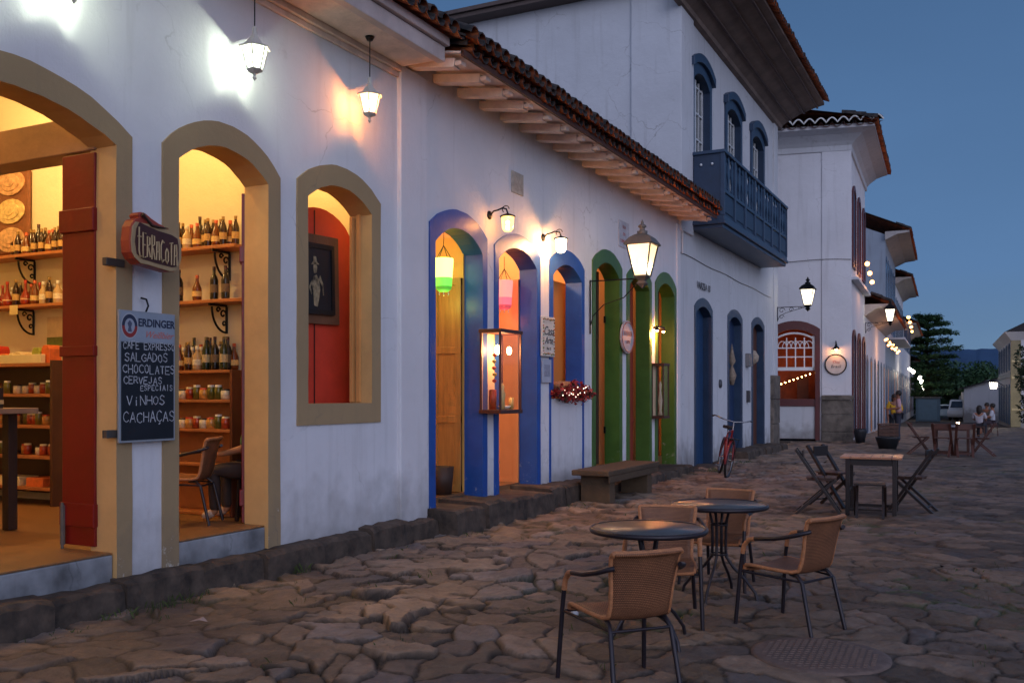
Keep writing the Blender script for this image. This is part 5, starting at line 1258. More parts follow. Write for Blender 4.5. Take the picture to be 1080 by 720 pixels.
# ================================================================== rattan chairs
def grid_uv(P, nu, nv, name, m, parent, th, us=1, vs=1):
    mb = MB(); mb.grid(P, nu, nv)
    o = mb.build(name, m, parent, solid=th)
    me = o.data; uv = me.uv_layers.new(name='UVMap'); w = nv+1
    for lp in me.loops:
        i, j = divmod(lp.vertex_index, w); uv.data[lp.index].uv = (i/nu*us, j/nv*vs)
    return o
def rattan_chair(name, label):
    t = thing(name, label, 'chair', scale=1.0)
    tr = .0145
    prof = [(.235, .405), (.225, .432), (.18, .44), (.0, .43), (-.13, .425), (-.185, .44), (-.215, .5), (-.245, .6), (-.275, .7), (-.305, .785), (-.32, .8), (-.335, .79)]
    wid = [.225, .228, .23, .215, .195, .185, .182, .188, .2, .208, .208, .205]
    k = len(prof)-1
    def P(u, v):
        f = v*k; i = min(int(f), k-1); g = f-i
        y = prof[i][0]*(1-g)+prof[i+1][0]*g; z = prof[i][1]*(1-g)+prof[i+1][1]*g; w = wid[i]*(1-g)+wid[i+1]*g
        x = (u*2-1)
        back = max(0, min(1, (z-.45)/.3))
        return (x*w, y+back*.035*(x*x), z-.014*(1-back)*(1-x*x))
    sub = lambda a, b: (lambda u, v: P(u, a+(b-a)*v))
    grid_uv(sub(0, .42), 10, 14, 'seat', RATTAN, t, .022, .45, .42)
    grid_uv(sub(.425, 1), 10, 16, 'backrest', RATTAN, t, .022, .42, .42)
    m_ = MB()   # rolled edge of the woven shell
    L = [P(0, i/40) for i in range(41)]; Rr = [P(1, i/40) for i in range(41)]
    m_.tube(L, .014, 6); m_.tube(Rr, .014, 6); m_.tube([P(i/12, .0) for i in range(13)], .014, 6); m_.tube([P(i/12, 1-.09) for i in range(13)], .017, 6)
    m_.build('woven_edge', RATTANP, t)
    for s in (-1, 1):
        m_ = MB(); m_.tube([(s*.285, .27, .0), (s*.268, .235, .44), (s*.265, .22, .53)], tr, 8); m_.build('leg', CHAIRMETAL, t)
        m_ = MB(); m_.tube([(s*.205, -.3, .0), (s*.188, -.215, .36), (s*.178, -.17, .405), (s*.16, -.1, .41)], tr, 8); m_.build('leg', CHAIRMETAL, t)
        m_ = MB(); m_.tube([(s*.265, .222, .52), (s*.262, .21, .58), (s*.26, .17, .625), (s*.262, .12, .635)], .0165, 8); m_.build('wrapped_grip', RATTANP, t)
        m_ = MB(); m_.tube([(s*.262, .13, .634), (s*.27, -.05, .655), (s*.262, -.2, .69), (s*.235, -.27, .715), (s*.2, -.288, .722)], tr, 8)
        m_.build('armrest', CHAIRMETAL, t)
    m_ = MB(); m_.tube([(-.268, .233, .395), (.268, .233, .395)], .009, 6); m_.tube([(-.19, -.215, .365), (.19, -.215, .365)], .009, 6)
    for s in (-1, 1): m_.tube([(s*.266, .23, .395), (s*.19, -.2, .37)], .009, 6)
    m_.build('stretcher', CHAIRMETAL, t)
    return t
def face(d): return math.atan2(d[1], d[0])-PI/2
ch = rattan_chair('rattan_chair', 'nearest rattan chair, its woven back turned, at the front round table')
ch.location = (-1.87, 5.1, 0); ch.rotation_euler.z = face((-.74, .67))
G = 'rattan chairs around the two round glass tables'; ch['group'] = G
dup(ch, (-2.12, 6.66, 0), face((.22, -.96)), 'rattan chair tucked between the front and rear round tables')
dup(ch, (-1.27, 6.93, 0), face((-.9, .4)), 'rattan chair drawn back sideways from the rear round table, nearest the manhole cover')
dup(ch, (-2.08, 8.12, 0), face((-.05, -1)), 'rattan chair on the far side of the rear round table')
c5 = dup(ch, (-6.82, 6.62, .437), face((-.9, -.45)), 'rattan chair inside the shop behind the narrow doorway'); del c5['group']
def round_table(name, label):
    t = thing(name, label, 'table')
    MB().lathe([(0, .755), (.372, .755), (.372, .762), (0, .762)], n=40).build('glass_top', TGLASS, t)
    MB().lathe([(.372, .735), (.39, .735), (.395, .75), (.39, .768), (.374, .766), (.372, .75)], n=40).build('rim', CHAIRMETAL, t)
    for k in range(4):
        a = PI/4+k*PI/2+.2; c, s = math.cos(a), math.sin(a)
        pr = [(.27, .742), (.2, .735), (.08, .7), (.06, .62), (.055, .45), (.06, .34), (.12, .26), (.22, .17), (.3, .07), (.315, .0)]
        MB().tube([(r*c, r*s, z) for r, z in pr], .0125, 8).build('leg', CHAIRMETAL, t)
    m_ = MB()
    for z, r in ((.6, .066), (.36, .066)): m_.tube([(r*math.cos(a), r*math.sin(a), z) for a in [k*PI/8 for k in range(16)]], .008, 6, closed=True)
    m_.tube([(.3*math.cos(a), .3*math.sin(a), .742) for a in [k*PI/12 for k in range(24)]], .008, 6, closed=True)
    m_.build('ring', CHAIRMETAL, t)
    return t
TGLASS = mat('hammered_table_glass', '#4c4e50', .32, .15, 8, .12, 90, spec=.5, coat=.1)
rt = round_table('round_table', 'front round glass-topped metal table'); rt.location = (-2.04, 6.06, 0); rt['group'] = 'round glass-topped tables'
dup(rt, (-1.97, 7.63, 0), .5, 'rear round glass-topped metal table')

# ================================================================== folding wooden sets
FOLD = mat('dark_folding_wood', '#241a18', .4, .3, 5, .1, 40); SEATW = mat('worn_seat_slats', '#4a3229', .5, .3, 5, .1, 40)
def folding_chair(name, label, m1, m2):
    t = thing(name, label, 'folding chair', scale=1.06)
    for s in (-1, 1):
        MB().bar((s*.2, -.3, .84), (s*.2, .26, 0), .034, .062, up=(1, 0, 0)).build('leg', m1, t, bevel=.003)
        MB().bar((s*.172, .2, .455), (s*.172, -.3, 0), .034, .056, up=(1, 0, 0)).build('leg', m1, t, bevel=.003)
    m_ = MB()
    for i in range(5): m_.box(-.186, .186, -.17+i*.078, -.17+i*.078+.066, .462, .48)
    for s in (-1, 1): m_.box(s*.15-.012, s*.15+.012, -.16, .21, .437, .461)
    m_.build('seat', m2, t, bevel=.003)
    m_ = MB(); m_.add([], [])
    for (z, h) in ((.69, .14),):
        y = -.3+.56*(.84-z)/.84
        m_.box(-.188, .188, y-.02, y, z, z+h)
    m_.build('backrest', m1, t, bevel=.006)
    m_ = MB(); m_.bar((-.2, .2, .09), (.2, .2, .09), .02); m_.bar((-.17, -.22, .08), (.17, -.22, .08), .02); m_.build('stretcher', m1, t)
    return t
def wood_table(name, label, top, m1, size=.8, h=.8):
    t = thing(name, label, 'table'); a = size/2
    m_ = MB()
    for i in range(6): m_.box(-a+i*size/6+.003, -a+(i+1)*size/6-.003, -a, a, h-.028, h)
    m_.build('tabletop', top, t, bevel=.003)
    for sx in (-1, 1):
        for sy in (-1, 1): MB().box(sx*(a-.1)-.028, sx*(a-.1)+.028, sy*(a-.07)-.028, sy*(a-.07)+.028, 0, h-.03).build('leg', m1, t, bevel=.004)
    m_ = MB()
    for sy in (-1, 1):
        MB().box(-a+.13, a-.13, sy*(a-.07)-.012, sy*(a-.07)+.012, h-.12, h-.032).build('apron', m1, t, bevel=.003); MB().box(-a+.13, a-.13, sy*(a-.07)-.012, sy*(a-.07)+.012, .05, .09).build('stretcher', m1, t, bevel=.003)
    for sx in (-1, 1): MB().box(sx*(a-.1)-.012, sx*(a-.1)+.012, -a+.1, a-.1, h-.12, h-.032).build('apron', m1, t, bevel=.003)
    for sx in (-1, 1): MB().box(sx*(a-.1)-.012, sx*(a-.1)+.012, -a+.1, a-.1, .3, .34).build('stretcher', m1, t, bevel=.003)
    return t
wt = wood_table('wooden_table', 'square wooden table with pale slatted top in the middle of the street', mat('varnished_slat_top', '#a8785c', .3, .25, 5, .1, 40), FOLD)
wt.location = (-1.48, 14.1, 0); wt.rotation_euler.z = R(3)
GF = 'dark folding chairs at the nearer wooden table'
fc = folding_chair('folding_chair', 'dark folding chair turned to the wooden table, nearest the bench', FOLD, SEATW); fc['group'] = GF
fc.location = (-2.13, 13.75, 0); fc.rotation_euler.z = face((1, .15))
dup(fc, (-2.08, 14.75, 0), face((.9, -.35)), 'dark folding chair angled behind the one nearest the bench')
dup(fc, (-1.0, 14.5, 0), face((-1, .12)), 'dark folding chair alone on the street side of the wooden table')
st = thing('low_stool', 'low dark slatted stool pushed under the wooden table', 'stool', (-1.45, 13.55, 0), R(5), scale=1)
m_ = MB()
for i in range(4): m_.box(-.2, .2, -.16+i*.08, -.095+i*.08, .44, .46)
m_.build('seat', FOLD, st, bevel=.003)
for s in (-1, 1):
    MB().bar((s*.19, -.16, .43), (s*.19, .16, 0), .02, .035, up=(1, 0, 0)).build('leg', FOLD, st); MB().bar((s*.165, .16, .43), (s*.165, -.16, 0), .02, .035, up=(1, 0, 0)).build('leg', FOLD, st)
MB().box(-.15, .15, -.15, -.13, .06, .1).build('stretcher', FOLD, st)
# far set
FB = mat('reddish_folding_wood', '#54332a', .5, .3, 5)
wt2 = wood_table('wooden_table', 'far wooden table with grey top near the seated group', mat('grey_table_cloth', '#8a8a94', .5, .1), FB, 1.0, .8); wt2.location = (-.95, 28.6, 0)
fc2 = folding_chair('folding_chair', 'brown folding chair on the house side of the far table', FB, FB); fc2.location = (-1.75, 28.4, 0); fc2.rotation_euler.z = face((1, .2)); fc2['group'] = 'brown folding chairs around the far table'
dup(fc2, (-.2, 28.3, 0), face((-1, .1)), 'brown folding chair at the far table closest to the seated woman')
dup(fc2, (-1.15, 27.85, 0), face((.1, 1)), 'brown folding chair with its back to us by the house-side table leg')
dup(fc2, (-.62, 27.8, 0), face((-.1, 1)), 'brown folding chair with its back to us, third along the far table')
o = MB().lathe([(0, 0), (.04, .0), (.045, .1), (.03, .1)], n=10).build('candle_glass', emis('candle', '#ffd8b0', 6)); o.location = (-.8, 28.5, .801); tag(o, 'glowing candle glass on the far table', 'candle')
# ---- bench
bn = thing('stone_bench', 'long weathered wooden bench against the wall below the green doors', 'bench', (-5.3, 14.2, 0))
m_ = MB(bn.location); m_.box(-5.62, -5.02, 13.1, 15.5, .44, .52); m_.build('seat', BENCHW, bn, bevel=.015)
m_ = MB(bn.location); m_.box(-5.05, -5.025, 13.15, 15.45, .34, .439); m_.build('apron', BENCHW, bn, bevel=.006)
for y in (13.3, 15.05): MB(bn.location).box(-5.55, -5.08, y, y+.22, .0, .438).build('leg', BENCHW, bn, bevel=.01)
# ---- bicycle
def bicycle():
    t = thing('bicycle', 'red cruiser bicycle leaning on the wall by the dark blue door', 'bicycle', scale=1.12)
    RB = mat('red_frame_paint', '#7c1f24', .35, .15); RUB = mat('tyre_rubber', '#18171a', .7, .2); CH = mat('dull_chrome', '#8a8c92', .25, .1, metal=.8)
    for (y, nme) in ((.55, 0), (-.52, 1)):
        w = thing('wheel', None, None, (0, y, .33)); w.parent = t
        if nme == 0: w.rotation_euler.z = R(-18)
        m_ = MB(); m_.tube([(0, .31*math.cos(a), .31*math.sin(a)) for a in [k*PI/18 for k in range(36)]], .022, 7, closed=True); m_.build('tyre', RUB, w)
        m_ = MB(); m_.tube([(0, .285*math.cos(a), .285*math.sin(a)) for a in [k*PI/18 for k in range(36)]], .01, 5, closed=True)
        for k in range(18):
            a = k*PI/9; m_.tube([(.02*(-1)**k, .02*math.cos(a), .02*math.sin(a)), (0, .28*math.cos(a), .28*math.sin(a))], .0016, 3, caps=False)
        m_.tube([(-.05, 0, 0), (.05, 0, 0)], .018, 8); m_.build('rim', CH, w)
        m_ = MB(); m_.tube([(0, .35*math.cos(a), .35*math.sin(a)) for a in [R(-10)+k*R(190)/16 for k in range(17)]], .02, 6)
        m_.build('mudguard', RB, w)
    m_ = MB(); A, B_, C_, D_ = (0, .38, .85), (0, .33, .7), (0, -.05, .3), (0, -.22, .78)
    for p, q in ((A, B_), (B_, C_), (A, D_), (C_, D_)): m_.tube([p, q], .017, 8)
    for s in (-1, 1):
        m_.tube([C_, (s*.05, -.52, .33)], .011, 6); m_.tube([D_, (s*.05, -.52, .33)], .01, 6); m_.tube([(s*.02, .39, .72), (s*.05, .42, .62), (s*.05, .55, .33)], .013, 6)
    m_.build('frame', RB, t)
    m_ = MB(); m_.tube([(0, .37, .86), (0, .36, 1.0)], .014, 8); m_.tube([(-.34, .1, 1.06), (-.33, .25, 1.07), (-.2, .36, 1.03), (0, .37, 1.0), (.2, .36, 1.03), (.33, .25, 1.07), (.34, .1, 1.06)], .012, 8); m_.build('handlebar', CH, t)
    for s in (-1, 1): MB().tube([(s*.34, .12, 1.06), (s*.345, .0, 1.055)], .018, 8).build('grip', RUB, t)
    MB().prism([(-.04, -.02), (.04, -.02), (.11, -.25), (.06, -.3), (-.06, -.3), (-.11, -.25)], 'z', .86, .92).build('saddle', RUB, t, bevel=.02)
    MB().tube([(0, -.22, .77), (0, -.23, .87)], .013, 6).build('seat_post', CH, t)
    m_ = MB(); m_.box(-.1, .1, .42, .7, .7, .715); m_.tube([(-.09, .68, .7), (-.05, .56, .34)], .005, 4); m_.tube([(.09, .68, .7), (.05, .56, .34)], .005, 4); m_.build('front_rack', IRON, t)
    m_ = MB(); m_.lathe([(.0, -.01), (.09, -.01), (.09, .01), (0, .01)], (0, 0, 0), 16); o = m_.build('chainring', CH, t); o.location = (.05, -.05, .3); o.rotation_euler = (0, R(90), 0)
    m_ = MB(); m_.tube([(.06, -.05, .3), (.07, .08, .19)], .008, 5); m_.box(.07, .16, .05, .11, .18, .2); m_.tube([(-.06, -.05, .3), (-.07, -.18, .41)], .008, 5); m_.box(-.16, -.07, -.21, -.15, .4, .42); m_.build('pedal_crank', CH, t)
    return t
bk = bicycle(); bk.location = (-4.86, 19.1, 0); bk.rotation_euler = (R(0), R(-9), face((.36, -.93)))
# ---- planters in the distance
o = MB().lathe([(0, 0), (.3, .02), (.42, .4), (.44, .46), (.38, .46), (.3, .3)], n=16).build('tub', mat('dark_tub', '#1c1f24', .5, .2)); o.location = (-2.75, 30.3, 0); o.scale = (.8, .8, .85); tag(o, 'wide dark tub standing in the street before the corner restaurant', 'tub')
t = thing('wooden_crate', 'brown wooden crate table behind the dark tub', 'crate', (-3.0, 33.2, 0), .2, scale=.75)
m_ = MB()
for i in range(5): m_.box(-.4, .4, -.3, -.28, .1+i*.16, .23+i*.16); m_.box(-.4, .4, .28, .3, .1+i*.16, .23+i*.16); m_.box(-.4, -.38, -.28, .28, .1+i*.16, .23+i*.16); m_.box(.38, .4, -.28, .28, .1+i*.16, .23+i*.16)
m_.build('slats', mat('crate_brown', '#4a2c20', .6, .3), t)
MB().box(-.42, .42, -.32, .32, .9, .94).build('lid', mat('crate_lid', '#5a3828', .6, .3), t)
m_ = MB(); [m_.box(x-.03, x+.03, y-.03, y+.03, 0, .9) for x in (-.36, .36) for y in (-.26, .26)]; m_.build('corner_post', mat('crate_post', '#3a241c', .6, .3), t)
# manhole
t = thing('manhole_cover', 'round patterned iron manhole cover set in the paving beside the rattan chairs', 'manhole cover', (-.96, 6.2, .022), scale=.9)
m_ = MB(); m_.lathe([(0, 0), (.44, 0), (.47, -.006), (.47, -.03)], n=40); m_.build('plate', mat('rusty_iron', '#6e5c54', .7, .3, 12, .3, 60, metal=.1), t)
m_ = MB()
for i in range(-8, 9):
    for j in range(-8, 9):
        x, y = i*.05+(j % 2)*.025, j*.05
        if x*x+y*y < .155: m_.box(x-.016, x+.016, y-.004, y+.004, .001, .008)
m_.build('raised_pattern', mat('worn_iron_pattern', '#715f58', .6, .2, 12, metal=.1), t)
t.rotation_euler.z = .5
# litter
o = MB().sphere((0, 0, .02), .035, 7, 5, sz=.6).build('paper_scrap', mat('white_paper_scrap', '#b8bac0', .8, .2, 20)); o.location = (-2.72, 6.4, .03); tag(o, 'small crumpled white paper scrap on the stones beside the front round table', 'litter')
o = MB(); o.add([(0, 0, .01), (.09, .01, .03), (.12, .05, .012), (.06, .07, .035), (.01, .05, .015)], [(0, 1, 2, 3, 4)]); o = o.build('paper_scrap', mat('pale_paper', '#a8948c', .8, .2, 20), solid=.003); o.location = (-5.05, 4.95, .04); tag(o, 'flat torn paper scrap on the stones near the shop kerb', 'litter')
# ================================================================== people
def far(px, t): a = (px-540)/1000; return ((-.4509+a*.8926)*t, (.8926+a*.4509)*t)
def skin_obj(name, verts, edges, radii, root, m, parent, sub=2):
    me = bpy.data.meshes.new(name); me.from_pydata(verts, edges, []); me.materials.append(m)
    o = bpy.data.objects.new(name, me); COL.objects.link(o); o.parent = parent
    md = o.modifiers.new('skin', 'SKIN'); md.use_smooth_shade = True; md.branch_smoothing = .5
    for i, r in enumerate(radii):
        me.skin_vertices[0].data[i].radius = (r, r) if not isinstance(r, tuple) else r
        me.skin_vertices[0].data[i].use_root = (i == root)
    s = o.modifiers.new('sub', 'SUBSURF'); s.levels = s.render_levels = sub
    return o
STAND = dict(pel=(0, 0, .95), sp=(0, .0, 1.1), chest=(0, 0, 1.3), neck=(0, 0, 1.47), head=(0, .015, 1.56), crown=(0, .01, 1.67),
             sh=(.17, 0, 1.41), el=(.23, -.03, 1.14), wr=(.24, .06, .9), ha=(.24, .08, .83), hip=(.09, 0, .9), kn=(.1, .02, .5), an=(.1, -.01, .09), toe=(.11, .13, .04))
def person(label, loc, rz, J=STAND, over=None, skin='#8a5a44', hair='#1a1210', shirt='#a0606a', pants='#2a2c3a', shoes='#28262a', longhair=False, shorts=False, height=1.0, stripes=None):
    J = dict(J); over = over or {}
    t = thing('person', label, 'person', loc, rz, scale=height)
    def p(k, s):
        key = k+('L' if s < 0 else 'R')
        v = over.get(key) or J[k]
        return (s*abs(v[0]) if key not in over else v[0], v[1], v[2])
    V, E_, Rd = [], [], []
    def add(v, r, par=None):
        V.append(v); Rd.append(r)
        if par is not None: E_.append((par, len(V)-1))
        return len(V)-1
    pel = add(J['pel'], (.135, .1)); sp = add(J['sp'], (.125, .09), pel); chs = add(J['chest'], (.14, .1), sp); nk = add(J['neck'], .05, chs)
    hd = add(J['head'], (.072, .085), nk); cr = add(J['crown'], (.06, .075), hd)
    idx = {}
    for s in (-1, 1):
        sh = add(p('sh', s), .055, chs); el = add(p('el', s), .042, sh); wr = add(p('wr', s), .028, el); ha = add(p('ha', s), (.035, .02), wr)
        H_ = Vector(p('ha', s)); d = (H_-Vector(p('wr', s))).normalized(); sd = d.cross(Vector((0, 0, 1))) if abs(d.z) < .9 else Vector((0, 1, 0)); sd.normalize()
        for k, ln in enumerate((.07, .08, .075, .06)): add(tuple(H_+d*ln+sd*(.027-.018*k)), .009, ha)
        add(tuple(H_+d*.03+sd*.055), .011, ha)
        hp = add(p('hip', s), .088, pel); kn = add(p('kn', s), .058, hp); an = add(p('an', s), .04, kn); to = add(p('toe', s), (.036, .026), an)
        idx[s] = (sh, el, wr, ha, hp, kn, an, to)
    skin_obj('body', V, E_, Rd, pel, mat('skin_'+skin[1:], skin, .5, .08), t)
    # face: nose and eyes, ears
    hx, hy, hz = J['head']
    m_ = MB(); m_.sphere((hx, hy+.095, hz+.0), .014, 6, 5, sz=1.4); [m_.sphere((hx+s*.078, hy, hz+.01), .018, 6, 5, sz=1.5) for s in (-1, 1)]; m_.build('ear_and_nose', mat('skin_'+skin[1:], skin, .5, .08), t)
    m_ = MB(); [m_.sphere((hx+s*.03, hy+.082, hz+.03), .009, 6, 4) for s in (-1, 1)]; m_.build('eye', BLACK, t)
    # shirt
    def sub(keys, grow, name, m, root=0, extra=None):
        mp = {k: i for i, k in enumerate(keys)}
        ee = [(mp[a], mp[b]) for a, b in E_ if a in mp and b in mp]
        rr_ = [tuple(x+grow for x in (Rd[k] if isinstance(Rd[k], tuple) else (Rd[k],)*2)) for k in keys]
        return skin_obj(name, [V[k] for k in keys], ee, rr_, root, m, t)
    sk = [pel, sp, chs]+[idx[s][i] for s in (-1, 1) for i in (0, 1)]
    sm = mat('shirt_'+shirt[1:], shirt, .8, .1) if not stripes else stripes
    sub(sk, .02, 'shirt', sm)
    pk_ = [pel]+[idx[s][i] for s in (-1, 1) for i in ((4, 5) if shorts else (4, 5, 6))]
    sub(pk_, .016, 'trousers', mat('trousers_'+pants[1:], pants, .8, .15))
    for s in (-1, 1): sub([idx[s][6], idx[s][7]], .012, 'shoe', mat('shoe_'+shoes[1:], shoes, .5, .1))
    m_ = MB()
    m_.sphere((hx, hy-.022, hz+.055), .098, 12, 8, sz=1.02)
    if longhair: m_.lathe([(.001, -.28), (.06, -.24), (.1, -.1), (.098, .02), (.06, .1), (0, .12)], (hx, hy-.05, hz+.02), 12, sy=.7)
    m_.build('hair', mat('hair_'+hair[1:], hair, .6, .3, 30), t)
    return t
SIT = dict(STAND); dz = -.46
for k in ('pel', 'sp', 'chest', 'neck', 'head', 'crown', 'sh', 'el', 'hip'): SIT[k] = (STAND[k][0], STAND[k][1], STAND[k][2]+dz)
SIT['pel'] = (0, 0, .52); SIT['hip'] = (.09, .02, .5); SIT['kn'] = (.12, .42, .5); SIT['an'] = (.12, .4, .09); SIT['toe'] = (.13, .54, .04); SIT['el'] = (.22, .05, .72); SIT['wr'] = (.15, .3, .66); SIT['ha'] = (.13, .37, .66)
def stripe_mat():
    m, nt, b = newmat('striped_cloth'); N, L = nt.nodes, nt.links
    tc = N.new('ShaderNodeTexCoord'); w = N.new('ShaderNodeTexWave'); w.inputs['Scale'].default_value = 9; w.bands_direction = 'Z'; L.new(tc.outputs['Object'], w.inputs['Vector'])
    rp = N.new('ShaderNodeValToRGB'); rp.color_ramp.elements[0].color = (*hexc('#b0606a'), 1); rp.color_ramp.elements[1].color = (*hexc('#c8b8bc'), 1); L.new(w.outputs['Fac'], rp.inputs[0]); L.new(rp.outputs[0], b.inputs['Base Color']); b.inputs['Roughness'].default_value = .9
    return m
person('standing man in pink-and-white striped shirt and dark trousers outside the low house', (-2.78, 34.4, 0), face((-.9, -.1)), over={'wrR': (.1, .3, 1.1), 'haR': (.08, .36, 1.12), 'wrL': (-.14, .3, 1.1), 'haL': (-.12, .36, 1.12)}, stripes=stripe_mat(), height=1.05)
person('standing woman in yellow top half hidden beside the man in stripes', (-3.0, 35.5, 0), face((.3, -1)), shirt='#c89a20', pants='#1e222c', skin='#7a4c38', longhair=True, height=.98, over={'elL': (-.26, .0, 1.1), 'wrL': (-.16, .2, 1.05), 'haL': (-.12, .27, 1.06)})
# seated group by the far table
ST2 = mat('stool_brown', '#4a2f26', .6, .2)
def far_stool(x, y, label):
    t = thing('stool', label, 'stool', (x, y, 0))
    MB().box(-.19, .19, -.19, .19, .41, .45).build('seat', ST2, t, bevel=.01)
    for a in (-1, 1):
        for b in (-1, 1): MB().bar((a*.16, b*.16, .41), (a*.19, b*.19, 0), .035).build('leg', ST2, t)
px1, py1 = far(1033, 36); px2, py2 = far(1041, 41); px3, py3 = far(1047, 38)
far_stool(px1, py1, 'brown stool under the woman with long dark hair'); far_stool(px2, py2, 'brown stool under the farthest seated person'); far_stool(px3, py3, 'brown stool under the short-haired person in white')
person('seated woman with long dark hair and white top near the far table', (px1, py1, 0), face((.2, 1)), SIT, shirt='#a8a4ac', pants='#24222a', longhair=True, skin='#9a6a54', height=1.0)
person('seated man in grey shirt between the two people in white', (px2, py2, 0), face((-.6, -1)), SIT, shirt='#5a5048', pants='#2a2830', height=1.05)
person('seated person in white shirt and shorts with short dark hair', (px3, py3, 0), face((-1, .1)), SIT, shirt='#b4b6c0', pants='#3a3038', height=1.05, shorts=True)
# customer in the shop, mostly hidden by the door frame
o = thing('wooden_stool', 'plain wooden stool inside the shop behind the rattan chair', 'stool', (-6.42, 7.2, .415))
MB().box(-.17, .17, -.15, .15, .42, .46).build('seat', DARKW, o)
for a in (-1, 1):
    for b in (-1, 1): MB().bar((a*.14, b*.12, .42), (a*.16, b*.14, 0), .03).build('leg', DARKW, o)
person('shop customer seated behind the rattan chair in green top and pale shoes', (-6.42, 7.2, .415), face((-1, -.3)), SIT, shirt='#5c8a5a', pants='#3a2a26', shoes='#c9a894', skin='#b07c5c')

# ================================================================== cars
def car(label, loc, rz, paint, van=False):
    t = thing('parked_car', label, 'car', loc, rz)
    m = mat('paint_'+paint[1:], paint, .25, .05, coat=.6)
    H = 1.85 if van else 1.42
    if van: pr = [(-2.2, .35), (-2.25, .9), (-2.15, 1.1), (-2.05, H-.1), (-1.9, H), (1.1, H), (1.3, H-.08), (1.75, 1.1), (2.2, .95), (2.28, .6), (2.2, .32)]
    else: pr = [(-2.1, .35), (-2.15, .85), (-2.0, .95), (-1.6, 1.0), (-1.15, H-.04), (-.9, H), (.4, H), (.65, H-.05), (1.2, .98), (1.95, .86), (2.1, .6), (2.05, .32)]
    m_ = MB(); m_.prism([(y, z) for y, z in pr], 'x', -.84, .84); b = m_.build('body', m, t, bevel=.09)
    g = MB(); zt = H-.1
    for s in (-1, 1): g.quad((s*.848, -1.05, 1.02), (s*.848, .95, 1.02), (s*.848, .5, zt), (s*.848, -.9, zt))
    f = [(1.14, 1.03), (.68, H-.1)] if not van else [(1.72, 1.15), (1.36, H-.14)]
    g.quad((-.7, f[0][0]+.03, f[0][1]), (.7, f[0][0]+.03, f[0][1]), (.64, f[1][0]+.03, f[1][1]), (-.64, f[1][0]+.03, f[1][1]))
    k = [(-1.57, 1.04), (-1.2, H-.1)] if not van else [(-2.19, 1.15), (-2.1, H-.2)]
    g.quad((-.7, k[0][0]-.03, k[0][1]), (.7, k[0][0]-.03, k[0][1]), (.64, k[1][0]-.03, k[1][1]), (-.64, k[1][0]-.03, k[1][1]))
    g.build('window', PANEDK, t)
    for s in (-1, 1):
        for y in (-1.3, 1.35):
            w = MB(); w.lathe([(.0, -.1), (.3, -.1), (.32, -.06), (.32, .08), (.0, .1)], n=16); o = w.build('wheel', BLACK, t); o.location = (s*.78, y, .32); o.rotation_euler = (0, R(90), 0)
        MB().box(s*.6-.14, s*.6+.14, 2.05 if not van else 2.2, 2.12 if not van else 2.29, .62, .75).build('headlight', LIGHTP, t)
        MB().box(s*.65-.1, s*.65+.1, -2.18 if not van else -2.27, -2.1, .7, .85).build('tail_light', mat('tail_red', '#7a1818', .3, .1), t)
    return t
LIGHTP = mat('headlight_lens', '#c8ccd4', .2, .1)
def gz(y): return 0 if y < 40 else -.012*(y-40)
for px, t_, lb, c, v in ((997, 88, 'small pale blue parked car at the end of the street', '#8aa0b4', False), (1016, 84, 'white parked van at the end of the street', '#c8ccd0', True), (1028, 92, 'white parked car between the van and the low white house', '#b8bcc4', False)):
    x, y = far(px, t_); car(lb, (x, y, gz(y)-.0), R(170) if v else R(70), c, v)
x, y = far(979, 78)
t = thing('street_kiosk', 'small pale blue cabinet standing between the big evergreen and the parked cars', 'cabinet', (x, y, gz(y)))
MB().box(-.9, .9, -.6, .6, 0, 1.9).build('body', mat('pale_blue_cabinet', '#4c6676', .5, .1), t, bevel=.03); MB().box(-1.0, 1.0, -.7, .7, 1.9, 2.0).build('roof', GREYLAMP, t, bevel=.02); MB().box(-.7, .7, -.62, -.601, .15, 1.8).build('door', mat('cab_door', '#587484', .5, .1), t)
# ================================================================== right-hand building
xr, yr = far(1067, 57); AR = A3
hr = thing('blue_shutter_house', 'two-storey white house with hipped roof, blue shutters and an ochre corner', 'house', (xr, yr, gz(yr)), AR)
m_ = MB(); m_.box(0, 14, 0, 15, -.6, 5.75); m_.build('wall', WHITE2, hr)
for i in range(5):
    y = 1.2+i*2.8
    for (z0, z1) in ((3.4, 5.1), (.1, 2.6)):
        a, b = op(y, y+1.2, z0, z1-.15, z1), op(y+.14, y+1.06, z0+.1*(z0 > 1), z1-.3, z1-.15)
        T_ = lambda u, z, w: (-w, u, z)
        m_ = MB(); surround_mesh(m_, T_, a, b, .06, .02, z0 > 1, 0, 0); m_.build('window_surround' if z0 > 1 else 'door_surround', BLG, hr)
        MB().box(-.03, .02, y+.14, y+1.06, z0, z1-.2).build('shutter' if z0 > 1 else 'door', mat('blue_shutter', '#2f5078', .5, .2), hr)
MB().box(-.05, -.001, .3, 14.6, 3.0, 3.3).build('balcony_rail', BLG, hr)
yq = mat('ochre_corner', '#8c8262', .6, .2)
MB().box(-.05, .5, -.08, -.001, 0, 5.2).build('corner_pilaster', yq, hr, bevel=.02)
for z in (1.0, 2.9, 3.9): MB().box(.0, 6, -.12, -.001, z, z+.12).build('string_course', mat('cream_course', '#c8b88c', .6, .2), hr)
m_ = MB(); e = .4; m_.add([(-e, -e, 5.7), (14+e, -e, 5.7), (14+e, 15+e, 5.7), (-e, 15+e, 5.7), (5, 5, 8.6), (9, 5, 8.6), (9, 10, 8.6), (5, 10, 8.6)], [(0, 1, 5, 4), (1, 2, 6, 5), (2, 3, 7, 6), (3, 0, 4, 7), (4, 5, 6, 7)])
m_.build('roof', mat('dusk_tile_roof', '#2c2624', .9, .35, 6, .5, 10), hr)
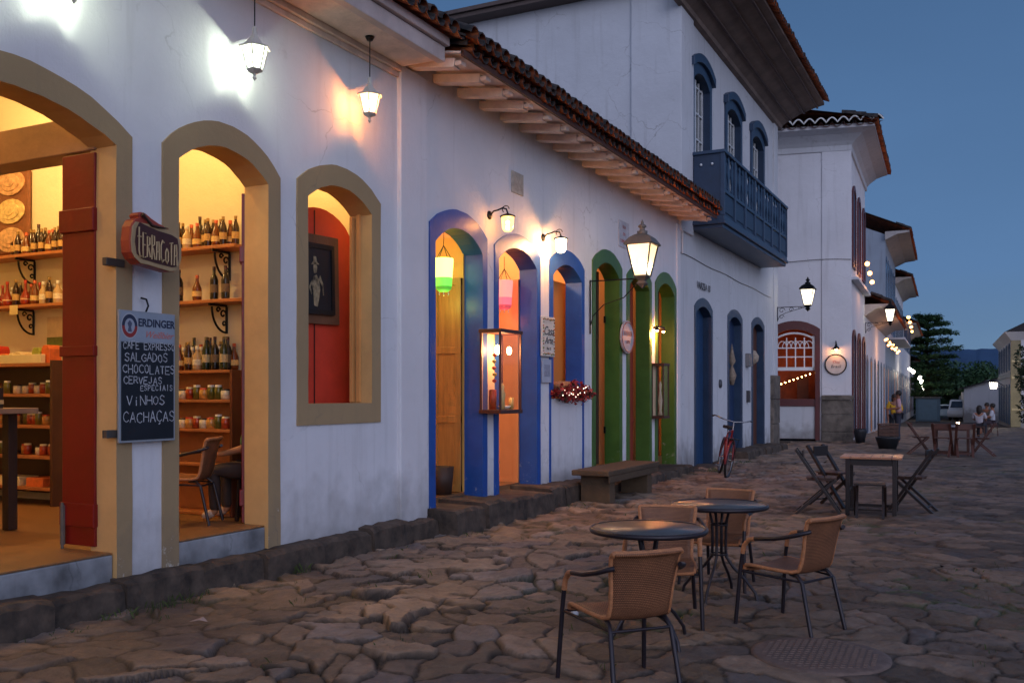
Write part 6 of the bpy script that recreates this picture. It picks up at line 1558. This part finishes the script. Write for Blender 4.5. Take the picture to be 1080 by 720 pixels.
m_ = MB(); m_.add([(-e, -e, 5.7), (14+e, -e, 5.7), (14+e, 15+e, 5.7), (-e, 15+e, 5.7), (0, 0, 5.2), (14, 0, 5.2), (14, 15, 5.2), (0, 15, 5.2)], [(0, 1, 5, 4), (1, 2, 6, 5), (2, 3, 7, 6), (3, 0, 4, 7)])
m_.build('cornice', WHITE2, hr)
x2, y2 = far(1046, 76)
t = thing('low_white_house', 'low white gabled building with dark shed roof behind the blue-shutter house', 'house', (x2, y2, gz(y2)), AR)
m_ = MB(); m_.box(-2.0, 8, 0, 30, -.6, 2.4); m_.add([(-2.0, .0, 2.4), (4, .0, 2.4), (4, .0, 3.7), (-.2, .0, 3.4), (-2.0, 0, 2.7)], [(0, 1, 2, 3, 4)]); m_.build('wall', WHITE2, t)
m_ = MB(); m_.add([(-2.2, -.3, 2.7), (2, -.3, 4.0), (2, 30, 4.0), (-2.2, 30, 2.7), (7, -.3, 2.7), (7, 30, 2.7)], [(0, 1, 2, 3), (1, 4, 5, 2)]); m_.build('roof', mat('dusk_tile_roof2', '#262224', .9, .35, 6, .5, 10), t, solid=.1)
x3, y3 = far(1048, 55.5)
t = thing('post_lantern', 'small bright white lantern on the wall of the blue-shutter house', 'lamp', (x3, y3, 2.0))
MB().tube([(.5, .3, .2), (.2, .1, .4), (0, 0, .38)], .02, 6).build('arm', IRON, t)
MB().lathe([(0, 0), (.16, .0), (.22, .34), (0, .36)], n=4, smooth=False).build('glass', emis('far_lantern', '#fff4e0', 7), t)
MB().lathe([(.26, .35), (.1, .46), (0, .5)], n=4, smooth=False).build('roof_cap', IRON, t)
lamp('far_light', (-.3, -.2, .1), '#fff0d8', 70, .1, t)

# ================================================================== trees
LEAFD = mat('dark_evergreen_leaves', '#2c4a2a', .7, .45, 1.2); LEAFB = mat('dark_bush_leaves', '#1c3018', .7, .4, 2.0); BARK = mat('dark_bark', '#241c18', .9, .3, 4, .5, 12)
def leaf_mesh(mb, pts, rr, smin, smax, flat=.5):
    for c in pts:
        s = rr.uniform(smin, smax); n = Vector((rr.gauss(0, 1)*flat, rr.gauss(0, 1)*flat, rr.choice((-1, 1))*(.4+rr.random()))).normalized()
        a = n.orthogonal().normalized(); a.rotate(Matrix.Rotation(rr.uniform(0, 6.28), 3, n)); b = n.cross(a)
        a *= s; b *= s*.5; c = Vector(c)
        mb.add([c-a, c-b*.8, c+a, c+b*.8], [(0, 1, 2, 3)])
def tiered_tree(label, loc, H, Rm, seed=2, tiers=9, per=9, dens=120):
    t = thing('tree', label, 'tree', loc); rr = random.Random(seed)
    m_ = MB(); m_.tube([(0, 0, 0), (.15, .1, H*.3), (-.05, .1, H*.6), (.1, 0, H*.97)], [.32, .24, .16, .04], 8)
    ends = []
    for k in range(tiers):
        z = H*(.22+.74*k/(tiers-1)); r0 = Rm*(1.0-.6*(k/(tiers-1))**2)*rr.uniform(.6, 1.15)
        for j in range(per):
            a = rr.uniform(0, 2*PI); r = r0*rr.uniform(.55, 1.05)
            e = Vector((r*math.cos(a), r*math.sin(a), z+rr.uniform(-.2, .3)+r*.06)); m_.tube([(0, 0, z-.3), tuple(e*.5+Vector((0, 0, z*.5-.0))), tuple(e)], [.06, .04, .015], 5); ends.append((e, a, r))
    m_.build('trunk', BARK, t)
    m_ = MB()
    for e, a, r in ends:
        pts = []
        for q in range(dens):
            f = rr.random()**.6
            w = .5*(1-f*.55)
            pts.append((e.x*f*1.08+rr.gauss(0, w*.6), e.y*f*1.08+rr.gauss(0, w*.6), e.z+rr.gauss(0, .1)+(1-f)*-.1))
        leaf_mesh(m_, pts, rr, .07, .2, .45)
    m_.build('crown', LEAFD, t)
    return t
tx, ty = far(992, 92)
tiered_tree('big dark evergreen tree with layered branches near the pale blue cabinet', (tx-1.2, ty, gz(ty)), 10.2, 4.3, tiers=11, per=10, dens=260)
def bush(label, loc, rx, ry, rz_, n, seed, name='bush', m=LEAFB, s=(.05, .14)):
    t = thing(name, label, 'bush' if name == 'bush' else 'tree', loc); rr = random.Random(seed)
    m_ = MB()
    for k in range(6):
        a = rr.uniform(0, 6.28); m_.tube([(0, 0, 0), (rx*.3*math.cos(a), ry*.3*math.sin(a), rz_*.8), (rx*.6*math.cos(a), ry*.6*math.sin(a), rz_*1.5)], [.08, .05, .02], 5)
    m_.build('trunk', BARK, t)
    cl = [(rr.uniform(-1, 1)*rx*.65, rr.uniform(-1, 1)*ry*.65, rz_+rr.uniform(-.75, .8)*rz_) for _ in range(14)]; pts = []
    for i in range(n):
        c = rr.choice(cl); v = Vector((rr.gauss(0, 1), rr.gauss(0, 1), rr.gauss(0, 1))).normalized()*rr.uniform(.6, 1)
        pts.append((c[0]+v.x*rx*.42, c[1]+v.y*ry*.42, max(.02, c[2]+v.z*rz_*.4)))
    m_ = MB(); leaf_mesh(m_, pts, rr, *s, 1); m_.build('crown', m, t); return t
bx, by = far(1092, 50); bush('tall dark bush in front of the ochre corner', (bx, by, -.1), 1.0, 1.0, 2.1, 3800, 5)
bx, by = far(1030, 120); 
for i, (px, tt, r, h, lb) in enumerate(((990, 112, 5, 3.2, 'rounded dark tree behind the pale blue car'), (1006, 118, 5, 2.6, 'low dark tree behind the white van'), (1022, 108, 3, 3.0, 'dark tree between the van and the low white house'), (972, 104, 4, 3.6, 'dark tree just beyond the single-storey house'), (1034, 130, 5, 3.6, 'dark tree above the low white house'))):
    x, y = far(px, tt); bush(lb, (x, y, gz(y)), r, r, h, 2600, 20+i, 'tree', LEAFD, (.15, .4))
# right of the frame: the other side of the street continues so the place holds from a step aside
# ================================================================== ground
def worley(px, py, seed=3):
    """irregular stones: returns border distance, cell id hash, per-cell offsets (power-weighted jittered grid)"""
    cs = np.array([.42, .28])
    # domain warp
    wx = px+.09*np.sin(py*2.1+1.3)+.05*np.sin(py*5.3+px*1.7); wy = py+.09*np.sin(px*1.9+.4)+.05*np.sin(px*4.7-py*2.2)
    u, v = wx/cs[0], wy/cs[1]
    iu, iv = np.floor(u).astype(np.int64), np.floor(v).astype(np.int64)
    def h(a, b, k):
        x = (a*73856093) ^ (b*19349663) ^ (k*83492791+seed*2654435)
        x = (x ^ (x >> 13))*1274126177 & 0xffffffff
        x = (x ^ (x >> 16))*2246822519 & 0xffffffff
        return ((x ^ (x >> 15)) & 0xffffff)/float(0xffffff)
    F1 = np.full(px.shape, 9e9); F2 = np.full(px.shape, 9e9); I1 = np.zeros(px.shape); J1 = np.zeros(px.shape); CX = np.zeros(px.shape); CY = np.zeros(px.shape)
    for du in (-2, -1, 0, 1, 2):
        for dv in (-2, -1, 0, 1, 2):
            a, b = iu+du, iv+dv
            sx = (a+.05+.9*h(a, b, 1))*cs[0]; sy = (b+.05+.9*h(a, b, 2))*cs[1]
            w = h(a, b, 3)**1.5*.16
            ex = wx-sx; ey = wy-sy
            ang = h(a, b, 7)*3.14; st = .62+.3*h(a, b, 8)
            rx = ex*np.cos(ang)+ey*np.sin(ang); ry = -ex*np.sin(ang)+ey*np.cos(ang)
            d = np.sqrt((rx*st)**2+(ry/st)**2)-w
            m1 = d < F1
            F2 = np.where(m1, F1, np.minimum(F2, d)); 
            I1 = np.where(m1, h(a, b, 4), I1); J1 = np.where(m1, h(a, b, 5), J1); CX = np.where(m1, ex, CX); CY = np.where(m1, ey, CY); F1 = np.where(m1, d, F1)
            T1 = h(a, b, 6)
    return (F2-F1), I1, J1, CX, CY
def vnoise(x, y, k):
    ix, iy = np.floor(x).astype(np.int64), np.floor(y).astype(np.int64); fx, fy = x-ix, y-iy
    fx = fx*fx*(3-2*fx); fy = fy*fy*(3-2*fy)
    def h(a, b):
        q = (a*374761393+b*668265263+k*974711) & 0xffffffff
        q = ((q ^ (q >> 13))*1274126177) & 0xffffffff
        return ((q ^ (q >> 16)) & 0xffff)/65535.
    return (h(ix, iy)*(1-fx)+h(ix+1, iy)*fx)*(1-fy)+(h(ix, iy+1)*(1-fx)+h(ix+1, iy+1)*fx)*fy
def ground_height(px, py):
    b, i1, j1, cx, cy = worley(px+.05*(vnoise(px*6, py*6, 1)-.5), py+.05*(vnoise(px*6, py*6, 2)-.5))
    calm = np.clip((px+3.6)/2.4, 0, 1)*.86            # worn, flatter stones towards the middle of the street
    gap = .018+.042*vnoise(px*1.3, py*1.3, 5)
    e = np.clip(b/gap, 0, 1); dome = 1-(1-e)**3.0
    r3 = np.mod(i1*7.3, 1)
    lift = (i1-.5)*.05*(1-calm); tx_ = (j1-.5)*.16*(1-calm); ty_ = (r3-.5)*.16*(1-calm)
    rough = (vnoise(px*9+i1*50, py*9, 7)-.5)*.024+(vnoise(px*22, py*22+j1*30, 8)-.5)*.014+(vnoise(px*47, py*47, 9)-.5)*.006
    ledge = .012*np.floor(3*vnoise(px*3.1+i1*9, py*5.2, 11))/3
    top = .02+lift+tx_*cx+ty_*cy+ledge
    low = -.038+.036*calm+.012*(vnoise(px*14, py*14, 12)-.5)
    z = low+(top-low)*dome+rough*dome
    und = .02*np.sin(px*.8+.5)*np.sin(py*.55)
    patch = np.exp(-(((px+5.2)/.65)**2+((py-4.8)/1.5)**2)**1.5)
    z = z*(1-.8*patch)+(.006+rough*.6)*.8*patch
    z = z+und-.016
    mh = np.exp(-(((px+.96)**2+(py-6.2)**2)/.27)**3); z = z*(1-mh)+.008*mh
    return z, b, i1, j1, patch
def ground_patch(x0, x1, ys, dx, mats, verts_off, colr):
    xs = np.arange(x0, x1+dx*.5, dx)
    X, Y = np.meshgrid(xs, ys)
    Z, b, i1, j1, patch = ground_height(X, Y)
    slope = np.where(Y > 40, -.012*(Y-40), 0); Z = Z+slope
    tn = vnoise(X*2.1, Y*2.1, 31); base = np.stack([.15+.21*i1, .105+.145*i1+.014*j1, .072+.10*i1+.035*j1], -1)*(.68+.40*tn)[..., None]
    blue = (j1 > .86)[..., None]; base = np.where(blue, base*np.array([.86, .95, 1.08]), base)
    dirt = np.array([.022, .016, .012]); e = np.clip((b-.004)/.035, 0, 1)[..., None]
    mossy = (np.sin(X*1.7+Y*.9)+np.sin(X*.6-Y*1.3) > .9)[..., None]
    dirt = np.where(mossy, np.array([.028, .036, .014]), dirt)
    cm = np.clip((X+3.4)/2.4, 0, 1)[..., None]; dirt = dirt*(1+1.6*cm); base = base*(1-.30*cm)  # light falloff painted into the stone colour, darker away from the houses
    col = dirt*(1-e)+base*e; pt = patch[..., None]*.6; col = col*(1-pt)+np.array([.13, .09, .06])*pt
    n, m = X.shape
    co = np.stack([X, Y, Z], -1).reshape(-1, 3)
    idx = (np.arange(n-1)[:, None]*m+np.arange(m-1)[None]).reshape(-1)
    f = np.stack([idx, idx+1, idx+m+1, idx+m], -1)
    return co, f, np.concatenate([col.reshape(-1, 3), np.ones((n*m, 1))], 1)
def np_mesh(name, co, f, col, m):
    me = bpy.data.meshes.new(name)
    me.vertices.add(len(co)); me.vertices.foreach_set('co', co.astype(np.float32).ravel())
    me.loops.add(f.size); me.loops.foreach_set('vertex_index', f.astype(np.int32).ravel())
    me.polygons.add(len(f)); me.polygons.foreach_set('loop_start', np.arange(0, f.size, 4, dtype=np.int32)); 
    me.polygons.foreach_set('use_smooth', np.ones(len(f), dtype=bool))
    me.update(); me.validate()
    ca = me.color_attributes.new('stone', 'FLOAT_COLOR', 'POINT'); ca.data.foreach_set('color', col.astype(np.float32).ravel())
    me.materials.append(m); o = bpy.data.objects.new(name, me); COL.objects.link(o); return o
def stone_paving_mat():
    m, nt, b = newmat('irregular_paving_stone'); N, L = nt.nodes, nt.links
    at = N.new('ShaderNodeAttribute'); at.attribute_name = 'stone'
    geo = N.new('ShaderNodeNewGeometry')
    n1 = N.new('ShaderNodeTexNoise'); n1.inputs['Scale'].default_value = 6; n1.inputs['Detail'].default_value = 9; n1.inputs['Roughness'].default_value = .7; L.new(geo.outputs['Position'], n1.inputs['Vector'])
    mr = N.new('ShaderNodeMapRange'); mr.inputs[1].default_value = .3; mr.inputs[2].default_value = .7; mr.inputs[3].default_value = .62; mr.inputs[4].default_value = 1.3; L.new(n1.outputs['Fac'], mr.inputs[0])
    mx = N.new('ShaderNodeMix'); mx.data_type = 'RGBA'; mx.blend_type = 'MULTIPLY'; mx.inputs['Factor'].default_value = 1
    L.new(at.outputs['Color'], mx.inputs['A']); L.new(mr.outputs[0], mx.inputs['B']); L.new(mx.outputs['Result'], b.inputs['Base Color'])
    r = N.new('ShaderNodeMapRange'); r.inputs[3].default_value = .5; r.inputs[4].default_value = .8; L.new(n1.outputs['Fac'], r.inputs[0]); L.new(r.outputs[0], b.inputs['Roughness'])
    b.inputs['Specular IOR Level'].default_value = .4
    n2 = N.new('ShaderNodeTexNoise'); n2.inputs['Scale'].default_value = 28; n2.inputs['Detail'].default_value = 8; n2.inputs['Roughness'].default_value = .7; L.new(geo.outputs['Position'], n2.inputs['Vector'])
    bp = N.new('ShaderNodeBump'); bp.inputs['Strength'].default_value = .9; bp.inputs['Distance'].default_value = .03; L.new(n2.outputs['Fac'], bp.inputs['Height']); L.new(bp.outputs[0], b.inputs['Normal'])
    return m
GM = stone_paving_mat()
parts = []; base = 0
def geo_rows(a, b, k0, k1):
    ys = [a]
    while ys[-1] < b: ys.append(ys[-1]+k0+(k1-k0)*(ys[-1]-a)/(b-a))
    return np.array(ys)
CO, FF, CC = [], [], []
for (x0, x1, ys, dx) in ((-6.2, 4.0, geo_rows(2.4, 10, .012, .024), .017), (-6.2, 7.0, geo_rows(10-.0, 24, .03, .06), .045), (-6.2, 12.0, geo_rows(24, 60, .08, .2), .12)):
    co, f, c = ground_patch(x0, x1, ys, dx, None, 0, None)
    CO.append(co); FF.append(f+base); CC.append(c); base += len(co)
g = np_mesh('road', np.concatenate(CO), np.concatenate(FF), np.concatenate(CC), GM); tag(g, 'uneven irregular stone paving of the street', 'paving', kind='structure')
# base terrain sheet out to the horizon
gm = mat('dusk_earth', '#3c3430', .9, .3, .4, .3, 4)
m_ = MB(); ysr = [-40, 2.3, 40, 60, 140, 400, 3000]; 
def gzz(y): return -.05-(0 if y < 40 else .012*min(y-40, 100))
prev = None
for a, b in zip(ysr, ysr[1:]): m_.quad((-2500 if a > 300 else -400, a, gzz(a)), (2500 if a > 300 else 400, a, gzz(a)), (2500 if a > 300 else 400, b, gzz(b)), (-2500 if a > 300 else -400, b, gzz(b)))
gr = m_.build('ground', gm); tag(gr, 'dark earth ground beyond the paving', 'ground', kind='structure')
# hills
m_ = MB()
HM = mat('hazed_forest_hill', '#2c4868', .95, .25, .02, .6, .05)  # distance haze painted in as a blue base colour
def hill(x0, x1, y, H, seed, amp, step=8):
    rr = random.Random(seed); n = int((x1-x0)/step); vs = []
    for i in range(n+1):
        x = x0+(x1-x0)*i/n; hh = H+amp*math.sin(x*.006+seed)+amp*.4*math.sin(x*.023+seed*2)+rr.uniform(-1, 1)*amp*.09
        vs += [(x, y, -12), (x, y+20, hh*.5), (x, y+60, hh)]
    m_.add(vs, [(i*3+j, (i+1)*3+j, (i+1)*3+j+1, i*3+j+1) for i in range(n) for j in range(2)])
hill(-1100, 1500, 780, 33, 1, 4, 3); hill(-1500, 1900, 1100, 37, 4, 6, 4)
h_ = m_.build('hills', HM); tag(h_, 'haze-blue wooded hills behind the street', 'hills', kind='structure')
# grass and moss between kerb and stones
m_ = MB(); rr = random.Random(21)
spots = [(-5.78, 5.55, .16, 60), (-5.76, 5.0, .12, 30), (-5.78, 7.02, .08, 26), (-4.9, 5.9, .1, 14), (-4.7, 6.6, .1, 12), (-5.65, 4.4, .15, 20), (-5.5, 9.8, .1, 14), (-3.6, 5.2, .12, 16), (-3.9, 6.0, .12, 18), (-5.35, 20.4, .3, 60), (-5.3, 22.8, .35, 60), (-4.6, 7.4, .1, 12), (-3.2, 6.5, .12, 10), (-5.3, 12.6, .15, 30)]
for i in range(60): spots.append((rr.uniform(-5.6, 1.5), rr.uniform(4, 16), .07, 5))
for (x, y, s, n) in spots:
    for k in range(n):
        px_, py_ = x+rr.gauss(0, s*.5), y+rr.gauss(0, s); h = rr.uniform(.02, .07)*(1.3 if n > 20 else .7); a = rr.uniform(0, 6.28); w = .004
        dx, dy = math.cos(a), math.sin(a); lx, ly = rr.gauss(0, .3)*h, rr.gauss(0, .3)*h
        m_.add([(px_-dx*w, py_-dy*w, -.02), (px_+dx*w, py_+dy*w, -.02), (px_+lx+dx*w*.6, py_+ly+dy*w*.6, h*.7), (px_+lx*1.8, py_+ly*1.8, h)], [(0, 1, 2, 3)])
gg = m_.build('grass', mat('sparse_grass', '#3c4a1c', .8, .4, 3)); tag(gg, 'sparse green tufts of grass growing between the stones and along the kerb', 'grass', kind='stuff')

# ================================================================== sky, light, camera
w = bpy.data.worlds.new('World'); scene.world = w; w.use_nodes = True
nt = w.node_tree; N, L = nt.nodes, nt.links; N.clear()
out = N.new('ShaderNodeOutputWorld'); bg = N.new('ShaderNodeBackground')
SUN_EL, SUN_AZ = R(1.0), R(138)      # just after sunset; the glow is over the right shoulder
sky = N.new('ShaderNodeTexSky'); sky.sky_type = 'NISHITA'; sky.sun_disc = False; sky.sun_elevation = SUN_EL; sky.sun_rotation = SUN_AZ; sky.air_density = 1.2; sky.dust_density = .6; sky.ozone_density = 3.0
tc = N.new('ShaderNodeTexCoord'); sp = N.new('ShaderNodeSeparateXYZ'); L.new(tc.outputs['Generated'], sp.inputs[0])
rp = N.new('ShaderNodeValToRGB'); els = rp.color_ramp.elements
els[0].position = 0.0; els[0].color = (*SKYLOW, 1); els[1].position = 1; els[1].color = (*SKYTOP, 1)
e = els.new(.12); e.color = (*SKYMID, 1); e = els.new(.42); e.color = (*SKYHI, 1)
L.new(sp.outputs['Z'], rp.inputs[0])
# twilight glow opposite the view
dt = N.new('ShaderNodeVectorMath'); dt.operation = 'DOT_PRODUCT'; dt.inputs[1].default_value = Vector((math.sin(SUN_AZ), math.cos(SUN_AZ), .08)).normalized()
L.new(tc.outputs['Generated'], dt.inputs[0])
mr = N.new('ShaderNodeMapRange'); mr.inputs[1].default_value = .1; mr.inputs[2].default_value = 1.0; mr.interpolation_type = 'SMOOTHSTEP'; L.new(dt.outputs['Value'], mr.inputs[0])
mx = N.new('ShaderNodeMix'); mx.data_type = 'RGBA'; L.new(mr.outputs[0], mx.inputs['Factor']); L.new(rp.outputs[0], mx.inputs['A']); mx.inputs['B'].default_value = (*GLOW, 1)
m2 = N.new('ShaderNodeVectorMath'); m2.operation = 'SCALE'; m2.inputs['Scale'].default_value = .015; L.new(sky.outputs[0], m2.inputs[0])
ad = N.new('ShaderNodeVectorMath'); L.new(mx.outputs['Result'], ad.inputs[0]); L.new(m2.outputs[0], ad.inputs[1])
cn = N.new('ShaderNodeTexNoise'); cn.inputs['Scale'].default_value = 3.2; cn.inputs['Detail'].default_value = 6
cm_ = N.new('ShaderNodeMapping'); cm_.inputs['Scale'].default_value = (1, 1, 3.5); L.new(tc.outputs['Generated'], cm_.inputs['Vector']); L.new(cm_.outputs[0], cn.inputs['Vector'])
cr = N.new('ShaderNodeMapRange'); cr.inputs[1].default_value = .3; cr.inputs[2].default_value = .7; cr.inputs[3].default_value = .97; cr.inputs[4].default_value = 1.04; L.new(cn.outputs['Fac'], cr.inputs[0])
sc_ = N.new('ShaderNodeVectorMath'); sc_.operation = 'SCALE'; L.new(ad.outputs[0], sc_.inputs[0]); L.new(cr.outputs[0], sc_.inputs['Scale']); ad = sc_
L.new(ad.outputs[0], bg.inputs[0]); bg.inputs[1].default_value = SKYS; L.new(bg.outputs[0], out.inputs[0])
sl = bpy.data.lights.new('sun', 'SUN'); sl.energy = .30; sl.angle = R(28); sl.color = (.93, .93, 1)
so = bpy.data.objects.new('sun', sl); COL.objects.link(so)
d = Vector((math.sin(SUN_AZ), math.cos(SUN_AZ), math.tan(R(14)))); so.rotation_euler = d.to_track_quat('Z', 'Y').to_euler()

cam = bpy.data.cameras.new('camera'); co_ = bpy.data.objects.new('camera', cam); COL.objects.link(co_); scene.camera = co_
co_.location = (0, 0, 1.65); co_.rotation_euler = (R(90), 0, math.atan(.505))
cam.sensor_width = 36; cam.lens = 36*1000/1080; cam.shift_y = 56/1080; cam.clip_end = 6000; cam.clip_start = .05
cam.dof.use_dof = True; cam.dof.focus_distance = 9.5; cam.dof.aperture_fstop = 5.6
scene.view_settings.view_transform = 'Standard'; scene.view_settings.look = 'None'; scene.view_settings.exposure = 0
scene.render.engine = 'CYCLES'
cy = scene.cycles; cy.use_denoising = True; cy.max_bounces = 6; cy.diffuse_bounces = 3; cy.glossy_bounces = 3; cy.transparent_max_bounces = 8; cy.transmission_bounces = 3; cy.sample_clamp_indirect = 3.0; cy.sample_clamp_direct = 0
cy.caustics_reflective = False; cy.caustics_refractive = False
cy.use_light_tree = True
